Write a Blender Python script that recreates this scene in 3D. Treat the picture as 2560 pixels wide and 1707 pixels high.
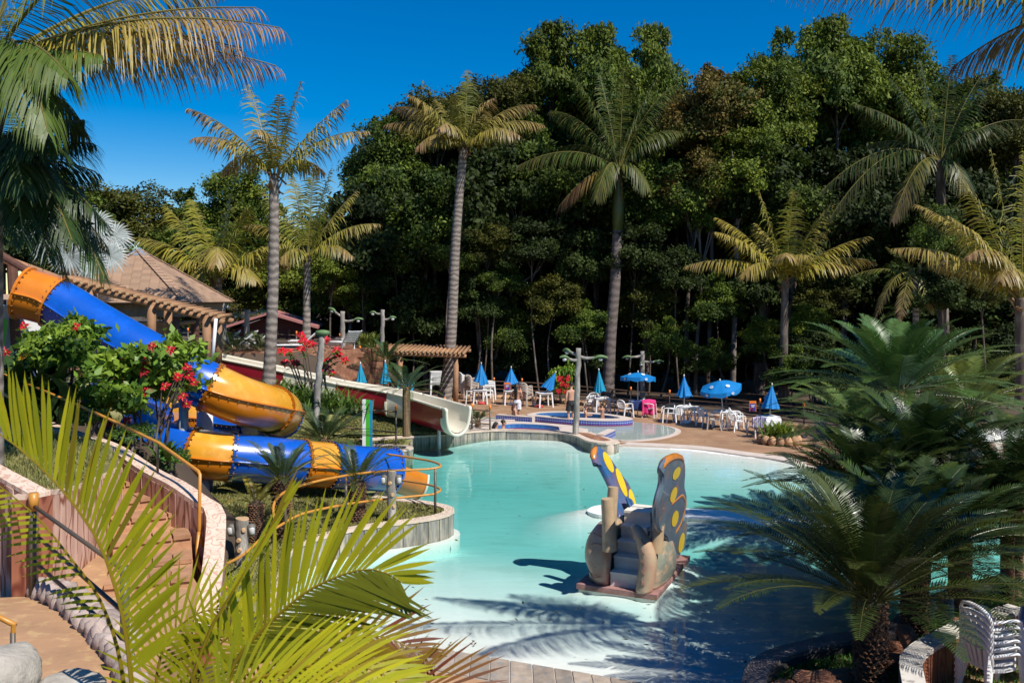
import bpy, bmesh, math, random
import numpy as np
from mathutils import Vector as V, Matrix, noise as mnoise
random.seed(7); RNG = np.random.default_rng(7)
for o in list(bpy.data.objects): bpy.data.objects.remove(o)
SC = bpy.context.scene; COL = SC.collection
R = math.radians
# ------------------------------------------------------------------ camera
# the camera stands 5.5 m above the water, looks level along +Y; the lens is shifted down
F, CX, HY, H = 2200.0, 1280.0, 740.0, 5.5
cam = bpy.data.cameras.new('camera'); camo = bpy.data.objects.new('camera', cam); COL.objects.link(camo)
camo.location = (0, 0, H); camo.rotation_euler = (R(90), 0, 0)
cam.sensor_width = 36; cam.lens = 36 * F / 2560; cam.shift_y = -(853.5 - HY) / 2560
cam.clip_start = 0.1; cam.clip_end = 3000
cam.dof.use_dof = True; cam.dof.focus_distance = 22; cam.dof.aperture_fstop = 7.1
SC.camera = camo
# ------------------------------------------------------------------ sky and sun
SUN = V((0.58, -0.57, 1.0)).normalized()
el = math.asin(SUN.z); az = math.atan2(SUN.x, SUN.y)
w = bpy.data.worlds.new('World'); SC.world = w; w.use_nodes = True
nt = w.node_tree; nt.nodes.clear()
sky = nt.nodes.new('ShaderNodeTexSky'); sky.sky_type = 'NISHITA'; sky.sun_disc = False
sky.sun_elevation = el; sky.sun_rotation = az; sky.air_density = 1.0; sky.dust_density = 0.0; sky.ozone_density = 3.0
hs = nt.nodes.new('ShaderNodeHueSaturation'); hs.inputs['Saturation'].default_value = 1.68; hs.inputs['Hue'].default_value = 0.508; hs.inputs['Value'].default_value = 0.98
bg = nt.nodes.new('ShaderNodeBackground'); bg.inputs['Strength'].default_value = 0.095
wo = nt.nodes.new('ShaderNodeOutputWorld')
nt.links.new(sky.outputs[0], hs.inputs['Color']); nt.links.new(hs.outputs[0], bg.inputs[0]); nt.links.new(bg.outputs[0], wo.inputs[0])
sl = bpy.data.lights.new('sun', 'SUN'); sl.energy = 4.9; sl.angle = R(0.5); sl.color = (1, 0.95, 0.87)
so = bpy.data.objects.new('sun', sl); COL.objects.link(so); so.location = (20, -10, 30)
so.rotation_euler = SUN.to_track_quat('Z', 'Y').to_euler()
SC.view_settings.view_transform = 'Standard'; SC.view_settings.look = 'None'
SC.view_settings.exposure = 0.3; SC.view_settings.gamma = 1; SC.view_settings.use_curve_mapping = False
SC.render.engine = 'CYCLES'; cy = SC.cycles
cy.use_denoising = True; cy.max_bounces = 8; cy.diffuse_bounces = 3; cy.glossy_bounces = 3
cy.transparent_max_bounces = 24; cy.transmission_bounces = 4; cy.volume_bounces = 0
cy.caustics_reflective = False; cy.caustics_refractive = False; cy.sample_clamp_indirect = 6
# ------------------------------------------------------------------ places read from the photograph
def G(px, py, z=0.0):
    "point at height z that the camera sees at photograph pixel (px, py)"
    Y = F * (H - z) / (py - HY); return V(((px - CX) * Y / F, Y, z))
def D(px, py, Y):
    "point at distance Y"
    return V(((px - CX) * Y / F, Y, H - (py - HY) * Y / F))
def lerp(a, b, t): return a + (b - a) * t
def sstep(a, b, x):
    t = max(0.0, min(1.0, (x - a) / (b - a))); return t * t * (3 - 2 * t)
def catmull(P, n=8, closed=False):
    P = [V(p) for p in P]; out = []; m = len(P)
    for i in range(m if closed else m - 1):
        a, b, c, d = (P[(i + k) % m] if closed else P[min(max(i + k, 0), m - 1)] for k in (-1, 0, 1, 2))
        for j in range(n):
            t = j / n
            out.append(0.5 * ((2 * b) + (c - a) * t + (2 * a - 5 * b + 4 * c - d) * t * t + (3 * b - a - 3 * c + d) * t ** 3))
    if not closed: out.append(P[-1])
    return out
def resample(P, step=None, n=None):
    L = [0]
    for a, b in zip(P, P[1:]): L.append(L[-1] + (b - a).length)
    n = n or max(2, int(round(L[-1] / step)) + 1); out = []; k = 0
    for i in range(n):
        s = L[-1] * i / (n - 1)
        while k < len(L) - 2 and L[k + 1] < s: k += 1
        out.append(P[k].lerp(P[k + 1], (s - L[k]) / max(1e-9, L[k + 1] - L[k])))
    return out
# ------------------------------------------------------------------ mesh builder
class MB:
    def __init__(s): s.v = []; s.f = []; s.c = []
    def add(s, vs, fs, col=None):
        o = len(s.v); s.v += [tuple(v) for v in vs]; s.f += [tuple(i + o for i in f) for f in fs]
        s.c += [col or (1, 1, 1)] * len(fs); return s
    def box(s, c, size, rot=None, col=None, taper=1.0):
        c = V(c); hx, hy, hz = (k / 2 for k in size); M = rot or Matrix.Identity(3)
        vs = [c + M @ V((x * hx * (taper if z > 0 else 1), y * hy * (taper if z > 0 else 1), z * hz)) for z in (-1, 1) for y in (-1, 1) for x in (-1, 1)]
        return s.add(vs, [(0, 2, 3, 1), (4, 5, 7, 6), (0, 1, 5, 4), (2, 6, 7, 3), (0, 4, 6, 2), (1, 3, 7, 5)], col)
    def bar(s, a, b, wx, wz, col=None):
        a = V(a); b = V(b); d = (b - a).normalized(); u = V((0, 0, 1)) if abs(d.z) < .95 else V((0, 1, 0))
        x = d.cross(u).normalized(); z = x.cross(d)
        vs = [p + x * wx / 2 * i + z * wz / 2 * j for p in (a, b) for i, j in ((-1, -1), (1, -1), (1, 1), (-1, 1))]
        return s.add(vs, [(3, 2, 1, 0), (4, 5, 6, 7)] + [(i, (i + 1) % 4, 4 + (i + 1) % 4, 4 + i) for i in range(4)], col)
    def tube(s, P, r, n=10, cap=True, col=None, squash=1.0):
        P = [V(p) for p in P]; m = len(P); rr = r if hasattr(r, '__len__') else [r] * m
        vs = []; fr = frames(P)
        for p, (t, x, y), q in zip(P, fr, rr):
            vs += [p + x * q * math.cos(2 * math.pi * k / n) + y * q * squash * math.sin(2 * math.pi * k / n) for k in range(n)]
        fs = [(i * n + k, i * n + (k + 1) % n, (i + 1) * n + (k + 1) % n, (i + 1) * n + k) for i in range(m - 1) for k in range(n)]
        if cap: fs += [tuple(range(n - 1, -1, -1)), tuple((m - 1) * n + k for k in range(n))]
        return s.add(vs, fs, col)
    def lathe(s, prof, c=(0, 0, 0), n=16, col=None, sx=1.0, sy=1.0):
        c = V(c); vs = []
        for r, z in prof: vs += [c + V((r * sx * math.cos(2 * math.pi * k / n), r * sy * math.sin(2 * math.pi * k / n), z)) for k in range(n)]
        m = len(prof)
        fs = [(i * n + k, i * n + (k + 1) % n, (i + 1) * n + (k + 1) % n, (i + 1) * n + k) for i in range(m - 1) for k in range(n)]
        fs += [tuple(range(n - 1, -1, -1)), tuple((m - 1) * n + k for k in range(n))]
        return s.add(vs, fs, col)
    def prism(s, poly, z0, z1, col=None):
        "poly counter-clockwise list of (x, y); z1 may be a function of (x, y)"
        f1 = z1 if callable(z1) else (lambda x, y: z1)
        n = len(poly); vs = [(p[0], p[1], z0) for p in poly] + [(p[0], p[1], f1(p[0], p[1])) for p in poly]
        fs = [(i, (i + 1) % n, n + (i + 1) % n, n + i) for i in range(n)]
        b = bmesh.new(); bv = [b.verts.new((p[0], p[1], 0)) for p in poly]
        es = [b.edges.new((bv[i], bv[(i + 1) % n])) for i in range(n)]
        b.verts.index_update(); r = bmesh.ops.triangle_fill(b, edges=es, use_beauty=True, normal=(0, 0, 1))
        for g in r['geom']:
            if isinstance(g, bmesh.types.BMFace):
                k = tuple(v.index for v in g.verts)
                if g.normal.z < 0: k = k[::-1]
                fs.append(tuple(i + n for i in k)); fs.append(k[::-1])
        b.free(); return s.add(vs, fs, col)
    def blob(s, c, rad, seed=0, amp=.25, n=8, m=6, rot=None, col=None, fr=1.3):
        c = V(c); M = rot or Matrix.Identity(3); vs = []
        for j in range(m + 1):
            th = math.pi * j / m
            for k in range(n):
                ph = 2 * math.pi * k / n; d = V((math.sin(th) * math.cos(ph), math.sin(th) * math.sin(ph), math.cos(th)))
                q = 1 + amp * mnoise.noise(d * fr + V((seed * 7.3, seed * 3.1, seed)))
                vs.append(c + M @ V((d.x * rad[0] * q, d.y * rad[1] * q, d.z * rad[2] * q)))
        return s.add(vs, [(j * n + k, (j + 1) * n + k, (j + 1) * n + (k + 1) % n, j * n + (k + 1) % n) for j in range(m) for k in range(n)], col)
    def mesh(s, name, smooth=False, off=None, angle=None):
        me = bpy.data.meshes.new(name)
        vs = s.v if off is None else [(x - off[0], y - off[1], z - off[2]) for x, y, z in s.v]
        me.from_pydata(vs, [], s.f)
        if any(c != (1, 1, 1) for c in s.c):
            at = me.color_attributes.new('Col', 'FLOAT_COLOR', 'CORNER'); arr = []
            for f, c in zip(s.f, s.c): arr += [c[0], c[1], c[2], 1.0] * len(f)
            at.data.foreach_set('color', arr)
        me.validate(); me.update()
        if smooth: me.polygons.foreach_set('use_smooth', [True] * len(me.polygons))
        return me
    def build(s, name, mat, parent=None, smooth=False, local=False, loc=None, angle=None):
        if local: off = None; pos = loc or (0, 0, 0)
        elif parent is not None: off = wloc(parent); pos = (0, 0, 0)
        else:
            a = np.array(s.v); off = loc or ((a[:, 0].min() + a[:, 0].max()) / 2, (a[:, 1].min() + a[:, 1].max()) / 2, a[:, 2].min()); pos = off
        me = s.mesh(name, smooth, off); me.materials.append(mat if not isinstance(mat, str) else M[mat])
        if angle is not None and smooth:
            me.set_sharp_from_angle(angle=R(angle))
        o = bpy.data.objects.new(name, me); COL.objects.link(o); o.location = pos
        if parent is not None: o.parent = parent
        return o
def frames(P):
    out = []; m = len(P); t = (P[1] - P[0]).normalized(); u = V((0, 0, 1)) if abs(t.z) < .95 else V((0, 1, 0))
    x = t.cross(u).normalized()
    for i in range(m):
        t = (P[min(i + 1, m - 1)] - P[max(i - 1, 0)]).normalized()
        x = (x - t * x.dot(t)).normalized(); out.append((t, x, t.cross(x)))
    return out
def wloc(o):
    p = V((0, 0, 0))
    while o is not None: p += o.location; o = o.parent
    return p
def tag(o, label=None, cat=None, group=None, kind=None):
    if label: o['label'] = label
    if cat: o['category'] = cat
    if group: o['group'] = group
    if kind: o['kind'] = kind
    return o
def thing(name, label, cat, loc=(0, 0, 0), rz=0, group=None):
    o = bpy.data.objects.new(name, None); COL.objects.link(o); o.empty_display_size = .2
    o.location = loc; o.rotation_euler = (0, 0, rz); return tag(o, label, cat, group)
def copy_tree(o, parent=None, **kw):
    c = o.copy(); COL.objects.link(c); c.parent = parent
    for ch in o.children: copy_tree(ch, c)
    return c
def place(name, me, parent, loc=(0, 0, 0), rot=(0, 0, 0), sc=(1, 1, 1)):
    o = bpy.data.objects.new(name, me); COL.objects.link(o); o.parent = parent
    o.location = loc; o.rotation_euler = rot; o.scale = sc; return o
def rz(a): return Matrix.Rotation(a, 3, 'Z')
# ------------------------------------------------------------------ materials
M = {}
def nodes(name):
    m = bpy.data.materials.new(name); m.use_nodes = True; n = m.node_tree; n.nodes.clear(); M[name] = m
    out = n.nodes.new('ShaderNodeOutputMaterial')
    return m, n, out, (lambda t, **k: mk(n, t, **k)), n.links.new
def mk(n, t, **k):
    x = n.nodes.new('ShaderNode' + t)
    for a, b in k.items():
        if a.startswith('i_'): x.inputs[int(a[2:]) if a[2:].isdigit() else a[2:].replace('_', ' ')].default_value = b
        else: setattr(x, a, b)
    return x
def rgb(c): return (c[0], c[1], c[2], 1)
def mat(name, col, rough=.6, var=.15, scale=3., bump=0., bscale=25., metal=0., spec=.5, coat=0., attr=False, col2=None, c2scale=2., c2lo=.5, c2hi=.62, stretch=(1, 1, 1), world=False, transl=0., rand=0., rvar=0.):
    "principled surface: noise-varied colour, optional second colour in patches, noise bump"
    m, n, out, N, L = nodes(name)
    p = N('BsdfPrincipled', i_Roughness=rough, i_Metallic=metal); p.inputs['Specular IOR Level'].default_value = spec; p.inputs['Coat Weight'].default_value = coat
    if world: tc = N('NewGeometry').outputs['Position']
    else: tc = N('TexCoord').outputs['Object']
    mp = N('Mapping'); mp.inputs['Scale'].default_value = stretch; L(tc, mp.inputs[0]); tc = mp.outputs[0]
    if attr:
        a = N('Attribute', attribute_name='Col'); base = a.outputs['Color']
    else:
        a = N('RGB'); a.outputs[0].default_value = rgb(col); base = a.outputs[0]
    if col2:
        n2 = N('TexNoise', i_Scale=c2scale, i_Detail=5., i_Roughness=.65); L(tc, n2.inputs['Vector'])
        mr = N('MapRange'); mr.inputs[1].default_value = c2lo; mr.inputs[2].default_value = c2hi; L(n2.outputs[0], mr.inputs[0])
        mx = N('Mix', data_type='RGBA'); L(mr.outputs[0], mx.inputs[0]); L(base, mx.inputs[6]); mx.inputs[7].default_value = rgb(col2); base = mx.outputs[2]
    n1 = N('TexNoise', i_Scale=scale, i_Detail=6., i_Roughness=.6); L(tc, n1.inputs['Vector'])
    mr = N('MapRange'); mr.inputs[1].default_value = .25; mr.inputs[2].default_value = .75; mr.inputs[3].default_value = 1 - var; mr.inputs[4].default_value = 1 + var
    L(n1.outputs[0], mr.inputs[0]); fac = mr.outputs[0]
    if rand:
        oi = N('ObjectInfo'); m2 = N('MapRange'); m2.inputs[3].default_value = 1 - rand; m2.inputs[4].default_value = 1 + rand; L(oi.outputs['Random'], m2.inputs[0])
        mm = N('Math', operation='MULTIPLY'); L(fac, mm.inputs[0]); L(m2.outputs[0], mm.inputs[1]); fac = mm.outputs[0]
    vm = N('VectorMath', operation='SCALE'); L(base, vm.inputs[0]); L(fac, vm.inputs['Scale']); L(vm.outputs[0], p.inputs['Base Color'])
    if rvar:
        mr = N('MapRange'); mr.inputs[3].default_value = rough - rvar; mr.inputs[4].default_value = rough + rvar; L(n1.outputs[0], mr.inputs[0]); L(mr.outputs[0], p.inputs['Roughness'])
    if bump:
        nb = N('TexNoise', i_Scale=bscale, i_Detail=4., i_Roughness=.6); L(tc, nb.inputs['Vector'])
        b = N('Bump', i_Strength=min(1, bump), i_Distance=.02 * max(1, bump)); L(nb.outputs[0], b.inputs['Height']); L(b.outputs[0], p.inputs['Normal'])
    if transl:
        t = N('BsdfTranslucent'); L(vm.outputs[0], t.inputs[0]); ms = N('MixShader', i_0=transl); L(p.outputs[0], ms.inputs[1]); L(t.outputs[0], ms.inputs[2]); L(ms.outputs[0], out.inputs[0])
    else: L(p.outputs[0], out.inputs[0])
    return m
mat('white_plastic', (.78, .78, .76), .38, .04, 2)
mat('plastic_shade_tint', (.55, .47, .40), .42, .05, 2)  # white plastic with its tan shaded look put into the colour
mat('concrete', (.42, .37, .32), .85, .2, 3, .3, 40)
mat('coping', (.58, .46, .36), .8, .15, 4, .25, 30, rand=.05)
mat('pool_white', (.86, .86, .82), .6, .05, .6, world=True, col2=(.70, .69, .62), c2scale=.5, c2lo=.5, c2hi=.8)
mat('deck_brown', (.30, .165, .09), .8, .22, .7, .25, 25, world=True, col2=(.36, .235, .13), c2scale=1.1, c2lo=.45, c2hi=.7)
mat('walk_orange', (.42, .24, .125), .75, .18, 1.5, .5, 14, world=True, col2=(.50, .33, .15), c2scale=6, c2lo=.55, c2hi=.68)
mat('slab_beige', (.56, .47, .40), .8, .12, 2, .2, 30, world=True)
mat('dirt', (.075, .05, .032), .95, .35, .8, .5, 12, world=True)
mat('grass_soil', (.19, .19, .06), .95, .3, 1.2, .6, 30, world=True, col2=(.27, .22, .10), c2scale=.9, c2lo=.42, c2hi=.66)
mat('grass', (.12, .16, .035), .7, .2, 2, attr=True, transl=.35)
mat('plank_grey', (.22, .215, .19), .8, .45, 3, .4, 30, stretch=(3, 3, .45), rand=.25, col2=(.40, .36, .28), c2scale=3.5, c2lo=.45, c2hi=.62)
mat('groove', (.045, .042, .04), .9, .1)
mat('stone', (.36, .28, .24), .85, .3, 5, .6, 14, rand=.2, col2=(.5, .45, .4), c2scale=9, c2lo=.55, c2hi=.75)
mat('boulder', (.40, .36, .30), .9, .35, 7, .8, 22)
mat('red_stone', (.24, .10, .055), .85, .3, 4, .6, 16, col2=(.34, .17, .09), c2scale=5)
mat('log', (.33, .175, .085), .75, .25, 3, .3, 18, stretch=(1, 1, 1), rand=.12)
mat('log_end', (.50, .32, .17), .8, .2, 20)
mat('dark_timber', (.12, .05, .03), .75, .25, 4, .2, 25)
mat('rail_orange', (.52, .23, .035), .4, .12, 6)
mat('rail_brown', (.10, .075, .05), .45, .12, 6)
mat('cap_orange', (.75, .20, .02), .45, .06)
mat('fg_blue', (.004, .085, .46), .27, .12, 1.5, .10, 70, spec=.8, coat=.6, col2=(.006, .10, .52), c2scale=2.5, rvar=.06)
mat('fg_yellow', (.66, .30, .025), .22, .10, 2, .06, 60, coat=.4, col2=(.72, .36, .05), c2scale=3, rvar=.1)
mat('fg_orange', (.62, .185, .008), .25, .14, 2, .06, 50, coat=.35, rvar=.1)
mat('fg_white', (.70, .65, .52), .25, .06, 2, .04, 40, coat=.3)
mat('fg_red', (.25, .008, .022), .28, .15, 2, .05, 40, coat=.3)
mat('steel_grey', (.45, .45, .46), .4, .1, metal=.3)
mat('white_paint', (.76, .76, .75), .5, .06, 3)
mat('bolt', (.45, .22, .06), .5, .1, metal=.4)
mat('fabric_blue', (.003, .22, .58), .6, .10, 4, .15, 60, transl=.22)
mat('fabric_teal', (.006, .32, .52), .6, .10, 4, .15, 60, transl=.25)
mat('badge_white', (.62, .70, .74), .6, .08, 6)
mat('badge_red', (.5, .05, .05), .6, .1)
mat('bark', (.10, .075, .06), .9, .4, 3, .7, 12, stretch=(1, 1, .35), col2=(.17, .14, .12), c2scale=3)
mat('bark_pale', (.22, .18, .155), .9, .35, 3, .5, 14, stretch=(1, 1, .3))
mat('post_bark', (.24, .22, .19), .9, .42, 5, .8, 22, stretch=(1, 1, .3), col2=(.36, .33, .29), c2scale=5)
mat('leaf_lamp', (.11, .19, .07), .6, .25, 5, .1)
mat('lamp_glass', (.5, .5, .48), .2, .05)
mat('black_plastic', (.02, .02, .022), .4, .1)
mat('skin', (.50, .27, .175), .55, .08, 6)
mat('skin_tan', (.42, .20, .12), .55, .08, 6)
mat('hair_black', (.012, .009, .008), .45, .2, 20)
mat('hair_brown', (.085, .028, .016), .45, .2, 20)
mat('shorts_black', (.012, .012, .014), .7, .2, 8)
mat('shorts_white', (.70, .68, .72), .7, .06, 6, col2=(.32, .30, .46), c2scale=14, c2lo=.56, c2hi=.6)
mat('towel_pink', (.62, .03, .16), .9, .12, 8, .3, 40)
mat('towel_blue', (.015, .03, .12), .9, .15, 8, .3, 40)
mat('cloth_dark', (.02, .02, .024), .9, .3, 9, .3, 30)
mat('cloth_white', (.72, .70, .73), .85, .06, 6, .2, 30)
mat('towel_violet', (.40, .34, .46), .9, .1, 6)
mat('shingle', (.31, .195, .125), .9, .10, 5, .25, 40, rand=.16)
mat('roof_red', (.40, .16, .14), .8, .18, 2, .2, 20)
mat('wall_maroon', (.10, .025, .018), .8, .2, 2)
mat('thatch', (.17, .14, .11), .95, .4, 8, .6, 40, stretch=(1, 1, .2))
mat('metal_cap', (.33, .37, .42), .45, .1, metal=.4)
mat('brick_step', (.40, .21, .11), .85, .25, 6, .4, 20, rand=.15)
mat('wall_cream', (.64, .43, .30), .8, .12, 2, .2, 20)
mat('frond_bark', (.20, .12, .06), .9, .4, 14, .8, 30)
mat('leaf', (.1, .1, .1), .45, .12, 3, attr=True, transl=.28, spec=.35)
mat('leaf_tree', (.1, .1, .1), .6, .25, .35, attr=True, transl=.25, spec=.18, rand=.2)
mat('flower', (.6, .03, .04), .55, .1, 4, attr=True, transl=.25)
# ------------------------------------------------------------------ more surface materials
def special():
    # water: transparent body with fresnel reflection and faint ripples, absorbing red
    def water(name, vol, rip=.05, sc=5.0):
        m, n, out, N, L = nodes(name)
        g = N('NewGeometry'); mp = N('Mapping'); mp.inputs['Scale'].default_value = (.55, 1.6, 1); L(g.outputs['Position'], mp.inputs[0])
        n1 = N('TexNoise', i_Scale=sc * .32, i_Detail=3., i_Roughness=.5, i_Distortion=.6); L(mp.outputs[0], n1.inputs['Vector'])
        n2 = N('TexNoise', i_Scale=.5, i_Detail=2.); L(g.outputs['Position'], n2.inputs['Vector'])
        mu = N('Math', operation='MULTIPLY'); L(n1.outputs[0], mu.inputs[0]); L(n2.outputs[0], mu.inputs[1])
        b = N('Bump', i_Strength=.6, i_Distance=rip); L(mu.outputs[0], b.inputs['Height'])
        t = N('BsdfTransparent'); gl = N('BsdfGlossy', i_Roughness=.02); L(b.outputs[0], gl.inputs['Normal'])
        fr = N('Fresnel', i_IOR=1.33); L(b.outputs[0], fr.inputs['Normal'])
        mx = N('MixShader'); L(fr.outputs[0], mx.inputs[0]); L(t.outputs[0], mx.inputs[1]); L(gl.outputs[0], mx.inputs[2]); L(mx.outputs[0], out.inputs[0])
        if vol:
            va = N('VolumeAbsorption', i_Density=vol[1]); va.inputs[0].default_value = rgb(vol[0]); L(va.outputs[0], out.inputs[1])
    water('pool_water', ((.05, .725, .71), .70)); water('splash_water', ((.25, .6, .68), 1.2), .02, 9)
    # glazed tiles: blue squares above a red line
    def tile(name, c1, c2, grout, sc):
        m, n, out, N, L = nodes(name)
        g = N('TexCoord'); br = N('TexBrick', offset=0.0, i_Scale=1.0); br.inputs['Color1'].default_value = rgb(c1); br.inputs['Color2'].default_value = rgb(c2); br.inputs['Mortar'].default_value = rgb(grout)
        br.inputs['Mortar Size'].default_value = .008; br.inputs['Brick Width'].default_value = sc; br.inputs['Row Height'].default_value = sc
        L(g.outputs['UV'], br.inputs[0]); p = N('BsdfPrincipled', i_Roughness=.2); L(br.outputs[0], p.inputs[0]); L(p.outputs[0], out.inputs[0])
    tile('tile_blue', (.012, .03, .27), (.02, .05, .33), (.45, .5, .62), .11)
    tile('tile_mosaic', (.01, .09, .33), (.04, .24, .55), (.05, .12, .3), .05)
    tile('tile_red', (.36, .03, .05), (.28, .03, .06), (.10, .05, .25), .06)
    # painted wood grain: cream ground with brown flowing lines and knots
    def grain(name, light, dark, sc=1.0, amt=.5):
        m, n, out, N, L = nodes(name)
        g = N('NewGeometry'); oi = N('ObjectInfo'); sc3 = N('Mapping'); sc3.inputs['Scale'].default_value = (1.7 * sc, 1.7 * sc, .55 * sc); L(g.outputs['Position'], sc3.inputs[0])
        ad = N('VectorMath', operation='ADD'); cm = N('CombineXYZ'); mu = N('Math', operation='MULTIPLY', i_1=40.); L(oi.outputs['Random'], mu.inputs[0]); L(mu.outputs[0], cm.inputs[0]); L(mu.outputs[0], cm.inputs[2])
        L(sc3.outputs[0], ad.inputs[0]); L(cm.outputs[0], ad.inputs[1])
        nz = N('TexNoise', i_Scale=1.5, i_Detail=1.5, i_Roughness=.4, i_Distortion=.6); L(ad.outputs[0], nz.inputs['Vector'])
        m1 = N('Math', operation='MULTIPLY', i_1=13.); L(nz.outputs[0], m1.inputs[0]); sn = N('Math', operation='SINE'); mm = N('Math', operation='MULTIPLY', i_1=3.1416); L(m1.outputs[0], mm.inputs[0]); L(mm.outputs[0], sn.inputs[0])
        mr = N('MapRange'); mr.inputs[1].default_value = .15; mr.inputs[2].default_value = 1.0; L(sn.outputs[0], mr.inputs[0])
        n2 = N('TexNoise', i_Scale=2.2, i_Detail=2.); L(ad.outputs[0], n2.inputs['Vector']); mr2 = N('MapRange'); mr2.inputs[1].default_value = .35; mr2.inputs[2].default_value = .7; L(n2.outputs[0], mr2.inputs[0])
        mxa = N('Math', operation='MAXIMUM'); k = N('Math', operation='MULTIPLY', i_1=amt); L(mr2.outputs[0], k.inputs[0]); L(mr.outputs[0], mxa.inputs[0]); L(k.outputs[0], mxa.inputs[1])
        cx = N('Mix', data_type='RGBA'); cx.inputs[6].default_value = rgb(light); cx.inputs[7].default_value = rgb(dark); L(mxa.outputs[0], cx.inputs[0])
        p = N('BsdfPrincipled', i_Roughness=.5); L(cx.outputs[2], p.inputs[0]); L(p.outputs[0], out.inputs[0])
    grain('wood_paint', (.70, .47, .36), (.24, .085, .05)); grain('wood_paint_dark', (.34, .13, .07), (.15, .035, .02), 1.2)
    grain('wood_paint_top', (.70, .55, .43), (.50, .31, .22), 2.0, .3)
    # palm trunk: ringed grey bark
    def rings(name, c1, c2, freq):
        m, n, out, N, L = nodes(name)
        g = N('NewGeometry'); wv = N('TexWave', wave_type='BANDS', bands_direction='Z', i_Scale=freq, i_Distortion=4.5, i_Detail=3.); wv.inputs['Detail Scale'].default_value = 2.; L(g.outputs['Position'], wv.inputs[0])
        nz = N('TexNoise', i_Scale=9., i_Detail=6., i_Roughness=.7); L(g.outputs['Position'], nz.inputs['Vector'])
        mu = N('Math', operation='MULTIPLY'); L(wv.outputs[1], mu.inputs[0]); L(nz.outputs[0], mu.inputs[1])
        cr = N('MapRange'); cr.inputs[1].default_value = .05; cr.inputs[2].default_value = .5; L(mu.outputs[0], cr.inputs[0])
        cx = N('Mix', data_type='RGBA'); cx.inputs[6].default_value = rgb(c1); cx.inputs[7].default_value = rgb(c2); L(cr.outputs[0], cx.inputs[0])
        b = N('Bump', i_Strength=.8, i_Distance=.02); L(mu.outputs[0], b.inputs['Height'])
        p = N('BsdfPrincipled', i_Roughness=.9); L(cx.outputs[2], p.inputs[0]); L(b.outputs[0], p.inputs['Normal']); L(p.outputs[0], out.inputs[0])
    rings('palm_trunk', (.13, .105, .088), (.29, .245, .205), 1.3); rings('royal_trunk', (.10, .08, .07), (.17, .135, .12), .8)
special()
# ------------------------------------------------------------------ ground
def hz(x, y):
    z = -1.7
    if y > 48.5: z = max(z, -.1 + .5 * sstep(52, 70, y))
    if y > 22:
        if x < -3.6: z = max(z, lerp(.12, 2.7, sstep(-6, -13.5, x)) if y < 35.3 else lerp(.12, 3.2, sstep(-5.5, -8.5, x)))
    elif y > 17.6:
        if x < -5.9: z = max(z, lerp(.55, 3.3, sstep(-8.6, -10.2, x)))
    elif y > 12.6:
        s = y - (13 + (-4.5 - x) * .8)
        if x < -4.6: z = max(z, lerp(1.2, lerp(.9, 2.7, sstep(-5.0, -7.0, x)), sstep(.5, 1.2, s)))
    if y < 12.6 and x < -4.4: z = max(z, 1.3)
    if y < 6: z = max(z, lerp(3.5, -1.7, sstep(2.6, 5.6, y)))
    if x > -4.2 and y > 49.2 - .755 * (x + 4.2): z = max(z, -.03)
    if x > 21: z = max(z, -.2)
    return z + (.05 * mnoise.noise(V((x * .7, y * .7, 0))) if z > -1 else 0)
def ground():
    xs = [-900, -300, -100] + [-50 + .7 * i for i in range(144)] + [100, 300, 900]
    ys = [-300, -60] + [-8 + .7 * i for i in range(150)] + [130, 300, 900, 1500]
    m = MB(); n = len(xs)
    m.add([(x, y, hz(x, y)) for y in ys for x in xs], [(j * n + i, j * n + i + 1, (j + 1) * n + i + 1, (j + 1) * n + i) for j in range(len(ys) - 1) for i in range(n - 1)])
    tag(m.build('ground', 'dirt', smooth=True), kind='structure')
ground()
def struct(name, mb, mt, smooth=False): return tag(mb.build(name, mt, smooth=smooth), kind='structure')
# ------------------------------------------------------------------ pool
BA = G(903, 1590); BB = G(1600, 1707); bn = (BB - BA).normalized(); bn = V((-bn.y, bn.x, 0))
FA = G(1545, 1112); FB = G(1990, 1160); fn = (FB - FA).normalized(); fn = V((fn.y, -fn.x, 0))
WA, WB = G(1500, 1275), G(2000, 1292)
SCU = (G(1441, 1465) + G(1727, 1395)) / 2
def depth(x, y):
    p = V((x, y, 0)); d1 = (p - BA).dot(bn); d2 = (p - FA).dot(fn)
    a = .02 + .055 * d1 if d1 < 4.5 else .2675 + .10 * (d1 - 4.5)
    b = .02 + .075 * d2
    k = max(0.0, min(1.0, (x - WA.x) / (WB.x - WA.x))); d3 = (p - WA.lerp(WB, k)).length - .42
    q = p - SCU; d4 = max(abs(q.x * .906 - q.y * .423) - .72, abs(q.x * .423 + q.y * .906) - 1.28)
    return max(-.005, min(.52, a, b, .03 + .3 * max(0.0, d3), .07 + .45 * max(0.0, d4)))
def pool():
    m = MB(); xs = [-7 + .4 * i for i in range(75)]; ys = [10.4 + .4 * i for i in range(66)]; n = len(xs)
    m.add([(x, y, -depth(x, y)) for y in ys for x in xs], [(j * n + i, j * n + i + 1, (j + 1) * n + i + 1, (j + 1) * n + i) for j in range(len(ys) - 1) for i in range(n - 1)])
    struct('pool_floor', m, 'pool_white', True)
    wtr = MB().prism([(-6.9, 10.5), (22.4, 10.5), (22.4, 36.5), (-6.9, 36.5)], -1.2, 0.0)
    struct('pool_water', wtr, 'pool_water')
pool()
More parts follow.
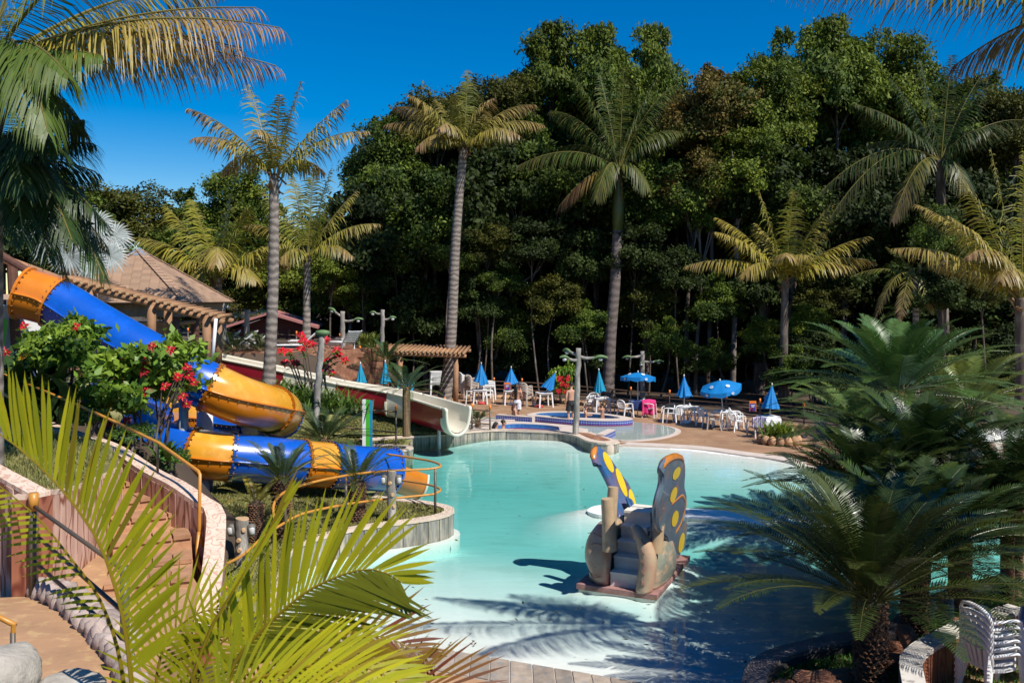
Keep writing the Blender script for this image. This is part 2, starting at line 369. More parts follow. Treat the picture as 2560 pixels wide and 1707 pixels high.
# ------------------------------------------------------------------ decks
def xy(P): return [(p.x, p.y) for p in P]
rimF = catmull([G(*p, .3) for p in ((905, 1099), (1000, 1092), (1119, 1084), (1170, 1078.5), (1244, 1074), (1361, 1077.5), (1414, 1082), (1446, 1090), (1470, 1101), (1500, 1106), (1530, 1107), (1546, 1103))], 6)
penB = [G(*p, .3) for p in ((1546, 1099), (1530, 1095), (1500, 1086), (1476, 1078))]
beachF = catmull([G(*p, .0) for p in ((1530, 1110), (1640, 1115), (1750, 1122), (1850, 1135), (1960, 1150), (2060, 1172), (2200, 1205), (2420, 1240), (2700, 1270))], 5)
far_poly = [(-3.9, 32.8)] + xy([G(1119, 1082, .0) + V((0, .5, 0)), G(1244, 1072) + V((0, .5, 0)), G(1380, 1075) + V((0, .5, 0)), G(1480, 1085) + V((0, .3, 0))]) + xy(beachF) + [(23, 21), (23, 29), (14.4, 35.4), (-4.2, 49.4)]
struct('deck', MB().prism(far_poly, -1.7, .05), 'deck_brown')
# pale worn lip where the deck runs out into the water
def strip(path, w0, w1, z0, z1, close=False):
    "ribbon along path from offset w0 to w1 (to the right of travel), solid between z0 and z1"
    m = MB(); vs = []; n = len(path)
    for i in range(n):
        t = (path[min(i + 1, n - 1)] - path[max(i - 1, 0)]); t.z = 0; t.normalize(); r = V((t.y, -t.x, 0)); p = path[i]
        for wd, z in ((w0, z0), (w1, z0), (w1, z1), (w0, z1)): q = p + r * wd; vs.append((q.x, q.y, z if not callable(z) else z(q)))
    fs = [(i * 4 + k, i * 4 + (k + 1) % 4, i * 4 + 4 + (k + 1) % 4, i * 4 + 4 + k) for i in range(n - 1) for k in range(4)] + [(3, 2, 1, 0), tuple((n - 1) * 4 + k for k in range(4))]
    return m.add(vs, fs)
struct('deck_edge', strip(beachF, -.32, .3, -.3, lambda q: .056 if (q - FA).dot(fn) < .12 else -.02), 'slab_beige')
front = [(-9.5, 9.0), (9, 9.0)] + xy([G(1880, 1757, 0), G(1600, 1707), G(1400, 1674), G(1180, 1640), G(990, 1606), G(903, 1590), G(800, 1570), G(700, 1545)])[0:8] + [(-4.6, 15.2), (-9.5, 14)]
struct('path', MB().prism([front[0], front[1]] + front[2:], -1.7, .012), 'walk_orange')
def beach_tiles():
    "row of slanting stone tiles along the water"
    a = G(860, 1582); b = G(1720, 1728); d = (b - a).normalized(); nrm = V((d.y, -d.x, 0)); L = (b - a).length
    base = strip([a, b], .02, .78, -.2, .016); base = struct('paving', base, 'concrete')
    k = 0; s = 0.0
    while s < L - .3:
        wd = random.uniform(.26, .36); t = MB(); sk = .3
        z0, z1 = .012, .03 + random.uniform(0, .006)
        q = [a + d * (s + .012) + nrm * .03, a + d * (s + wd - .012) + nrm * .03, a + d * (s + wd - .012 + sk) + nrm * .76, a + d * (s + .012 + sk) + nrm * .76]
        t.add([(p.x, p.y, z0) for p in q] + [(p.x, p.y, z1) for p in q], [(4, 7, 6, 5), (0, 1, 5, 4), (1, 2, 6, 5), (2, 3, 7, 6), (3, 0, 4, 7)])
        t.build('tile', 'tile_stone', base); s += wd; k += 1
mat('dark_rim', (.16, .13, .12), .75, .25, 4, .3, 20, rand=.1)
mat('soil_green', (.06, .075, .02), .95, .35, 2, .6, 20, world=True, col2=(.10, .06, .035), c2scale=1.2)
mat('wood_paint_white', (.62, .58, .52), .6, .15, 3, col2=(.35, .31, .28), c2scale=8, c2lo=.55, c2hi=.62, stretch=(1, 1, 4))
mat('tile_stone', (.36, .29, .22), .6, .3, 5, .4, 25, rand=.25, col2=(.27, .25, .22), c2scale=6)
beach_tiles()
# ------------------------------------------------------------------ plank-faced walls
def plank_wall(name, label, path, z0, z1, pw=.3, side=1, thick=.3, rim=(-.05, .24), pmat='plank_grey', rmat='coping', core='groove', rim_h=.06, zf=None, cat='wall', cmat=None):
    "wall with upright planks on its outer face; the outer face lies to the right of travel for side=1"
    path = [V((p.x, p.y, 0)) for p in path]
    if side < 0: path = path[::-1]
    zf = zf or (lambda s: z1)
    P = resample(path, pw); n = len(P); root = thing(name, label, cat, (P[n // 2].x, P[n // 2].y, z0))
    def row(w0, w1, za, zb, mt, nm):
        vs = []
        for i in range(n):
            t = (P[min(i + 1, n - 1)] - P[max(i - 1, 0)]).normalized(); r = V((t.y, -t.x, 0)); s = i / (n - 1)
            for wd, z in ((w0, za), (w1, za), (w1, zb), (w0, zb)): q = P[i] + r * wd; vs.append((q.x, q.y, z(s)))
        fs = [(i * 4 + (k + 1) % 4, i * 4 + k, i * 4 + 4 + k, i * 4 + 4 + (k + 1) % 4) for i in range(n - 1) for k in range(4)] + [(0, 1, 2, 3), tuple((n - 1) * 4 + k for k in (3, 2, 1, 0))]
        return MB().add(vs, fs).build(nm, mt, root)
    row(-thick, 0, lambda s: z0, lambda s: zf(s) - rim_h, core, 'wall_core')
    row(-rim[1], -rim[0], lambda s: zf(s) - rim_h, lambda s: zf(s), rmat, 'coping')
    for i in range(n - 1):
        a, b = P[i], P[i + 1]; t = (b - a).normalized(); r = V((t.y, -t.x, 0)); g = .01; s = (i + .5) / (n - 1)
        dp = .022 + random.uniform(-.006, .008); zt = zf(s) - rim_h - .004; zb = z0 + .01
        q = [a + t * g, b - t * g]; m = MB()
        za, zc = zf(i / (n - 1)) - rim_h - .004, zf((i + 1) / (n - 1)) - rim_h - .004
        vs = []
        for p, zz in zip(q, (za, zc)):
            for off, z in ((.0, zb), (dp * .6, zb), (dp, zz), (.0, zz)): u = p + r * off; vs.append((u.x, u.y, z))
        mid = (q[0] + q[1]) / 2
        m.add(vs, [(1, 0, 3, 2), (4, 5, 6, 7), (1, 2, 6, 5), (2, 3, 7, 6), (0, 1, 5, 4)])
        o = m.build('plank', pmat, root)
    return root
plank_wall('pool_wall', 'long curved pool wall of weathered grey painted planks under the white slide', rimF, -.75, .3, .32, 1, .35, (-.05, .3))
# small round planter nose in front of it
nose = catmull([G(*p, .27) for p in ((930, 1109), (990, 1111), (1020, 1113), (1031, 1117), (1024, 1122), (995, 1126), (940, 1131))], 5)
plank_wall('pool_wall', 'small rounded planter nose with tan coping beside the blue tube exit', nose, -.75, .27, .3, -1, .3, (-.04, .2))
struct('soil', MB().prism([(p.x, p.y) for p in reversed(nose)], -1.7, .2), 'grass_soil')
# peninsula end with a brown inset bed
pen = [p for p in rimF[36:]] + penB
pp = [(p.x, p.y) for p in pen]
struct('peninsula', MB().prism(pp, -1.7, .285), 'coping')
ins = [G(*p, .3) for p in ((1452, 1086), (1478, 1097), (1512, 1101), (1526, 1099), (1500, 1090), (1470, 1082), (1440, 1080))]
struct('bed', MB().prism(xy(ins), .1, .3), 'red_stone')
# near lawn planter
rimN = catmull([G(*p, .5) for p in ((676, 1540), (690, 1470), (712, 1410), (731, 1376), (769, 1353), (865, 1327), (947, 1313), (1030, 1303), (1088, 1294), (1121, 1285), (1133, 1275), (1122, 1266), (1088, 1258), (1040, 1251), (998, 1248), (940, 1240))], 5)
lawn_poly = xy(rimN) + [(-4.6, 22.4), (-6.6, 22.4), (-7.2, 18), (-6.4, 15.8), (-5.4, 14.6)]
def lawn_z(x, y): return .46 + .5 * sstep(-3.5, -7.0, x)
struct('lawn', MB().prism(lawn_poly, -1.7, lawn_z), 'grass_soil')
plank_wall('pool_wall', 'curved grey plank wall with tan coping round the small lawn with cycads', rimN, -.7, .52, .3, 1, .3, (-.04, .2))
# sunken ledge at the foot of that wall
struct('pool_ledge', strip(rimN[:60], -.1, .16, -.7, -.05), 'pool_white')
# white walkway just above the water behind the sculpture
isl = [G(*p, .03) for p in ((1468, 1275), (1480, 1266), (1510, 1261), (1580, 1261), (1709, 1270), (1850, 1276), (2150, 1285), (2150, 1330), (1850, 1303), (1793, 1296), (1700, 1292), (1600, 1290), (1510, 1287), (1478, 1281))]
isl = catmull(isl, 4, True); struct('pool_walkway', MB().prism([(p.x, p.y) for p in reversed(isl)], -.7, .03), 'pool_white')
# right planter
rimR = catmull([G(*p, .45) for p in ((1850, 1790), (1863, 1707), (1878, 1661), (1925, 1626), (2026, 1599), (2132, 1578), (2221, 1563), (2262, 1530), (2330, 1490), (2450, 1450), (2640, 1410))], 5)
plank_wall('pool_wall', 'dark curved rim wall of the planter under the nearest cycads', rimR, -.7, .45, .35, -1, .3, (-.05, .26), 'dark_rim', 'dark_rim', 'groove')
rp = xy(rimR) + [(9.5, 17), (9.5, 9), (5, 9)]
struct('soil', MB().prism([(p[0], p[1]) for p in reversed(rp)], -1.7, .27), 'soil_green')
rimW = catmull([G(*p, .85) for p in ((2560, 1520), (2480, 1545), (2419, 1569), (2345, 1607), (2307, 1636), (2300, 1662), (2312, 1720), (2330, 1800))], 5)
plank_wall('low_wall', 'low curved wall with white top and brown painted planks beside the stacked chairs', rimW, .05, .85, .22, -1, .25, (-.03, .24), 'wood_paint_dark', 'wood_paint_white', 'groove')
rd = [(p.x, p.y) for p in rimW] 
struct('deck', MB().prism(rd + [(4.9, 9.3), (12, 9.3), (12, 14.5)], -1.0, .30), 'deck_brown')
struct('deck', MB().prism([(10.5, 9), (40, 9), (40, 21), (16, 21), (11, 17)], -1.7, .12), 'deck_brown')
# ------------------------------------------------------------------ leaves in bulk (numpy)
def quads_mesh(name, C, A, B, col, mt):
    "rhombic leaves: centre C, half axes A (long) and B (short); col per leaf"
    n = len(C); v = np.empty((n, 4, 3), np.float32); v[:, 0] = C - A; v[:, 1] = C + B + A * .15; v[:, 2] = C + A; v[:, 3] = C - B + A * .15
    me = bpy.data.meshes.new(name); me.vertices.add(n * 4); me.vertices.foreach_set('co', v.ravel())
    me.loops.add(n * 4); me.loops.foreach_set('vertex_index', np.arange(n * 4, dtype=np.int32))
    me.polygons.add(n); me.polygons.foreach_set('loop_start', np.arange(0, n * 4, 4, dtype=np.int32)); me.polygons.foreach_set('loop_total', np.full(n, 4, np.int32))
    at = me.color_attributes.new('Col', 'FLOAT_COLOR', 'CORNER'); cc = np.ones((n, 4, 4), np.float32); cc[:, :, :3] = col[:, None, :]; at.data.foreach_set('color', cc.ravel())
    me.update(); me.materials.append(M[mt]); return me
def unit(a): return a / np.maximum(1e-6, np.linalg.norm(a, axis=1, keepdims=True))
def crown(name, seed, rad=3.0, hz_=3.3, lobes=42, clumps=15, per=27, leaf=(.15, .072), cols=((.05, .095, .02), (.035, .07, .018)), droop=.6, low=-.55, mt='leaf_tree', spread=.30, lobe_r=(.75, 1.25), spires=0):
    r = np.random.default_rng(seed); C = []; T = []
    for i in range(lobes):
        d = r.normal(size=3); d /= np.linalg.norm(d)
        while d[2] < low: d = r.normal(size=3); d /= np.linalg.norm(d)
        c = d * np.array([rad, rad, hz_]) * r.uniform(.35, 1.08); lr = r.uniform(*lobe_r) * rad / 3; tint = r.uniform(0, 1)
        for k in range(clumps):
            e = r.normal(size=3); e /= np.linalg.norm(e); e[2] = abs(e[2]) * .9 - .25
            cc = c + e * lr * r.uniform(.6, 1.1); m = per + r.integers(-6, 6)
            C.append(cc + r.normal(size=(m, 3)) * spread * np.array([1, 1, .75])); T.append(np.full(m, np.clip(tint + r.normal() * .25, 0, 1)))
    for i in range(spires):
        a = r.uniform(0, 6.3); q = r.uniform(0, .75) * rad; b = np.array([np.cos(a) * q, np.sin(a) * q, hz_ * np.sqrt(max(.1, 1 - (q / rad) ** 2)) * .9]); h = r.uniform(.35, .95); tint = r.uniform(0, .7)
        for k in range(7): m = per - 4; C.append(b + np.array([r.normal() * .1, r.normal() * .1, h * k / 6]) + r.normal(size=(m, 3)) * .24 * (1.15 - k / 9)); T.append(np.full(m, tint))
    C = np.concatenate(C); T = np.concatenate(T); n = len(C)
    out = unit(C / np.array([rad, rad, hz_])); A = unit(r.normal(size=(n, 3)) + out * .8 + np.array([0, 0, -droop]))
    N = unit(out * .9 + r.normal(size=(n, 3)) * .6 + np.array([0, 0, .5])); B = unit(np.cross(N, A))
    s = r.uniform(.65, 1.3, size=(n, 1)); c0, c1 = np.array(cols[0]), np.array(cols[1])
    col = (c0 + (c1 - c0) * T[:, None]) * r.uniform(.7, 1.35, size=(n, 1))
    return quads_mesh(name, C.astype(np.float32), A * leaf[0] * s, B * leaf[1] * s, col, mt)
CR = {
 'green': crown('crown', 1, spires=7, cols=((.115, .16, .02), (.03, .055, .01))),
 'bright': crown('crown', 2, lobes=48, spires=9, cols=((.165, .20, .022), (.05, .085, .012)), leaf=(.14, .07)),
 'olive': crown('crown', 3, cols=((.10, .10, .015), (.05, .058, .011)), leaf=(.13, .065), per=28),
 'rust': crown('crown', 4, spires=6, cols=((.15, .095, .024), (.06, .08, .016)), leaf=(.145, .075)),
 'droopy': crown('crown', 5, hz_=4.2, lobes=46, spires=14, cols=((.135, .175, .022), (.04, .07, .012)), leaf=(.175, .075), droop=1.2, low=-.3),
 'dark': crown('crown', 6, rad=3.4, hz_=3.8, lobes=46, cols=((.04, .06, .011), (.022, .036, .009)), leaf=(.22, .11), per=18),  # leaves darkened: the shade inside the wood is put into their colour
 'shrub': crown('crown', 8, rad=1.0, hz_=.9, lobes=26, clumps=9, per=16, leaf=(.075, .038), spread=.11, cols=((.10, .17, .025), (.045, .10, .018)), low=-.3, mt='leaf', lobe_r=(.9, 1.2)),
}
TREES_N = {}
def tree(label, px, py, Y, hw, hh, kind, trunk=None, r=.13, group=None, gz=0.0, name='tree', bark='bark'):
    c = D(px, py, Y); sx = hw * Y / F / 3.35; szz = hh * Y / F / 3.9
    base = V((c.x + random.uniform(-.6, .6), Y + random.uniform(-.5, .5), gz)) if trunk is None else None
    P = [base, base.lerp(c, .5) + V((random.uniform(-.4, .4), 0, 0)), c + V((0, 0, -.2 * szz * 3))] if trunk is None else [D(a, b, Y) for a, b in trunk]
    if trunk is not None:
        base = P[0].copy()
    t = thing(name, label, 'tree', base, 0, group)
    Q = catmull(P, 6); n = len(Q); m = MB().tube(Q, [lerp(r * 1.25, r * .6, (i / n) ** .7) for i in range(n)], 8)
    top = Q[-1]
    for k in range(6):
        a = random.uniform(0, 6.3); e = V((math.cos(a) * sx * 2.2, math.sin(a) * sx * 2.2, random.uniform(.1, 1.6) * szz))
        s = Q[int(n * random.uniform(.72, .97))]
        m.tube(catmull([s, s.lerp(c + e, .5) + V((0, 0, .3)), c + e], 3), [r * .45, r * .4, r * .35, r * .28, r * .22, r * .15, r * .08], 5)
    m.build('trunk', bark, t, smooth=True)
    place('crown', CR[kind], t, c - base, (0, 0, random.uniform(0, 6.3)), (sx, sx, szz)); return t
# ------------------------------------------------------------------ palm fronds
def frond(path, n=40, L=.65, w=.05, a=.55, b=1.0, up=None, droop=.5, seg=3, col=None, sides=(1, -1), rach=.02, rcol=(.2, .19, .05), t0=.15, ragged=.15, lift=.15, prof=None, tip=.35):
    "pinnate leaf along path; col(t, side) gives a leaflet colour"
    m = MB(); P = resample(path, n=n + 1); fr = []
    m.tube(P[::max(1, n // 14)] + [P[-1]], [lerp(rach, rach * .15, i / (len(P[::max(1, n // 14)]))) for i in range(len(P[::max(1, n // 14)]) + 1)], 5, col=rcol)
    u0 = V(up) if up is not None else V((0, 0, 1)); prof = prof or (lambda t: (.55 + .6 * math.sin(math.pi * min(1, t * 1.05) ** .75)) * (1 if t < .8 else lerp(1, tip / .6, (t - .8) / .2)))
    for i in range(n + 1):
        t = i / n
        if t < t0: continue
        T = (P[min(i + 1, n)] - P[max(i - 1, 0)]).normalized(); S = T.cross(u0)
        if S.length < .15: S = T.cross(V((.3, -1, .2)))
        S.normalize(); U = S.cross(T); tt = (t - t0) / (1 - t0)
        for sd in sides:
            if random.random() < ragged * .3: continue
            d = (T * lerp(a, a + .55, tt) + S * sd * b + U * lift).normalized(); d = (d + V((random.gauss(0, ragged * .5), random.gauss(0, ragged * .5), random.gauss(0, ragged * .4)))).normalized()
            l = L * prof(tt) * random.uniform(1 - ragged, 1 + ragged * .4) ; p = P[i].copy(); wv = T.cross(S * sd).cross(d); c = col(tt, sd) if col else (.1, .12, .02)
            wd = d.cross(U).normalized(); W = [w * .55, w, w * .75, 0] if seg == 3 else ([w * .6, w, 0] if seg == 2 else [w * .5, w * .9, w, w * .7, 0])
            vs = []
            for k in range(seg + 1):
                hwid = W[k] / 2
                if k == seg: vs.append(p)
                else: vs += [p - wd * hwid, p + wd * hwid]
                d = (d + V((0, 0, -droop * random.uniform(.8, 1.2) / seg))).normalized(); p = p + d * (l / seg)
            fs = [(2 * k, 2 * k + 1, 2 * k + 3, 2 * k + 2) for k in range(seg - 1)] + [(2 * seg - 2, 2 * seg - 1, 2 * seg)]
            m.add(vs, fs, c)
    return m
def mixc(a, b, t): t = max(0, min(1, t)); return tuple(lerp(x, y, t) for x, y in zip(a, b))
def jit(c, s=.2): q = random.uniform(1 - s, 1 + s); return tuple(x * q for x in c)
GRN, YEL, TAN, BRN = (.085, .135, .018), (.40, .33, .03), (.36, .22, .12), (.20, .10, .05)
def palm_col(green=.5, dry=.5, base=GRN):
    def f(t, sd):
        c = mixc(YEL, base, green + random.gauss(0, .12)); return jit(mixc(c, TAN if random.random() < .7 else BRN, dry * (.12 + 1.0 * t ** 1.4) + random.gauss(0, .10)))
    return f
def trunk_mesh(P, r0, r1, flare=1.35, n=12, rings=0):
    Q = resample(catmull(P, 8), n=60); rr = []
    for i, q in enumerate(Q):
        t = i / 59; r = lerp(r0, r1, t) * (1 + (flare - 1) * math.exp(-t * 14)); rr.append(r * (1 + (.035 if (rings and i % 2) else 0)))
    return MB().tube(Q, rr, n)
def palm(label, hub, Y, base, r0, r1, fr, L=.65, w=.05, n=40, droop=.7, sag=.0, green=.45, group=None, tmat='palm_trunk', mid=None, boots=True, spear=True, lf=(.55, 1.0), ragged=.22, cat='palm tree', shaft=None, tw=1, base_c=GRN):
    hb = D(*hub, Y); bs = base if isinstance(base, V) else D(*base, Y)
    t = thing('palm_tree', label, cat, bs, 0, group); P = [bs] + ([D(*q, Y) for q in mid] if mid else [bs.lerp(hb, .5)]) + [hb]
    trunk_mesh(P, r0, r1).build('trunk', tmat, t, smooth=True)
    if shaft:
        a = hb; b = D(*shaft, Y); MB().tube([a - V((0, 0, .25)), a.lerp(b, .3), a.lerp(b, .8), b], [r1 * 1.05, r1 * 1.2, r1 * .8, r1 * .55], 10).build('crownshaft', 'shaft_green', t, smooth=True); hb = b
    if boots:
        m = MB()
        for k in range(14):
            a = random.uniform(0, 6.3); s = hb + V((math.cos(a) * r1 * .9, math.sin(a) * r1 * .9, random.uniform(-.5, .15))); e = s + V((math.cos(a) * random.uniform(.1, .3), math.sin(a) * random.uniform(.1, .3), random.uniform(-.25, .4)))
            m.bar(s, e, .09, .03)
        tag(m.build('leaf_bases', 'frond_bark', t), kind='stuff')
    for q in fr:
        x, y, dy = q[0], q[1], q[2]; arch = q[3] if len(q) > 3 else .35; dry = q[4] if len(q) > 4 else .5; g = q[5] if len(q) > 5 else green
        e = D(x, y, Y + dy); ln = (e - hb).length; c = hb.lerp(e, .45) + V((0, 0, arch * ln)); s = hb + V((random.uniform(-.05, .05), 0, -.1))
        path = [s * (1 - k / 12) ** 2 + c * 2 * (k / 12) * (1 - k / 12) + e * (k / 12) ** 2 for k in range(13)]
        frond(path, n, L, w, lf[0], lf[1], droop=droop, col=palm_col(g, dry, base_c), ragged=ragged, rach=.035 * tw, rcol=(.22, .19, .05)).build('frond', 'leaf', t)
    return t
mat('shaft_green', (.06, .085, .02), .4, .25, 2, stretch=(1, 1, .3), col2=(.16, .09, .02), c2scale=1.5)
# ------------------------------------------------------------------ cycads
CYG = (.022, .050, .012)
def cycad(label, hub, Y, base_z, tr, nf, L, ll=.17, lw=.014, green=CYG, tip=(.10, .11, .018), elev=(10, 80), nl=70, seed=0, scales=True, group=None, lean=(0, 0), yel=.0, az0=None, cat='cycad', arch=.34, only=None):
    st = random.getstate(); random.seed(seed); hb = D(*hub, Y); bs = V((hb.x + lean[0], Y + lean[1], base_z)); h = hb.z - base_z
    t = thing('cycad_plant', label, cat, bs, 0, group)
    Q = [bs - V((0, 0, .1)), bs.lerp(hb, .4), bs.lerp(hb, .8), hb, hb + V((0, 0, tr * .5))]
    m = MB().tube(Q, [tr * .95, tr * .92, tr * .95, tr * .9, tr * .3], 12, col=(.05, .032, .02))
    if scales:
        rows = max(3, int(h / (tr * .28))); per = 15
        for j in range(rows):
            for k in range(per):
                a = 2 * math.pi * (k + .5 * (j % 2)) / per + random.uniform(-.08, .08); f = (j + random.uniform(-.2, .2)) / rows; c = bs.lerp(hb, max(0, f)); o = V((math.cos(a), math.sin(a), 0)); s = V((-o.y, o.x, 0)); q = tr * .92
                e = c + o * q * random.uniform(1.12, 1.25) + V((0, 0, tr * .18)); g = random.uniform(.35, 1.3); cc = (.19 * g, .09 * g, .045 * g)
                m.add([c + o * q * .97 + s * tr * .17, c + o * q * .97 - s * tr * .17, c + o * q * .97 + V((0, 0, tr * .3)), e + s * tr * .07, e - s * tr * .07], [(0, 1, 4, 3), (1, 2, 4), (2, 0, 3), (2, 3, 4)], cc)
    tr_o = m.build('trunk', 'cycad_trunk' if scales else 'frond_bark', t)
    for i in range(nf):
        f = (i + .5) / nf; az_ = i * 2.39996 + random.uniform(-.15, .15); e_ = R(lerp(elev[1], elev[0], f ** .8) + random.uniform(-6, 6))
        ln = L * random.uniform(.85, 1.08) * (1 if f > .25 else lerp(.75, 1, f / .25)); d = V((math.cos(az_) * math.cos(e_), math.sin(az_) * math.cos(e_), math.sin(e_))); hz2 = V((math.cos(az_), math.sin(az_), 0))
        if only and not only(az_): continue
        s = hb + hz2 * tr * .4; c = s + d * ln * .58; e = s + d * ln * .75 + hz2 * ln * arch * .62 + V((0, 0, -ln * arch * .55 * math.cos(e_)))
        path = [s * (1 - k / 10) ** 2 + c * 2 * (k / 10) * (1 - k / 10) + e * (k / 10) ** 2 for k in range(11)]
        fg = random.uniform(.75, 1.3); ye = yel + (random.random() < .22) * .35
        def cf(tt, sd, fg=fg, ye=ye): return jit(mixc(tuple(x * fg for x in green), tip, ye + .25 * tt * tt), .18)
        frond(path, nl, ll, lw, .42, 1.0, droop=.22, seg=2, col=cf, ragged=.06, rach=.011, rcol=(.10, .10, .025), t0=.16, lift=.32, prof=lambda t: max(.18, min(1.0, .55 + 2.4 * t) * (1 if t < .72 else lerp(1, .25, (t - .72) / .28)))).build('frond', 'leaf_cycad', t)
    random.setstate(st); return t
mat('leaf_cycad', (.1, .1, .1), .33, .12, 3, attr=True, transl=.16, spec=.5)
mat('cycad_trunk', (.1, .1, .1), .9, .4, 14, .5, 30, attr=True)
# ------------------------------------------------------------------ forest behind the pool
fg = 'trees of the dark wood behind the fence'
for a in (
 ('round olive tree behind the silvery fan palm at the left', 300, 570, 62, 135, 120, 'olive', 3.0), ('dark green tree right of the round olive tree on the skyline', 460, 580, 64, 95, 110, 'green', 3.0),
 ('leafy green tree peeking out behind the leftmost tall coconut palm', 585, 545, 62, 105, 125, 'bright', 3.0), ('bushy tree with yellowish shoots below the short coconut palm', 720, 720, 54, 130, 130, 'bright', 2.8),
 ('low green tree behind the peak of the gazebo roof', 420, 690, 55, 120, 110, 'green', 3.2), ('dense tree between the two left coconut palm trunks', 600, 720, 56, 110, 110, 'olive', 3.0),
 ('small leafy tree behind the red roofed building', 860, 740, 50, 85, 90, 'green', 2.5),
 ('tree with spreading left branches at the open sky edge of the wood', 955, 440, 52, 105, 150, 'green', 0), ('tree behind the crown of the tall coconut palm', 1095, 345, 53, 120, 130, 'olive', 0),
 ('olive crowned tree right of the tall coconut palm crown', 1240, 305, 54, 120, 125, 'olive', 0), ('tall tree with upright drooping shoots on top, left of the two', 1375, 235, 56, 90, 150, 'droopy', 0),
 ('tall tree with upright drooping shoots behind the royal palm', 1510, 245, 56, 105, 155, 'droopy', 0), ('tree filling the dip right of the royal palm', 1650, 330, 55, 95, 160, 'green', 0),
 ('rust tinged tree right of the royal palm', 1770, 310, 50, 115, 145, 'rust', 0), ('leafy tree between the rust tinged tree and the highest crown', 1915, 300, 51, 110, 155, 'bright', 0),
 ('highest tree of the wood with leafy spires against the sky', 2090, 230, 53, 115, 160, 'droopy', 0), ('tree with yellow tipped top beside the highest crown', 2225, 240, 54, 100, 165, 'bright', 0),
 ('dark tree behind the big queen palm', 2390, 370, 55, 130, 170, 'green', 0), ('tree at the right edge behind the hanging brown fronds', 2540, 350, 52, 120, 150, 'olive', 0)):
    tree(a[0], *a[1:7], group=fg, gz=a[7])
for (x, y, Y, hw, k, lb) in ((1000, 430, 56, 100, 'green', 'tree filling the wood left of the tall coconut palm crown'), (1150, 400, 57, 110, 'dark', 'tree filling the wood behind the tall coconut palm crown'), (1300, 330, 58, 115, 'green', 'tree behind the olive crowned tree'), (1440, 330, 58, 110, 'bright', 'tree between the two drooping crowned trees'), (1580, 330, 58, 110, 'green', 'tree right behind the royal palm crown'), (1700, 350, 57, 105, 'olive', 'tree behind the rust tinged tree'), (1845, 340, 55, 110, 'green', 'tree between the rust tinged tree and its right neighbour'), (2000, 330, 56, 115, 'droopy', 'tree left below the highest crown'), (2160, 330, 56, 115, 'green', 'tree right below the highest crown'), (2310, 310, 57, 110, 'green', 'tree behind the top of the queen palm'), (2460, 330, 57, 120, 'green', 'tree at the right behind the brown hanging fronds'), (1640, 240, 59, 80, 'droopy', 'thin topped tree in the dip right of the royal palm'), (1960, 220, 58, 80, 'green', 'round topped tree left of the highest crown')):
    tree(lb, x, y, Y, hw, 150, k, group=fg)
trunks = {1735: [(1737, 1005), (1743, 850), (1752, 740), (1748, 560)], 1845: [(1830, 1023), (1835, 850), (1842, 640), (1846, 440)], 1720: [(1715, 1003), (1716, 850), (1722, 700), (1738, 580)], 1905: [(1898, 1000), (1902, 850), (1912, 700), (1915, 560)]}
for i, a in enumerate((
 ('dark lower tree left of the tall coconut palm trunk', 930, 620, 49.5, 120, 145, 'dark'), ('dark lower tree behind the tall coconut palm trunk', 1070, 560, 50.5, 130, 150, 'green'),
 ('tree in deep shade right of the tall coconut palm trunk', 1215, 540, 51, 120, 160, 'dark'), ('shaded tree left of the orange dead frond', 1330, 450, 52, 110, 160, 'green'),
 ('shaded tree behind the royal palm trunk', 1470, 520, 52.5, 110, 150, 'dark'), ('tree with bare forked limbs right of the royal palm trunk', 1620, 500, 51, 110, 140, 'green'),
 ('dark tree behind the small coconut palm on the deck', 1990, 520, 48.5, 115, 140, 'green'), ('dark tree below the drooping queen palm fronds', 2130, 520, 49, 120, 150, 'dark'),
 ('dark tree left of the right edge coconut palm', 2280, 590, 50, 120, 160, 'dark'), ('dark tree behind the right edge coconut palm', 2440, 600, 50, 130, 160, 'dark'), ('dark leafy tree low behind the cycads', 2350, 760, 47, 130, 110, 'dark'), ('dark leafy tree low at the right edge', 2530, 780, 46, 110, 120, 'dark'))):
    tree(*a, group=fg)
tree('tall tree on the thin pale trunk left of the umbrella pair', 1760, 480, 50, 105, 125, 'rust', trunks[1735], .10, fg, bark='bark_pale')
tree('tree on the straight grey trunk behind the open umbrella', 1850, 440, 49.5, 110, 130, 'bright', trunks[1845], .16, fg, bark='bark_pale')
tree('tree on the brown forked trunk behind the closed umbrella', 1700, 520, 50, 95, 120, 'green', trunks[1720], .14, fg)
tree('tree on the thick dark trunk beside the small coconut palm', 1930, 500, 50, 100, 130, 'dark', trunks[1905], .32, fg)
tree('leaning tree with a long bent pale branch in the dark', 1400, 470, 50, 95, 100, 'green', [(1235, 905), (1265, 800), (1300, 715), (1345, 675), (1385, 600), (1405, 520)], .075, fg)
tree('thin slanting trunk left in the dark of the wood', 1280, 470, 51, 90, 110, 'dark', [(1280, 900), (1275, 760), (1290, 640), (1300, 560)], .09, fg, bark='bark_pale')
tree('tree with a forked brown branch beside the coconut palm trunk', 1180, 520, 50.5, 80, 90, 'green', [(1205, 920), (1190, 760), (1195, 640), (1185, 560)], .13, fg)
bk = 'trees deep in the wood'
for i in range(22):
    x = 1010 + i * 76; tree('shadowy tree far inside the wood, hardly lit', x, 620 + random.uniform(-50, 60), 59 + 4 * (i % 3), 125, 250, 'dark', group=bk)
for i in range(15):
    x = 880 + i * 122 + random.uniform(-30, 30); tree('shadowy undergrowth tree low inside the wood', x, 840 + random.uniform(-50, 30), 55 + 3 * (i % 3), 140, 120, 'dark', group='undergrowth inside the wood')
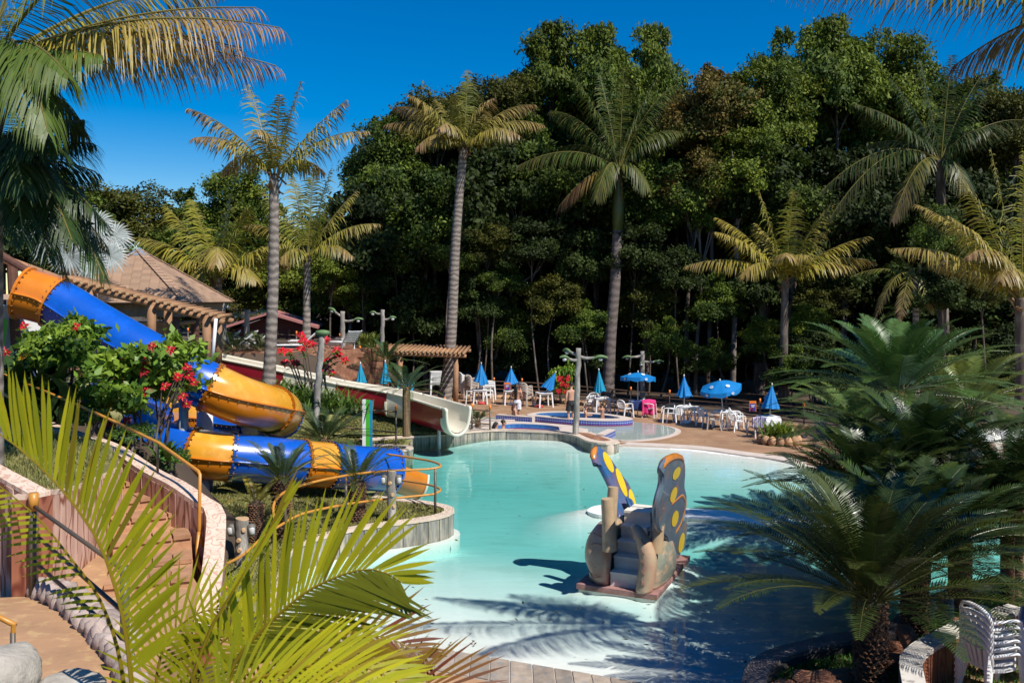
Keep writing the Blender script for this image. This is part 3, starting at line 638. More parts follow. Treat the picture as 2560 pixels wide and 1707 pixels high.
for i, (x, y, Y, hw, hh, k, lb) in enumerate(((1905, 850, 45.5, 55, 60, 'bright', 'sunlit light green bush between the trunks at the right'), (1675, 860, 46.5, 60, 70, 'green', 'leafy bush left of the thin pale trunks'), (2020, 830, 46, 60, 70, 'bright', 'light green bush right of the small coconut palm trunk'),
        (1790, 900, 46, 50, 55, 'green', 'low leafy bush behind the open umbrella'), (1130, 640, 48, 60, 70, 'green', 'sunlit leafy sapling left of the dark wood'), (1250, 700, 48.5, 60, 60, 'green', 'leafy sapling in the dark wood'), (830, 690, 47, 70, 80, 'bright', 'sunlit leafy bush above the red bracts'))):
    tree(lb, x, y, Y, hw, hh, k, r=.06, group='bushes at the edge of the wood')
for (x, y, Y, hw, hh, k, lb) in ((120, 560, 58, 150, 140, 'green', 'dark tree behind the feathery palm at the left edge'), (10, 600, 52, 140, 150, 'dark', 'dark tree at the far left edge behind the slide top'), (230, 680, 50, 120, 90, 'olive', 'low tree behind the silvery fan palm'), (520, 640, 60, 120, 110, 'green', 'leafy tree behind the bushy palm crown'), (830, 620, 57, 80, 110, 'green', 'leafy tree at the left foot of the big wood'), (960, 730, 57, 80, 110, 'dark', 'dark tree low at the left foot of the big wood'), (690, 600, 64, 90, 90, 'green', 'leafy tree between the crowns of the two left palms'), (500, 790, 52, 110, 70, 'olive', 'low bushy tree left of the red roof'), (740, 810, 52, 90, 60, 'green', 'low bushy tree right of the red roof')):
    tree(lb, x, y, Y, hw, hh, k, group=fg, gz=3.0)
for i in range(26):
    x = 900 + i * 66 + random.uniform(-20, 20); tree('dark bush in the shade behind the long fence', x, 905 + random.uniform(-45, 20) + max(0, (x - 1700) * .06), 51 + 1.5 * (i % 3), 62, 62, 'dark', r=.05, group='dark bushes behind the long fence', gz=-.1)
mids = ((905, 700, 'left of the tall coconut palm trunk, high'), (985, 640, 'close left of the tall coconut palm trunk'), (1030, 790, 'left of the tall coconut palm trunk, low'), (1215, 620, 'right of the tall coconut palm trunk, high'), (1195, 760, 'right of the tall coconut palm trunk, low'), (1270, 830, 'above the second closed umbrella'), (1330, 620, 'below the orange dead frond'), (1385, 760, 'above the leaning umbrella'), (1460, 660, 'left of the royal palm trunk'), (1455, 820, 'behind the three armed lamp post'), (1590, 640, 'right of the royal palm trunk, high'), (1610, 780, 'above the flat open umbrella'), (1690, 690, 'left of the forked trunks'), (1790, 760, 'between the thin pale trunks'), (1880, 720, 'left of the small coconut palm'), (2050, 760, 'right of the small coconut palm'), (2120, 680, 'left of the low young palm'), (2345, 600, 'over the queen palm trunk, high'), (2365, 740, 'over the queen palm trunk, low'), (2450, 720, 'left of the right edge palm'))
for i, (x, y, lb) in enumerate(mids):
    tree('dim leafy sapling in the wood ' + lb, x, y, 48.6 + (i % 3) * .5 if x < 2300 else 38.5, 58 + 7 * (i % 4), 72 + 9 * (i % 3), ('dark', 'green', 'dark', 'olive')[i % 4], r=.05, group='saplings at the edge of the wood', gz=-.1)
for i, (x, y, Y) in enumerate(((1990, 930, 41), (2060, 940, 40), (2130, 930, 41.5), (2200, 945, 39.5), (2290, 930, 41), (2380, 945, 40), (2460, 930, 41), (2540, 950, 39), (2020, 900, 44), (2180, 890, 44), (2340, 880, 44), (2500, 880, 43))):
    tree('dark bush at the right between the fence and the wood', x, y, Y, 62, 70, 'dark' if i % 3 else 'green', r=.05, group='dark bushes right of the deck', gz=-.03)
# ------------------------------------------------------------------ palms
palm('tall coconut palm with wind torn fronds in front of the maroon slide', (685, 440), 28, (671, 985), .20, .15, [(474, 272, -.8, .22, .75), (484, 345, -1.4, .34, .8), (620, 212, 1.0, .10, .3), (752, 205, .4, .08, .25), (866, 250, -.4, .10, .65), (918, 328, -.8, .24, .6), (640, 330, -1.6, .6, .7), (700, 240, -.8, .1, .35), (560, 430, 1.2, .55, .75), (810, 430, 1.3, .5, .7)], L=.82, w=.05, n=72, droop=1.7, ragged=.3, mid=[(683, 700)], green=.5)
palm('short coconut palm behind the red roofed building', (768, 640), 38, (766, 850), .17, .15, [(827, 424, .6, .06, .15, .7), (784, 425, -.3, .05, .2, .6), (730, 440, .8, .08, .2, .7), (947, 560, -.8, .25, .5), (890, 480, .5, .14, .35), (612, 560, -.6, .28, .6), (660, 480, .6, .16, .2, .6), (880, 640, -1.2, .45, .7), (700, 650, -1.4, .5, .6), (620, 640, .8, .4, .6)], L=.95, w=.065, n=70, droop=1.5, ragged=.28, green=.55)
palm('bushy yellow green coconut palm behind the gazebo', (544, 690), 37, V((-12.3, 37, 3.2)), .2, .17, [(327, 593, -.8, .22, .25, .45), (479, 500, .5, .06, .1, .6), (577, 490, .3, .05, .1, .65), (620, 520, -.4, .08, .15, .6), (420, 520, .2, .10, .15, .5), (707, 610, -.5, .2, .3, .5), (718, 660, .6, .32, .5), (400, 690, -1.4, .6, .8), (540, 660, -2.4, .75, .6), (640, 700, -1.5, .5, .4), (350, 640, .8, .3, .3), (460, 730, -1.8, .7, .6)], L=1.15, w=.07, n=76, droop=1.3, ragged=.26, green=.35)
palm('tallest coconut palm in the middle with a bare curved trunk', (1159, 372), 44, (1110, 1008), .29, .20, [(964, 312, -.8, .32, .8), (986, 268, .8, .34, .75), (1023, 238, -1.3, .26, .6), (1170, 178, .3, .05, .15, .75), (1135, 240, -.6, .12, .3, .6), (1232, 246, -1.2, .34, .8), (1335, 262, .8, .3, .75), (1356, 312, -.6, .34, .7), (1300, 340, -1.8, .42, .8), (1040, 370, -1.9, .5, .8), (1090, 250, 1.2, .15, .35, .6), (1220, 280, 1.2, .25, .5), (1100, 320, -2.4, .5, .8)], L=1.1, w=.065, n=74, ragged=.28, mid=[(1127, 850), (1140, 592)], green=.5, droop=1.8)
palm('royal palm with a smooth trunk, green crownshaft and one orange dead frond', (1544, 565), 48, (1520, 1000), .33, .27, [(1295, 415, -1.5, .30, .2, 1.0), (1376, 278, .8, .34, .1, 1.0), (1436, 196, -.5, .22, .05, 1.0), (1500, 190, 1, .1, .0, 1.0), (1560, 170, -.6, .05, .0, .85), (1690, 213, .8, .28, .05, 1.0), (1640, 195, -.8, .15, 0, .9), (1700, 330, -1.0, .4, .15, 1.0), (1620, 470, -1.5, .6, .2, 1.0), (1490, 495, -2.0, .6, .15, .9), (1380, 380, 1.5, .4, .1, 1.0), (1398, 516, -.5, .32, 2.2, .0)], L=1.4, w=.065, n=80, base_c=(.05, .09, .016), droop=1.9, shaft=(1547, 420), tmat='royal_trunk', mid=[(1526, 850), (1538, 700)], boots=False, ragged=.15, lf=(.5, .8))
palm('small coconut palm on the deck with a full yellow green crown', (1963, 700), 42, (1957, 1000), .21, .17, [(1713, 666, -.8, .25, .55), (1793, 545, .6, .2, .35), (1790, 580, -1.0, .22, .4), (1897, 476, .4, .08, .15, .6), (1983, 476, -.4, .05, .1, .7), (2075, 511, .4, .14, .35), (2172, 591, -.6, .16, .4), (2190, 655, .6, .24, .6), (2130, 670, -1.5, .36, .5), (1850, 690, -1.6, .5, .6), (1965, 640, -2.2, .5, .7), (2020, 640, -1.9, .5, .4), (1890, 560, 1.2, .2, .3), (2060, 580, 1.2, .2, .3)], L=1.1, w=.07, n=76, droop=1.5, ragged=.26, green=.3, tmat='bark')
palm('coconut palm at the right edge with a drooping crown', (2551, 745), 31, (2556, 1010), .22, .18, [(2230, 622, -.8, .24, .6), (2293, 511, .8, .22, .45), (2402, 448, -.6, .10, .3, .6), (2477, 373, .5, .06, .15, .6), (2560, 380, .2, .05, .1, .6), (2660, 470, 0, .15, .3), (2330, 660, 1.0, .35, .5), (2420, 640, -1.6, .5, .8), (2500, 700, -1.8, .6, .7), (2720, 650, 0, .3, .5), (2370, 540, -1.2, .2, .4)], L=1.0, w=.058, n=78, droop=1.6, ragged=.26, green=.35, tmat='bark')
palm('big queen palm with long drooping dark fronds before the highest trees', (2350, 400), 41, V((20.2, 41, 0)), .25, .2, [(2140, 262, -.8, .2, .1, 1.1), (2299, 150, .5, .05, 0, 1.1), (2379, 140, -.4, .04, 0, 1.1), (2460, 180, .5, .15, .05, 1.1), (2470, 320, -1.2, .35, .1, 1.1), (2052, 480, -.8, .38, .2, 1.1), (2075, 545, -1.6, .45, .25, 1.0), (2232, 550, -1.9, .45, .6, .9), (2560, 300, .5, .25, .1, 1.1), (2230, 200, 1, .12, 0, 1.1), (2420, 470, -1.6, .5, .2, 1.0), (2180, 360, 1.5, .3, .1, 1.1)], L=1.3, w=.06, n=80, tmat='bark', base_c=(.035, .068, .014), droop=1.7, green=1.0, ragged=.2)
palm('low young palm in the shade with brown drooping fronds', (2290, 690), 39, V((17.9, 39, .2)), .15, .13, [(2190, 790, -.8, .6, .8), (2250, 800, -1.5, .6, .9), (2130, 690, .4, .25, .3, .9), (2330, 780, -1, .6, .6), (2220, 620, .4, .15, .2, .9), (2390, 640, .5, .25, .3)], L=.6, w=.05, n=34, green=.7)
# hanging fronds of palms whose trunks stand outside the frame
palm('palm with big golden brown fronds hanging in from the top left corner', (-30, 150), 12, V((-7.15, 12, 1.9)), .2, .17, [(700, 70, -.5, .16, 1.0, .1), (690, 165, .9, .16, .95, .1), (640, 20, .3, .13, .9, .15), (600, 120, -.2, .17, .9, .15), (560, -40, 1.6, .16, .4, .4), (255, 140, -.8, .12, -.1, 1.15), (170, 190, -1.4, .3, -.1, 1.2), (330, -160, -1, .2, .2, .8), (210, 330, 1.2, .35, -.1, 1.2), (120, 330, -1.6, .5, -.1, 1.2), (-300, 0, 0, .2, .3), (-250, 200, -.6, .3, .3), (90, -250, .4, .1, .1)], L=.95, w=.026, n=96, droop=2.0, green=.35, lf=(.35, .75), ragged=.14)
palm('dark green feathery palm hanging in along the left edge', (-20, 420), 13, V((-7.7, 13, 2.6)), .16, .14, [(210, 300, -.6, .2, -.2, 1.3), (240, 430, .5, .22, -.2, 1.3), (230, 520, -.8, .3, -.2, 1.25), (250, 650, .4, .42, -.1, 1.2), (180, 600, -1.2, .5, -.1, 1.2), (130, 480, -1.6, .4, -.1, 1.3), (100, 250, .6, .12, -.2, 1.3), (120, 640, -1.0, .6, -.1, 1.2), (-260, 400, 0, .3, 0, 1.2), (60, 600, -1.6, .6, -.1, 1.2), (260, 690, -.4, .5, -.1, 1.1), (40, 200, -1, .1, -.2, 1.3), (150, 380, -1.8, .35, -.2, 1.3), (170, 700, .6, .6, -.1, 1.2), (235, 360, -.2, .2, -.2, 1.3), (265, 560, -.4, .3, -.2, 1.25), (200, 470, .8, .2, -.2, 1.3), (90, 380, -2, .3, -.2, 1.3), (60, 480, -2.2, .4, -.1, 1.3), (150, 250, .3, .12, -.2, 1.3), (270, 620, .9, .35, -.1, 1.2), (110, 560, .2, .5, -.1, 1.3)], L=.78, w=.026, n=70, base_c=(.035, .07, .013), droop=1.5, green=1.3, ragged=.14)
palm('palm leaning in from the right whose brown fronds hang over the top corner', (2960, 20), 10.1, V((7.95, 10.1, .1)), .2, .17, [(1960, -40, -.4, .09, .75, .35), (2385, 165, 1.2, .30, .95, .3), (2150, -110, .8, .1, .6, .35), (2450, -330, .2, .08, .3, .5), (2750, -560, 0, .05, .1), (3300, -400, .5, .2, .4), (3500, -100, 0, .3, .5), (2650, -380, -2.0, .2, .4)], L=.8, w=.032, n=96, droop=1.8, green=.3, lf=(.4, .75), ragged=.12)
# silvery fan palm behind the top of the slide
def fan_palm():
    Y = 30; c = D(190, 590, Y); t = thing('fan_palm', 'silvery blue fan palm half hidden behind the dark left edge fronds', 'palm tree', V((c.x, Y, 3.2)))
    MB().tube([V((c.x, Y, 3.0)), c], [.3, .25], 10).build('trunk', 'frond_bark', t)
    for x, y, dy, s in ((240, 560, -.5, 1.0), (285, 590, -.3, 1), (275, 640, -.8, .95), (150, 550, -.4, 1), (120, 610, -.9, 1), (190, 530, 0, 1), (225, 660, -1.1, .9), (90, 570, 0, 1), (170, 640, -1.3, 1)):
        h = D(x, y, Y + dy); n0 = (h - c).normalized(); m = MB().bar(c, h, .04, .04, (.3, .34, .32)); nn = (n0 * .3 + V((.2, -1, .5))).normalized(); x1 = nn.cross(n0).normalized(); y1 = x1.cross(nn)
        for k in range(26):
            a = R(-150 + 300 * k / 25); d = (y1 * math.cos(a) + x1 * math.sin(a)).normalized(); l = s * random.uniform(.62, .75); wv = d.cross(nn).normalized() * .035; q = jit((.34, .38, .36), .3)
            m.add([h, h + d * l * .6 + wv + nn * .03, h + d * l - V((0, 0, .08)), h + d * l * .6 - wv + nn * .03], [(0, 1, 2, 3)], q)
        m.build('frond', 'leaf', t)
fan_palm()
# ------------------------------------------------------------------ cycads
cycad('nearest dark green cycad with a scaly brown trunk beside the pool', (2176, 1500), 11.7, .25, .215, 74, 2.8, .27, .020, seed=3, elev=(20, 84), nl=66, yel=.08)
cycad('second dark cycad behind the nearest one, by the upright stone', (2286, 1400), 13.6, .25, .20, 76, 2.7, .28, .024, seed=5, elev=(6, 82), nl=70, yel=.04)
cycad('tall dark cycad in the middle of the group at the right', (2300, 1190), 16.5, .27, .2, 84, 2.8, .30, .027, seed=8, elev=(0, 82), nl=70, scales=False)
cycad('dark cycad filling the gap left behind the nearest one', (2170, 1235), 15.6, .27, .2, 60, 2.2, .27, .026, seed=41, elev=(4, 82), nl=60, scales=False)
cycad('dark cycad filling the gap right behind the second one', (2400, 1330), 14.6, .27, .2, 56, 2.2, .27, .026, seed=42, elev=(4, 82), nl=60, scales=False)
cycad('shiny dark cycad behind at the right edge', (2530, 1250), 15.5, .27, .2, 56, 2.8, .28, .02, seed=9, elev=(0, 78), nl=80, scales=False)
cycad('bright green cycad rising highest behind the dark ones', (2245, 985), 19.5, .1, .22, 72, 3.0, .34, .028, green=(.06, .135, .03), tip=(.13, .18, .03), seed=12, elev=(0, 82), nl=62, scales=False, yel=.1)
cycad('light green arching cycad by the deck planter', (2140, 1070), 22.5, .05, .2, 44, 2.5, .28, .024, green=(.06, .12, .025), tip=(.2, .22, .04), seed=14, elev=(0, 70), nl=60, scales=False, yel=.25)
cycad('yellow green cycad behind at the right of the group', (2420, 1020), 22, .05, .2, 46, 2.8, .3, .026, green=(.06, .12, .02), tip=(.2, .2, .03), seed=15, elev=(0, 70), nl=60, scales=False, yel=.3)
cycad('cycad left of the lawn post in front of the blue tube', (705, 1200), 17.8, .55, .19, 26, 1.35, .13, .014, green=(.035, .075, .022), seed=21, elev=(18, 80), nl=56)
cycad('cycad right on the small lawn beside the log post', (893, 1205), 19.6, .48, .19, 24, 1.35, .13, .015, green=(.035, .075, .022), seed=22, elev=(22, 84), nl=54)
cycad('small yellowing cycad with few leaves on the lawn', (640, 1258), 17.2, .6, .15, 9, .85, .12, .016, green=(.10, .12, .02), tip=(.28, .22, .03), seed=24, elev=(20, 80), nl=36, yel=.5)
cycad('wide dark cycad behind the tubes below the lamp post', (810, 1100), 25.5, 1.0, .2, 40, 2.0, .17, .02, green=(.03, .065, .02), seed=26, elev=(5, 70), nl=54, scales=False)
cycad('cycad in front of the red and white slide above the striped board', (1016, 972), 29.5, .9, .14, 28, 1.75, .16, .02, green=(.035, .07, .02), seed=27, elev=(2, 70), nl=50, scales=False)
cycad('small cycad behind the fence at the end of the white slide', (1195, 1050), 35, .1, .12, 16, .9, .12, .02, green=(.05, .085, .02), seed=28, elev=(10, 75), nl=34, scales=False)
cycad('dark cycad above the maroon slide left of the tall trunk', (585, 872), 36.2, 3.0, .15, 26, 1.7, .16, .025, green=(.045, .075, .025), seed=29, elev=(5, 65), nl=44, scales=False)
cycad('dark cycad beside the tall trunk above the slide', (650, 876), 36.5, 3.0, .15, 22, 1.5, .16, .025, green=(.04, .07, .025), seed=30, elev=(5, 70), nl=40, scales=False)
cycad('cycad behind the far pergola post', (965, 900), 38, 1.2, .14, 24, 1.9, .17, .028, green=(.03, .08, .02), seed=31, elev=(5, 70), nl=44, scales=False)
# ------------------------------------------------------------------ enclosed tube slide
def upframes(P):
    out = []; m = len(P)
    for i in range(m):
        t = (P[min(i + 1, m - 1)] - P[max(i - 1, 0)]).normalized(); s = t.cross(V((0, 0, 1)));
        s = s.normalized() if s.length > .05 else V((1, 0, 0)); out.append((t, s, s.cross(t)))
    return out
def shell(P, fr, r, a0, a1, n=14, th=.0):
    "part of a tube wall between angles a0..a1 (0 = right of travel, 90 = up); th > 0 gives it a wall"
    m = MB(); vs = []; rs = (r, r - th) if th else (r,)
    for p, (t, s, u) in zip(P, fr):
        for q in rs: vs += [p + s * q * math.cos(R(lerp(a0, a1, k / n))) + u * q * math.sin(R(lerp(a0, a1, k / n))) for k in range(n + 1)]
    w = (n + 1) * len(rs); fs = []
    for i in range(len(P) - 1):
        for k in range(n):
            fs.append((i * w + k, (i + 1) * w + k, (i + 1) * w + k + 1, i * w + k + 1))
            if th: o = n + 1; fs.append((i * w + o + k + 1, (i + 1) * w + o + k + 1, (i + 1) * w + o + k, i * w + o + k))
        if th:
            for k, o in ((0, n + 1), (n, n + 1)): fs.append((i * w + k, i * w + k + o, (i + 1) * w + k + o, (i + 1) * w + k))
    if th:
        for i in (0, len(P) - 1):
            for k in range(n): fs.append((i * w + k, i * w + k + 1, i * w + n + 1 + k + 1, i * w + n + 1 + k))
    return m.add(vs, fs)
def ring(p, f, r0, r1, wd, a0=0, a1=360, n=28):
    t, s, u = f; m = MB(); vs = []
    for k in range(n + 1):
        a = R(lerp(a0, a1, k / n)); d = s * math.cos(a) + u * math.sin(a)
        for rr, o in ((r0, -wd), (r1, -wd), (r1, wd), (r0, wd)): vs.append(p + d * rr + t * o)
    return m.add(vs, [(k * 4 + j, k * 4 + (j + 1) % 4, k * 4 + 4 + (j + 1) % 4, k * 4 + 4 + j) for k in range(n) for j in range(4)])
def tube_slide():
    r = .55
    keys = [(28, 722, 20.3), (60, 733, 20.3), (140, 757, 20.4), (235, 812, 20.3), (340, 872, 20.1), (440, 926, 20.0), (527, 968, 20.0), (600, 1000, 20.3), (660, 1018, 21.0), (700, 1030, 22.0), (690, 1045, 23.2), (630, 1055, 23.9), (545, 1050, 24.0), (465, 1043, 23.6), (400, 1045, 22.6), (362, 1062, 21.3), (372, 1096, 20.6), (440, 1120, 20.2), (532, 1138, 20.2), (650, 1149, 20.6), (755, 1158, 21.1), (870, 1167, 21.9), (980, 1175, 22.7)]
    K = [D(*k) for k in keys]; P = catmull(K, 10); fr = upframes(P); n = len(P) - 1
    root = thing('tube_slide', 'blue and yellow enclosed tube slide winding down the left bank into the pool', 'water slide', (K[18].x, K[18].y, .6))
    secs = [(1, 2, 'o'), (2, 6, 'b'), (6, 8.4, 'y'), (8.4, 9.6, 'y'), (9.6, 11, 'b'), (11, 13, 'b'), (13, 14.6, 'y'), (14.6, 17.55, 'b'), (17.55, 18.4, 'y'), (18.4, 20.0, 'b'), (20.0, 20.65, 'y'), (20.65, 22, 'b')]
    for a, b, c in secs:
        i0, i1 = int(a * 10), int(b * 10); Q = P[i0:i1 + 1]; f = fr[i0:i1 + 1]; rr = r * (1.06 if c == 'o' else 1.0)
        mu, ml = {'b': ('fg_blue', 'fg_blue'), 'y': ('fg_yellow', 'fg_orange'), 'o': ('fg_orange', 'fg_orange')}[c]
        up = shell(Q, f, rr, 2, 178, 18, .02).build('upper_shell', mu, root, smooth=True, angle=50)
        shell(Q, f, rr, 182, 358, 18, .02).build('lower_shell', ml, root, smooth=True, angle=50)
        for sgn in (0, 180):
            s2 = [q + g[1] * math.cos(R(sgn)) * (rr + .03) for q, g in zip(Q, f)]
            MB().tube(s2, .035, 6, squash=.8).build('seam', ml if c != 'o' else mu, up, smooth=True)
        for e in (0, -1): ring(Q[e], f[e], rr * .97, rr * 1.085, .03).build('flange', ml if c != 'b' else 'fg_blue', up)
        bm = MB()
        for e in (0, -1):
            for k in range(26):
                ang = R(k * 360 / 26); d = f[e][1] * math.cos(ang) + f[e][2] * math.sin(ang); bm.box(Q[e] + d * rr * 1.045 + f[e][0] * (.05 if e == 0 else -.05), (.022, .022, .035), Matrix((f[e][1], f[e][2], f[e][0])).transposed())
        for q, g in list(zip(Q, f))[1::2]:
            for sg in (1, -1): bm.box(q + g[1] * sg * (rr + .03) - g[2] * .05, (.02, .02, .035))
        tag(bm.build('bolts', 'bolt', root), kind='stuff')
    # mouth with white lip, supports
    e = P[220]; f = fr[220]; Q = [e + f[0] * .05 * k - V((0, 0, .012 * k)) for k in range(0, 16)]
    shell(Q, [f] * 16, r * .98, 160, 380, 16, .05).build('outlet', 'fg_orange', root, smooth=True, angle=50)
    ring(Q[-1], f, r * .9, r * 1.04, .03, 160, 380).build('outlet_lip', 'fg_white', root)
    for k, zb in ((30, 2.6), (52, 1.4), (178, .6), (195, .55), (212, .5)):
        p = P[k]; m = MB().tube([V((p.x, p.y + .1, zb - .4)), p - V((0, 0, r))], .11, 10)
        if p.z - r - zb > 1: m.tube([V((p.x - .5, p.y + .2, zb + .6)), p + V((.1, 0, -r - .2))], .06, 8)
        m.build('support_post', 'steel_grey', root, smooth=True)
    a = D(512, 1020, 21.2); m = MB().tube([V((a.x, a.y, .5)), a + V((0, 0, .6))], .19, 14); m.tube([a + V((-.6, -.5, .1)), a + V((.3, 0, .3))], .06, 8)
    m.build('support_post', 'white_paint', root, smooth=True)
    return root
tube_slide()
# ------------------------------------------------------------------ open red and white slide
def flume():
    keys = [(486, 876, 34.5), (520, 886, 34.5), (580, 899, 34.4), (654, 914, 34.3), (712, 926, 34.2), (790, 943, 34.1), (850, 957, 34.0), (930, 970, 33.9), (1000, 982, 33.6), (1070, 1000, 33.0), (1120, 1015, 32.2), (1146, 1022, 31.7)]
    K = [D(*k) for k in keys]; P = catmull(K, 8); fr = upframes(P); r = .50; dp = .9
    root = thing('body_slide', 'open slide with white inside and dark red sides ending above the pool', 'water slide', (P[-1].x, P[-1].y, .3))
    def U(i0, i1, out, inn, flare=0):
        Q = P[i0:i1 + 1]; f = fr[i0:i1 + 1]
        prof = [(-1.12, -.02), (-1.0, .0), (-.98, -.3), (-.9, -.62), (-.68, -.87), (-.35, -.99), (0, -1.03), (.35, -.99), (.68, -.87), (.9, -.62), (.98, -.3), (1.0, .0), (1.12, -.02)]
        def sweep(pr, mt, nm, flip):
            vs = [p + s * x * r + u * z * dp for p, (t, s, u) in zip(Q, f) for x, z in pr]; w = len(pr)
            fs = [(i * w + k, i * w + k + 1, (i + 1) * w + k + 1, (i + 1) * w + k) for i in range(len(Q) - 1) for k in range(w - 1)]
            return MB().add(vs, [q[::-1] for q in fs] if flip else fs).build(nm, mt, root, smooth=True, angle=40)
        sweep([(x * (.94 if 0 < k < 12 else 1), z * .97 + .03) for k, (x, z) in enumerate(prof)], 'fg_white', 'trough', False)
        sweep([(x * 1.04, z * 1.03 - .02) for x, z in prof[1:-1]], out, 'side_shell', True)
        for sg in (-1, 1): MB().tube([p + s * sg * 1.07 * r + u * .02 for p, (t, s, u) in zip(Q, f)], .055, 6).build('rim', 'fg_white', root, smooth=True)
        return Q, f
    j = [0, 34, 47, 62, 87]
    for a, b, c in ((0, 33, 'fg_red'), (33, 48, 'fg_white'), (48, 62, 'fg_red'), (62, 68, 'fg_white'), (68, 84, 'fg_red'), (84, len(P) - 1, 'fg_white')): U(a, b, c, 0)
    for k in (33, 48, 62, 68, 84):
        p, f = P[k], fr[k]; ring(p - f[2] * .42, f, .5, .58, .03, 170, 370).build('flange', 'fg_white', root)
    # thick rounded lip at the end
    p, (t, s, u) = P[-1], fr[-1]; pr = [(-1.05, .03), (-1.0, -.35), (-.88, -.68), (-.66, -.9), (-.35, -1.02), (0, -1.06), (.35, -1.02), (.66, -.9), (.88, -.68), (1.0, -.35), (1.05, .03)]
    MB().tube(catmull([p + s * x * r + u * z * dp for x, z in pr], 3), .06, 8).build('end_lip', 'fg_white', root, smooth=True)
    for k, zb in ((20, 2.2), (44, 1.2), (66, .6), (76, .35)):
        q = P[k]; MB().tube([V((q.x, q.y, zb - .5)), q - V((0, 0, dp))], .07, 8).build('support_post', 'steel_grey', root)
flume()
# grass bank under the open slide
bank = [G(*p, .3) for p in ((905, 1098), (1000, 1091), (1119, 1083), (1145, 1080))]
def bz(x, y): return .27 + .6 * sstep(-2.5, -8, x) * sstep(32, 36, y) + .55 * sstep(32.3, 34.5, y) * sstep(-1.0, -3.0, x)
def bank_mesh():
    m = MB(); nx, ny = 26, 14; vs = []
    for j in range(ny):
        for i in range(nx):
            x = lerp(-9.5, -2.05, i / (nx - 1)); y0 = 32.45 + .12 * (x + 4) if x > -4.5 else 31.2; y0 = 32.75 if x > -4.3 else 32.75; y = lerp(y0, 37.5, j / (ny - 1)); vs.append((x, y, bz(x, y) + .03 * mnoise.noise(V((x, y, 1)))))
    m.add(vs, [(j * nx + i, j * nx + i + 1, (j + 1) * nx + i + 1, (j + 1) * nx + i) for j in range(ny - 1) for i in range(nx - 1)])
    struct('lawn', m, 'grass_soil', True)
bank_mesh()
# hillside turf between the tubes and the slides
def turf():
    m = MB(); nx, ny = 34, 22; vs = []
    for j in range(ny):
        for i in range(nx):
            x = lerp(-16, -3.7, i / (nx - 1)); y = lerp(22.3, 33.2, j / (ny - 1)); vs.append((x, y, hz(x, y) + .06 if x < -3.62 else -.4))
    m.add(vs, [(j * nx + i, j * nx + i + 1, (j + 1) * nx + i + 1, (j + 1) * nx + i) for j in range(ny - 1) for i in range(nx - 1)])
    struct('lawn', m, 'grass_soil', True)
turf()
def blades(name, area, n, h=(.04, .1), cols=((.21, .24, .05), (.34, .29, .12)), w=.012, label='short mown grass'):
    "area(u, v) -> point; loose blades standing on it"
    r = np.random.default_rng(len(name) + n); uv = r.random((n, 2)); C = np.array([area(a, b) for a, b in uv], np.float32); C = C[~np.isnan(C[:, 0])]; n = len(C)
    A = unit(r.normal(size=(n, 3)) * .45 + np.array([0, 0, 1])) * r.uniform(h[0], h[1], size=(n, 1)) / 2; B = unit(np.cross(A, r.normal(size=(n, 3)))) * w
    t = r.random((n, 1)); col = (np.array(cols[0]) * (1 - t) + np.array(cols[1]) * t) * r.uniform(.7, 1.25, size=(n, 1))
    o = bpy.data.objects.new(name, quads_mesh(name, C + A * .9, A, B, col, 'grass')); COL.objects.link(o); tag(o, label, 'grass', kind='stuff')
def inside(poly, x, y):
    c = False; n = len(poly)
    for i in range(n):
        (x1, y1), (x2, y2) = poly[i], poly[i - 1]
        if (y1 > y) != (y2 > y) and x < (x2 - x1) * (y - y1) / (y2 - y1) + x1: c = not c
    return c
NAN = (float('nan'),) * 3
def lawn_pt(a, b):
    x, y = lerp(-7.2, -1.3, a), lerp(14.5, 22.4, b); return (x, y, lawn_z(x, y)) if inside(lawn_poly, x, y) else NAN
blades('grass', lawn_pt, 60000, label='dry mown grass of the small cycad lawn')
def bank_pt(a, b): x, y = lerp(-6.5, -2.1, a), lerp(32.8, 36, b); return (x, y, bz(x, y))
blades('grass', bank_pt, 26000, (.05, .12), w=.02, label='mown grass bank under the open slide')
def turf_pt(a, b): x, y = lerp(-11, -3.9, a), lerp(22.4, 32.5, b); return (x, y, hz(x, y) + .05)
blades('grass', turf_pt, 40000, (.06, .16), w=.02, label='rough grass on the slope behind the tubes')
# ------------------------------------------------------------------ stairway with painted walls, lower left
def rail(path, r, mt, name, root): return MB().tube(path, r, 8).build(name, mt, root, smooth=True)
stw = [(0, 0, 1), (488, 1560, 10.7), (500, 1470, 11.3), (514, 1360, 12.1), (520, 1270, 12.8), (510, 1232, 13.0), (478, 1216, 13.15), (433, 1182, 13.5), (383, 1142, 14.0), (331, 1116, 14.5), (280, 1091, 15.0), (178, 1060, 15.7), (102, 1030, 16.3), (0, 990, 17.0), (-120, 950, 17.8)]
W = [D(*p) for p in stw[1:]]; Wc = catmull(W, 5)
zs = [p.z for p in Wc]
def wall_z(s): f = s * (len(zs) - 1); i = int(min(f, len(zs) - 2)); return lerp(zs[i], zs[i + 1], f - i)
plank_wall('stair_wall', 'curved stair wall painted like cream and brown wood planks with knots', Wc, 1.0, 3, .24, -1, .24, (-.02, .25), 'wood_paint', 'wood_paint_top', 'wood_paint_dark', .07, zf=lambda s: wall_z(1 - s))
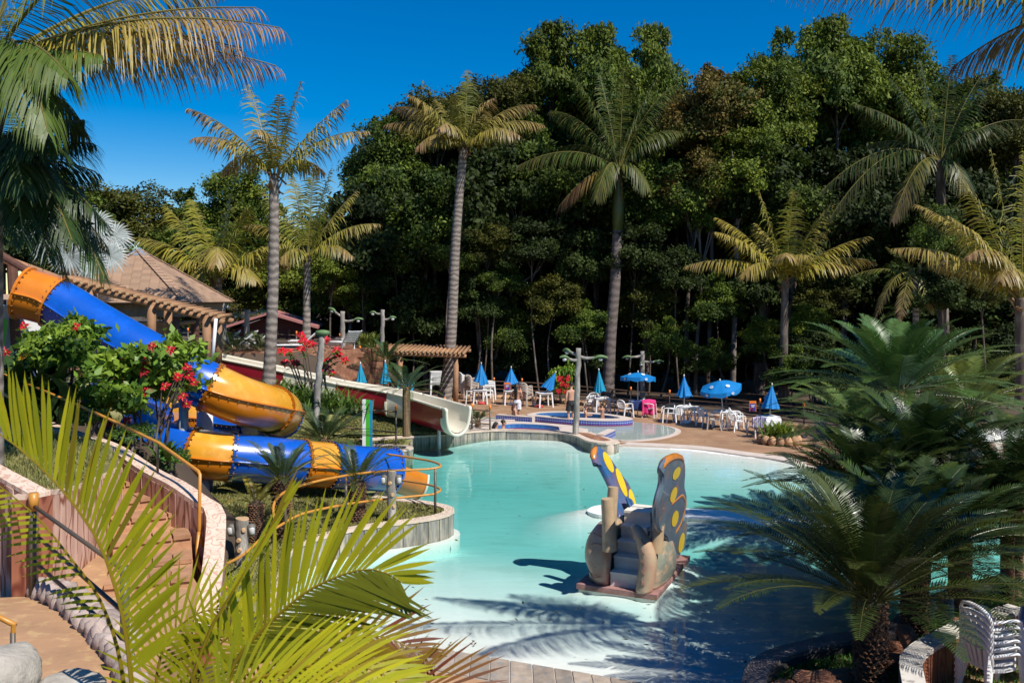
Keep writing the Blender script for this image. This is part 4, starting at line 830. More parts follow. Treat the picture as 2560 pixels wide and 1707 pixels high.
# grass bed beside the stairs, its walls painted the same way
c0 = D(84, 1236, 10.6); c1 = D(230, 1186, 12.6); c2 = D(296, 1165, 13.6); c3 = D(293, 1152, 14.0); c4 = D(230, 1121, 14.9); c5 = D(127, 1086, 15.6); c6 = D(0, 1058, 16.2); c7 = D(-120, 1040, 16.6); c8 = D(-130, 1120, 11.4); c9 = D(0, 1180, 10.9)
ztop = 3.12
bed = [c0, c1, c2, c3, c4, c5, c6, c7]
def vz(p, z): return V((p.x, p.y, z))
plank_wall('planter_wall', 'front planter wall with brown spiral painted planks behind the stout post', [vz(c8, 0), vz(c9, 0), vz(c0, 0)], 1.7, c0.z, .17, 1, .25, (-.02, .22), 'wood_paint', 'wood_paint_top', 'wood_paint_dark', .05, zf=lambda s: lerp(c8.z, c0.z, s))
plank_wall('planter_wall', 'cream planter wall with painted grain and knots facing the stairs', catmull([vz(p, 0) for p in (c0, c1, c2, c3, c4, c5, c6, c7)], 4), 1.5, 3, .2, 1, .25, (-.02, .24), 'wood_paint', 'wood_paint_top', 'wood_paint_dark', .06, zf=(lambda B: (lambda s: lerp(B[int(min(s * 28, 27.99))].z, B[int(min(s * 28, 27.99)) + 1].z, s * 28 - int(min(s * 28, 27.99)))))(catmull(bed, 4)))
gp = [(p.x, p.y) for p in (c8, c9, c0, c1, c2, c3, c4, c5, c6, c7)]
def bedz(x, y): return 2.95 + .02 * (y - 11)
struct('bed', MB().prism(gp, 1.5, bedz), 'grass_soil')
def bed_pt(a, b):
    x, y = lerp(-8.5, -5.6, a), lerp(10.6, 16.4, b); return (x, y, bedz(x, y)) if inside(gp, x, y) else NAN
blades('grass', bed_pt, 16000, (.05, .14), w=.01, label='short green grass in the planter beside the stairs')
# steps rising to the left between the walls
def stairs():
    root = thing('stairway', 'curved brick stairway climbing between the painted walls', 'stairs', (-4.6, 12.5, 1.7)); cl = catmull([D(375, 1500, 11.3), D(385, 1420, 12.1), D(385, 1340, 12.9), D(360, 1270, 13.8), D(290, 1200, 14.8), D(180, 1140, 15.7), D(40, 1092, 16.6)], 6); Z = [p.z for p in resample(cl, n=11)]; Q = resample([V((p.x, p.y, 0)) for p in cl], n=11)
    for i in range(10):
        t = (Q[i + 1] - Q[i]).normalized(); r = V((t.y, -t.x, 0)); a, b = Q[i], Q[i] + t * .9
        poly = [a - r * .55, a + r * .5, b + r * .5, b - r * .55]; zz = max(1.86 + .02 * i, Z[i] + .1)
        MB().prism([(p.x, p.y) for p in (poly[0], poly[1], poly[2], poly[3])], 1.4, zz - .05).build('riser', 'brick_step', root)
        k = 4
        for j in range(k):
            f0, f1 = j / k + .012, (j + 1) / k - .012; q = [a - t * .03 + r * lerp(-.55, .5, f0), a - t * .03 + r * lerp(-.55, .5, f1), a + t * .42 + r * lerp(-.55, .5, f1), a + t * .42 + r * lerp(-.55, .5, f0)]
            MB().prism([(p.x, p.y) for p in q], zz - .06, zz + random.uniform(-.003, .004)).build('brick', 'brick_step', root)
stairs()
def flip_ccw(P):
    s = sum(a[0] * b[1] - b[0] * a[1] for a, b in zip(P, P[1:] + P[:1])); return P if s > 0 else P[::-1]
# walkway in the lower left corner and the landing
wk = [D(-200, 1420, 11.6), D(78, 1490, 10.6), D(160, 1530, 9.7), D(235, 1590, 8.9), D(300, 1670, 8.15), D(330, 1760, 7.4), D(200, 1900, 6.2), D(-250, 1900, 6.0)]
wz = {}
def walk():
    m = MB(); a = [D(78, 1490, 10.6), D(160, 1530, 9.7), D(235, 1590, 8.9), D(300, 1670, 8.15), D(340, 1780, 7.4)]; vs = []
    for p in a: vs += [p + V((0, 0, 0)), V((-9, p.y - 1.2, p.z + .25))]
    m.add(vs, [(2 * i, 2 * i + 1, 2 * i + 3, 2 * i + 2) for i in range(4)]); struct('walkway', m, 'walk_orange')
    m = MB(); b = [D(78, 1480, 10.7), D(240, 1480, 11.4), D(340, 1470, 11.6), D(470, 1470, 12.2), D(500, 1530, 11.4), D(420, 1640, 9.3), D(300, 1660, 8.4)]
    pl = flip_ccw([(p.x, p.y) for p in b]); struct('landing', MB().prism(pl, .8, lambda x, y: 1.72), 'walk_orange')
walk()
struct('landing', MB().prism(flip_ccw([(p.x, p.y) for p in (c0 + V((.1, .1, 0)), c1, c2, D(420, 1440, 12.0), D(430, 1560, 10.4), D(320, 1600, 9.0), D(150, 1500, 10.0))]), .8, 1.735), 'walk_orange')
def stones():
    root = thing('stone_edging', 'row of rounded stones set along the edge of the walkway', 'stone edging', D(180, 1560, 9.4)); k = 0
    line = resample(catmull([D(90, 1478, 10.65), D(150, 1510, 9.95), D(215, 1566, 9.15), D(270, 1625, 8.5), D(330, 1720, 7.7)], 6), .19)
    for p in line:
        MB().blob(p + V((.02, .0, .02)), (.12, .11, .13 + random.uniform(0, .03)), k, .5, 10, 7, rz(random.uniform(0, 3))).build('stone', 'stone', root, smooth=True); k += 1
    for q in resample(catmull([D(125, 1468, 10.9), D(190, 1500, 10.3), D(250, 1550, 9.6), D(300, 1600, 9.0)], 6), .26):
        MB().blob(q + V((.05, .05, -.02)), (.18, .15, .11), k, .45, 10, 6, rz(random.uniform(0, 3))).build('stone', 'stone', root, smooth=True); k += 1
stones()
# stout post with pipe rails beside the stones
def pipe_fence():
    b = D(84, 1492, 10.55); t = D(84, 1240, 10.55); root = thing('pipe_fence', 'brown pipe railing on a stout orange topped post above the stones', 'railing', b)
    MB().tube([b - V((0, 0, .2)), t + V((0, 0, -.05))], .052, 12).build('post', 'rail_brown', root, smooth=True)
    MB().tube([t - V((0, 0, .17)), t + V((0, 0, .04))], .055, 12).build('post_cap', 'rail_orange', root, smooth=True)
    for (y0, y1) in ((1264, 1425), (1332, 1530), (1402, 1600)):
        MB().tube([D(84, y0, 10.55), D(310, y1, 8.6)], .022, 8).build('rail', 'rail_brown', root, smooth=True)
    p = D(312, 1440, 8.6); MB().tube([V((p.x, p.y, 1.7)), p + V((0, 0, .1))], .045, 10).build('post', 'rail_brown', root, smooth=True)
    b = D(32, 1660, 7.2); root = thing('handrail', 'end of an orange handrail on a short brown post in the lower left corner', 'railing', b - V((0, 0, .3)))
    MB().tube([b - V((0, 0, .5)), D(32, 1580, 7.2)], .022, 8).build('post', 'rail_brown', root, smooth=True)
    MB().tube([D(-120, 1490, 7.3), D(-10, 1538, 7.25), D(38, 1562, 7.2)], .022, 8).build('rail', 'rail_orange', root, smooth=True); MB().tube([D(34, 1558, 7.2), D(33, 1580, 7.2)], .02, 8).build('rail_end', 'rail_orange', root)
pipe_fence()
def handrails():
    root = thing('handrail', 'long orange handrail running down the curved stair wall', 'railing', D(500, 1290, 12.9))
    top = [(-140, 880, 17.6), (0, 933, 16.8), (110, 977, 16.1), (217, 1022, 15.4), (306, 1063, 14.9), (398, 1108, 14.2), (496, 1178, 13.1), (500, 1186, 13.05)]
    rail([D(*p) for p in top] + [D(499, 1240, 13.0), D(498, 1330, 12.9), D(510, 1370, 13.0), D(540, 1398, 13.4), D(570, 1412, 13.8)], .026, 'rail_orange', 'rail', root)
    rail(catmull([D(497, 1330, 12.85), D(494, 1400, 12.6), D(520, 1440, 12.3), D(570, 1470, 12.2)], 5), .026, 'rail_orange', 'rail', root)
    for (x, y0, y1, Y) in ((224, 1028, 1072, 15.35), (394, 1110, 1150, 14.2), (60, 960, 1010, 16.4)):
        rail([D(x, y1 + 30, Y), D(x, y0, Y)], .022, 'rail_brown', 'post', root)
    rail([D(-140, 910, 16.0), D(0, 978, 15.2), D(76, 1027, 14.6), D(106, 1049, 14.4)], .026, 'rail_orange', 'rail', root); rail([D(103, 1120, 14.4), D(104, 1048, 14.4)], .022, 'rail_brown', 'post', root)
    # lawn railing with rounded end
    root = thing('lawn_railing', 'orange double rail curving round the cycad lawn to a rounded end over the pool', 'railing', G(865, 1321, .46))
    top = catmull([D(967, 1135, 22.0), D(1030, 1144, 21.5), (D(1075, 1152, 21)), D(1098, 1160, 20.6), D(1099, 1167, 20.4), D(1080, 1171, 20.3), D(1056, 1173, 20.2), D(928, 1180, 19.5), D(833, 1194, 18.7), D(753, 1213, 17.9), D(705, 1234, 17.2), D(684, 1262, 16.7), D(686, 1300, 16.4)], 5)
    low = catmull([D(1002, 1200, 22.0), D(1060, 1209, 21.3), D(1090, 1217, 20.8), D(1101, 1225, 20.5), D(1085, 1234, 20.3), D(1056, 1238, 20.2), D(928, 1251, 19.5), D(833, 1266, 18.7), D(753, 1285, 17.9), D(705, 1310, 17.2), D(657, 1342, 16.4), D(610, 1385, 15.6), D(560, 1412, 14.6)], 5)
    rail(top, .026, 'rail_orange', 'rail', root); rail(low, .026, 'rail_orange', 'rail', root)
    for (x, y0, y1, Y) in ((865, 1192, 1325, 18.95), (1088, 1170, 1290, 20.3), (713, 1232, 1345, 17.3), (685, 1300, 1420, 16.4)):
        MB().tube([D(x, y1, Y), D(x, y0 + 10, Y)], .03, 8).build('post', 'rail_brown', root, smooth=True); MB().tube([D(x, y0 + 11, Y), D(x, y0, Y)], .022, 8).build('post_cap', 'rail_orange', root)
handrails()
# round logs with side lights on the lawn
def log_post(label, x, y0, y1, Y, r, lights=True, knots=True):
    b = D(x, y1, Y); t = D(x, y0, Y); root = thing('log_post', label, 'post', b); n = 9
    m = MB().tube([b - V((0, 0, .15))] + [b.lerp(t, k / n) + V((random.uniform(-.012, .012), 0, 0)) for k in range(n + 1)], [r * random.uniform(.93, 1.06) for _ in range(n + 2)], 14, cap=False); m.build('trunk', 'post_bark', root, smooth=True)
    MB().tube([t - V((0, 0, .02)), t + V((0, 0, .012))], [r * 1.0, r * .93], 14).build('top', 'log_end', root)
    if knots:
        for k in range(3):
            a = -R(90) + random.uniform(-.7, .7); p = b.lerp(t, .25 + .25 * k); d = V((math.cos(a), math.sin(a), 0)); MB().tube([p + d * r * .8, p + d * (r + .03)], [.05, .035], 8).build('knot', 'log_end', root)
    if lights:
        for sg in (-1, 1):
            p = t + V((sg * (r + .05), -.02, -.2)); lfx = MB().lathe([(.03, -.11), (.07, -.1), (.075, .08), (.04, .11)], p, 10).build('light_fixture', 'lamp_body', root, smooth=True); MB().lathe([(.02, -.07), (.055, -.05), (.05, .05), (.02, .07)], p + V((sg * .02, -.04, 0)), 10).build('light_glass', 'lamp_glass', lfx, smooth=True)
mat('lamp_body', (.14, .13, .11), .6, .2)
log_post('grey log post with two side lamps at the tip of the lawn', 979, 1176, 1292, 19.6, .105)
log_post('short log stump with side lamps behind the yellow foreground leaves', 605, 1296, 1395, 15.9, .125)
log_post('dark log stump with a knot behind the cycad trunks at the right', 2364, 1492, 1562, 13.6, .115, False)
log_post('short post with a round lamp left of the nearest cycad trunk', 2152, 1505, 1590, 13.0, .05, True, False)
# blurred boulders at the photographer's feet
for i, (x, y, Y, s, lb) in enumerate(((-20, 1700, 3.6, (.17, .2, .14), 'pale blurred boulder in the lower left corner'), (165, 1735, 3.7, (.15, .16, .085), 'flat grey boulder beside the corner boulder'))):
    tag(MB().blob(D(x, y, Y), s, 40 + i, .35, 20, 14).build('boulder', 'boulder', smooth=True), lb, 'boulder')
# ------------------------------------------------------------------ gazebo with shingled roof
def gazebo():
    x0, x1, y0, y1, ze = -15.95, -11.1, 30.0, 35.0, 5.28; ap = V(((x0 + x1) / 2 - .25, 32.5, 7.2))
    root = thing('gazebo', 'open timber gazebo with a brown shingled pyramid roof and metal cap', 'gazebo', (ap.x, ap.y, 3.2))
    cs = [V((x0, y0, ze)), V((x1, y0, ze)), V((x1, y1, ze)), V((x0, y1, ze))]
    roof = MB().add(cs + [ap] + [c - V((0, 0, .06)) for c in cs], [(0, 1, 4), (1, 2, 4), (2, 3, 4), (3, 0, 4), (5, 8, 7, 6), (0, 5, 6, 1), (1, 6, 7, 2), (2, 7, 8, 3), (3, 8, 5, 0)]).build('roof', 'dark_timber', root)
    me = MB().box((0, 0, 0), (.96, .30, .018)).mesh('shingle'); me.materials.append(M['shingle']); half = MB().box((0, 0, 0), (.48, .30, .018)).mesh('shingle'); half.materials.append(M['shingle'])
    for a, b in ((0, 1), (1, 2)):
        A, B = cs[a], cs[b]; ex = (B - A).normalized(); mid = (A + B) / 2; up = (ap - mid); sl = up.length; L = (B - A).length; ey = (up - ex * up.dot(ex)).normalized(); nz = ex.cross(ey); rows = 17; s0 = (ap - A).dot(ex)
        for j in range(rows - 1):
            f = (j + .35) / rows; lo, hi = s0 * f, L - (L - s0) * f; w = .34 if a == 0 else .42; k = lo + .04 - (w * .5 if j % 2 else 0)
            while k < hi - .04:
                u0, u1 = max(k, lo + .03), min(k + w - .012, hi - .03)
                if u1 - u0 > .06:
                    c = A + ex * (u0 + u1) / 2 + ey * sl * f + nz * (.02 + .004 * random.random()); rt = Matrix((ex, (ey + nz * .05).normalized(), (nz - ey * .05).normalized())).transposed().to_euler()
                    place('shingle', me, roof, c - wloc(roof), rt, ((u1 - u0) / .96, sl / rows * 1.06 / .30, 1))
                k += w
    for c in cs[:3]:
        P = resample([c + V((0, 0, .03)), ap + V((0, 0, .03))], n=18)
        for p, q in zip(P, P[1:]): MB().bar(p, q - (q - p) * .04 + V((0, 0, -.012)), .30, .03).build('ridge_shingle', 'shingle', roof)
    f = .14; top = [ap + (c - ap) * f + V((0, 0, .06)) for c in cs]; MB().add(top + [ap + V((0, 0, .1))], [(0, 1, 4), (1, 2, 4), (2, 3, 4), (3, 0, 4)]).build('roof_cap', 'metal_cap', root)
    MB().add([V((x0 + .3, y0 + .3, ze - .03)), V((x1 - .3, y0 + .3, ze - .03)), V((x1 - .3, y0 + .34, ze - .5)), V((x0 + .3, y0 + .34, ze - .5)), V((x1 - .3, y1 - .3, ze - .03)), V((x1 - .34, y1 - .3, ze - .5))], [(0, 3, 2, 1), (1, 2, 5, 4)]).build('thatch_lining', 'thatch', root)
    for x, y in ((x0 + .6, y0 + .6), (x1 - .6, y0 + .6), (x1 - .6, y1 - .6), (x0 + .6, y1 - .6), ((x0 + x1) / 2, y0 + .6), (x1 - .6, (y0 + y1) / 2)):
        MB().tube([V((x, y, 2.9)), V((x, y, ze))], .15, 10).build('post', 'dark_timber', root, smooth=True)
    for z in (4.55, 3.75):
        MB().tube([V((x0 + .6, y0 + .6, z)), V((x1 - .6, y0 + .6, z))], .08, 8).build('rail', 'log', root, smooth=True); MB().tube([V((x1 - .6, y0 + .6, z)), V((x1 - .6, y1 - .6, z))], .08, 8).build('rail', 'log', root, smooth=True)
    MB().prism([(x0, y0), (x1 - 1.3, y0), (x1 - 1.3, y1), (x0, y1)], 2.5, 3.3).build('floor_slab', 'red_stone', root)
    wl = MB().prism([(x0 + .8, y1 - 1.0), (x1 - 1.8, y1 - 1.0), (x1 - 1.8, y1 - .9), (x0 + .8, y1 - .9)], 3.3, 4.4).build('back_wall', 'wall_cream', root)
gazebo()
# ------------------------------------------------------------------ pergolas of round logs
def pergola(label, A, B, depth_v, n, posts, r=.07, over=.25, pr=.13, beams=2):
    root = thing('pergola', label, 'pergola', V(((A.x + B.x) / 2, A.y, min(p[1].z for p in posts))))
    for k in range(beams):
        o = depth_v * (k / max(1, beams - 1)); MB().tube([A + o, B + o], .085, 10).build('beam', 'log', root, smooth=True)
    dn = depth_v.normalized()
    for i in range(n):
        p = A.lerp(B, (i + .5) / n) + V((0, 0, .11 + r * .8)); j = random.uniform(-.08, .08); e0 = p - dn * (over + j); rf = MB().tube([e0, p + depth_v + dn * over], r * random.uniform(.9, 1.1), 8).build('rafter', 'log', root, smooth=True)
        MB().tube([e0 - dn * .006, e0 + dn * .004], r * .88, 8).build('rafter_end', 'log_end', rf)
    for top, bot in posts: MB().tube([bot, top], pr, 10).build('post', 'log', root, smooth=True)
    return root
A, B = D(150, 704, 26.5), D(560, 806, 26.0)
pergola('sloping log pergola in front of the gazebo', A, B, V((-.15, 1.3, 0)), 22, [(D(379, 762, 26.2), D(379, 872, 26.2)), (D(517, 795, 26.05), D(517, 915, 26.05)), (D(420, 775, 28), D(420, 880, 28)), (D(545, 800, 27.8), D(545, 910, 27.8)), (D(225, 724, 26.4), D(225, 830, 26.4))], r=.062)
A, B = D(880, 882, 42.5), D(1166, 890, 42.5)
pergola('flat log pergola left of the stacked chairs', A, B, V((.1, 2.6, .1)), 26, [(D(1140, 892, 42.6), D(1139, 1022, 42.6)), (D(1001, 886, 42.6), D(1001, 1010, 42.6)), (D(934, 884, 43.5), D(934, 985, 43.5)), (D(1120, 888, 45), D(1120, 1010, 45))], r=.075)
def white_pole():
    a, b = D(540, 796, 25.5), D(530, 912, 25.5); tag(MB().tube([b, a], .05, 10).build('white_pole', 'white_paint', smooth=True), 'thin white pole beside the sloping pergola', 'pole')
white_pole()
# ------------------------------------------------------------------ red roofed building
def red_house():
    Y = 46; root = thing('red_roof_house', 'low maroon building with a pink red gabled roof behind the loungers', 'building', D(660, 880, Y))
    L, T, Rr = D(540, 828, Y), D(672, 786, Y), D(795, 822, Y); d = V((-1.5, 9, 0)); th = V((0, 0, .14)); mir = V((0, 0, 0))
    MB().add([L, T, T + d, L + d, L + th, T + th, T + d + th, L + d + th], [(0, 1, 2, 3), (7, 6, 5, 4), (0, 4, 5, 1), (3, 7, 4, 0), (1, 5, 6, 2)]).build('roof', 'roof_red', root)
    MB().add([T, Rr, Rr + d, T + d, T + th, Rr + th, Rr + d + th, T + d + th], [(0, 1, 2, 3), (7, 6, 5, 4), (0, 4, 5, 1), (1, 5, 6, 2)]).build('roof', 'roof_red', root)
    z0 = 2.2; y1 = Y + .8
    g = [V((L.x + .5, y1, z0)), V((Rr.x - .5, y1, z0)), V((Rr.x - .5, y1, Rr.z - .05)), V((T.x, y1, T.z - .05)), V((L.x + .5, y1, L.z - .02))]
    MB().add(g, [(0, 1, 2, 3, 4)]).build('gable_wall', 'wall_maroon', root)
    MB().add([V((Rr.x - .5, y1, z0)), V((Rr.x - 1.5, y1 + 8, z0)), V((Rr.x - 1.5, y1 + 8, Rr.z)), V((Rr.x - .5, y1, Rr.z))], [(0, 1, 2, 3)]).build('side_wall', 'wall_maroon', root)
    for k in range(5):
        p = lerp(L.x + .7, Rr.x - .7, k / 4); MB().box((p, y1 - .06, z0 + .6), (.16, .1, 1.9)).build('post', 'dark_timber', root)
red_house()
# ------------------------------------------------------------------ fences of thin rails
def fence(label, posts, rails, r=.03, cap=True, pm='rail_brown', rm='rail_dark', group=None, pr=.035):
    root = thing('rail_fence', label, 'fence', posts[0][0], 0, group)
    for b, t in posts:
        po = MB().tube([b - V((0, 0, .15)), t], pr, 8).build('post', pm, root, smooth=True)
        if cap: MB().tube([t - V((0, 0, .02)), t + V((0, 0, .16))], pr * 1.25, 8).build('post_cap', 'cap_orange', po, smooth=True)
    for f in rails:
        for (b0, t0), (b1, t1) in zip(posts, posts[1:]): MB().tube([b0.lerp(t0, f), b1.lerp(t1, f)], r, 6).build('rail', rm, root)
mat('rail_dark', (.13, .075, .045), .6, .2)
def dpost(x, yc, Y, h=1.2): t = D(x, yc, Y); return (V((t.x, t.y, t.z - h if h else .04)), t)
fence('long dark rail fence with orange post caps in front of the wood', [dpost(1085, 948, 48.6, 0), dpost(1160, 948, 48.2, 0), dpost(1235, 951, 47.6, 0), dpost(1305, 953, 47, 0), dpost(1400, 959, 46, 0), dpost(1490, 967, 44.6, 0), dpost(1577, 975, 43, 0), dpost(1674, 983, 41.5, 0), dpost(1816, 994, 39.6, 0), dpost(1900, 1005, 38.2, 0), dpost(2010, 1016, 36.6, 0), dpost(2160, 1031, 35, 0)], (.95, .72, .49, .26))
fence('dark rail fence before the red roofed building', [dpost(470, 828, 41, 1.3), dpost(545, 828, 41, 1.3), dpost(642, 832, 41, 1.3), dpost(741, 836, 41, 1.3), dpost(850, 842, 40.5, 1.3), dpost(905, 846, 40, 1.3)], (.97, .82, .67, .52, .37))
fence('short rail fence beside the end of the white slide', [dpost(1112, 1003, 35.5, 1.2), dpost(1180, 1018, 34.4, 1.2), dpost(1225, 1022, 34.2, 1.2)], (.93, .5, .1))
fence('short rail fence behind the striped board', [dpost(797, 1016, 31, 1.3), dpost(990, 1024, 31, 1.6), ], (.96, .5, .05))
def terrace_fence():
    fence('brown terrace railing above the pink flower stems', [dpost(900, 874, 38.5, 1.1), dpost(960, 878, 38.5, 1.1)], (.95, .6, .3))
terrace_fence()
# ------------------------------------------------------------------ lamp posts shaped like tree trunks
def lamp_post(label, x, yt, yb, Y, r, arms, group='tree shaped lamp posts', cap=False, rough=True):
    b, t = D(x[1] if isinstance(x, tuple) else x, yb, Y), D(x[0] if isinstance(x, tuple) else x, yt, Y); root = thing('lamp_post', label, 'lamp post', b, 0, group); n = 10
    MB().tube([b - V((0, 0, .2))] + [b.lerp(t, k / n) + V((random.uniform(-.02, .02), 0, 0)) for k in range(n + 1)], [lerp(r * 1.15, r * .9, k / (n + 1)) * random.uniform(.95, 1.05) for k in range(n + 2)], 12).build('trunk', 'post_bark', root, smooth=True)
    for (ex, ey, dy, at) in arms:
        s = b.lerp(t, at); e = D(ex, ey, Y + dy); k = s.lerp(e, .55) + V((0, 0, -.03 * (e - s).length)); br = MB().tube(catmull([s, s.lerp(k, .5) - V((0, 0, .04)), k], 4), [r * .62, r * .6, r * .55, r * .52, r * .5, r * .48, r * .45, r * .42, r * .4], 8).build('branch', 'post_bark', root, smooth=True)
        # leaf shaped shade
        d = (e - k); L = d.length; dx = d.normalized(); sx = dx.cross(V((0, 0, 1))).normalized(); uz = sx.cross(dx); m = MB(); vs = []; N = 8
        for i in range(N + 1):
            f = i / N; wd = L * .34 * math.sin(math.pi * min(1, f * .9 + .08)) ** .8 * (1 - .25 * f); c = k - dx * .1 + dx * (L + .1) * f + uz * (.10 * math.sin(math.pi * f) - .04)
            vs += [c - sx * wd - uz * .04, c + uz * .04, c + sx * wd - uz * .04, c - uz * .05]
        fs = [(i * 4 + j, i * 4 + (j + 1) % 4, i * 4 + 4 + (j + 1) % 4, i * 4 + 4 + j) for i in range(N) for j in range(4)]
        m.add(vs, fs).build('leaf_shade', 'leaf_lamp', br, smooth=True)
        MB().lathe([(.05, .03), (.09, .0), (.07, -.07), (.02, -.09)], k.lerp(e, .45) - V((0, 0, .05)), 10).build('bulb_cover', 'lamp_glass', br, smooth=True)
    if cap:
        m = MB().lathe([(.05, -.10), (.16, -.08), (.24, .0), (.2, .06), (.05, .09)], t + V((.03, 0, .05)), 12, sy=.7); m.build('leaf_shade', 'leaf_lamp', root, smooth=True)
lamp_post('grey trunk lamp post with three leaf lamps by the paddling pools', (1447, 1439), 870, 1080, 33.2, .105, [(1400, 890, -.4, .86), (1408, 872, .6, .93), (1520, 892, 0, .9)])
lamp_post('dark trunk lamp post behind the blue umbrella on the deck', 1606, 878, 1002, 45.5, .13, [(1555, 893, 0, .92), (1660, 902, 0, .8), (1601, 906, -.5, .72)])
lamp_post('grey trunk lamp post with two arms left of the dark wood', 857, 778, 862, 40, .11, [(822, 768, 0, .85), (908, 796, 0, .72)])
lamp_post('dim trunk lamp post in the shade right of the two armed one', 956, 774, 870, 42, .10, [(924, 780, 0, .9), (990, 792, 0, .75)])
lamp_post('trunk lamp post in front of the red roof', 617, 774, 872, 38.5, .12, [(668, 776, 0, .92), (580, 786, 0, .85)])
lamp_post('thin trunk lamp post right of the gazebo roof', 559, 754, 870, 36.5, .09, [(548, 768, -.3, .92), (574, 764, .2, .95)])
lamp_post('tall grey trunk lamp post with a green cap among the red bracts', (804, 789), 836, 1050, 26.5, .10, [], cap=True)
# ------------------------------------------------------------------ loungers and small furniture on the upper terrace
def lounger():
    root = thing('sun_lounger', 'x', 'sun lounger')
    fm = MB()
    for y in (-.3, .3):
        fm.tube([V((-.95, y, .32)), V((.35, y, .32))], .025, 8); fm.tube([V((.35, y, .32)), V((.95, y, .85))], .025, 8)
    fm.build('frame', 'white_plastic', root, local=True)
    for x in (-.8, .3):
        for y in (-.3, .3): MB().tube([V((x, y, 0)), V((x, y, .32))], .025, 8).build('leg', 'white_plastic', root, local=True)
    for i in range(9): MB().box((-.9 + .145 * i, 0, .345), (.11, .58, .02)).build('slat', 'white_plastic', root, local=True)
    for i in range(6):
        a = math.atan2(.53, .6); p = V((.38 + .1 * i, 0, .36 + .088 * i)); MB().box(p, (.10, .58, .02), Matrix.Rotation(-a, 3, 'Y')).build('slat', 'white_plastic', root, local=True)
    for y in (-.33, .33): MB().box((.1, y, .5), (.6, .06, .03)).build('armrest', 'white_plastic', root, local=True)
    return root
lg = lounger(); first = True
for (x, y, Y, a, lb) in ((480, 868, 35.6, .2, 'white slatted lounger at the far left between the pergola posts'), (585, 868, 37.5, .1, 'white slatted lounger right of the sloping pergola'), (622, 868, 37.8, .15, 'white lounger in front of the trunk lamp'), (735, 872, 37.0, .1, 'white lounger right of the tall palm trunk'), (862, 866, 38.0, -.9, 'white lounger with raised back by the yellow pipe'), (545, 866, 38.4, .3, 'white lounger half hidden behind the white pole')):
    o = lg if first else copy_tree(lg); first = False; p = D(x, y, Y); o.location = p - V((0, 0, .15)); o.rotation_euler = (0, 0, a); o['label'] = lb; o['group'] = 'white loungers on the upper terrace'
struct('terrace', MB().prism([(-15.8, 35.4), (-9.6, 35.4), (-6.2, 38.3), (-5.8, 40.8), (-16, 41.5)], 1.0, 3.22), 'red_stone')
def board():
    Y = 27.5; a, b = D(906, 998, Y), D(931, 1120, Y); root = thing('striped_board', 'tall narrow board with white, green and blue upright stripes', 'board', (a.x, Y, b.z - .4)); w = b.x - a.x
    for i, (f0, f1, c) in enumerate(((0, .36, 'white_paint'), (.36, .78, 'stripe_green'), (.78, 1, 'stripe_blue'))):
        MB().box((a.x + w * (f0 + f1) / 2, Y, (a.z + b.z) / 2 - .2), (w * (f1 - f0) - .004, .06, a.z - b.z + .4 - .03 * i)).build('stripe', c, root)
mat('stripe_green', (.07, .42, .03), .4, .05); mat('stripe_blue', (.01, .25, .48), .4, .05)
board()
def tower_wall():
    P = [D(-140, 760, 21.2), D(-20, 760, 21.5), D(60, 770, 21.8), D(102, 790, 22.2)]
    root = thing('white_wall', 'stained white wall with painted blue and green shapes under the slide top', 'wall', (P[1].x, P[1].y, 2.6))
    for i, (a, b) in enumerate(zip(P, P[1:])):
        MB().add([V((a.x, a.y, 2.6)), V((b.x, b.y, 2.6)), V((b.x, b.y, b.z)), V((a.x, a.y, a.z)), V((a.x, a.y + .2, 2.6)), V((b.x, b.y + .2, 2.6)), V((b.x, b.y + .2, b.z)), V((a.x, a.y + .2, a.z))], [(0, 1, 2, 3), (5, 4, 7, 6), (3, 2, 6, 7), (1, 5, 6, 2)]).build('panel', 'stained_white', root)
    d = V((0, -.02, 0))
    MB().add([D(-5, 900, 21.4) + d, D(14, 860, 21.4) + d, D(22, 800, 21.4) + d, D(0, 790, 21.4) + d], [(0, 1, 2, 3)]).build('painted_shape', 'stripe_green', root)
    MB().add([D(10, 930, 21.4) + d, D(30, 930, 21.4) + d, D(38, 880, 21.4) + d, D(22, 866, 21.4) + d], [(0, 1, 2, 3)]).build('painted_shape', 'stripe_blue', root)
    t = MB(); t.box(D(10, 742, 20.6), (1.6, 1.4, .12)); t.build('platform_slab', 'wall_cream', root)
    MB().tube([D(-10, 640, 21), D(168, 706, 21)], .10, 10).build('roof_log', 'log', root); MB().tube([D(-60, 600, 21.5), D(90, 690, 20.5)], .09, 10).build('roof_log', 'dark_timber', root)
    for x in (-40, 30): MB().tube([V((D(x, 0, 21.3).x, 21.6, 3)), D(x, 655, 21.6)], .12, 10).build('post', 'dark_timber', root)
mat('stained_white', (.68, .67, .64), .7, .1, 2, col2=(.22, .18, .13), c2scale=2.2, c2lo=.58, c2hi=.72, stretch=(1.5, 1.5, .25))
tower_wall()
# coiled hoses by the slide
def hoses():
    root = thing('hose_coil', 'pile of blue and green coiled hose behind the slide', 'hose', D(1022, 978, 36)); 
    for i in range(7):
        c = D(1008 + random.uniform(-8, 22), 968 + random.uniform(-8, 8), 36 + random.uniform(-.3, .3)); a = random.uniform(0, 3); Q = [c + V((.28 * math.cos(k * .5) * math.cos(a), .2 * math.sin(k * .5), .22 * math.sin(k * .5) + .05 * math.cos(k * .5))) for k in range(13)]
        MB().tube(Q, .05, 6).build('hose', ('stripe_blue', 'fg_blue', 'hose_green')[i % 3], root, smooth=True)
mat('hose_green', (.03, .2, .12), .5, .1)
hoses()
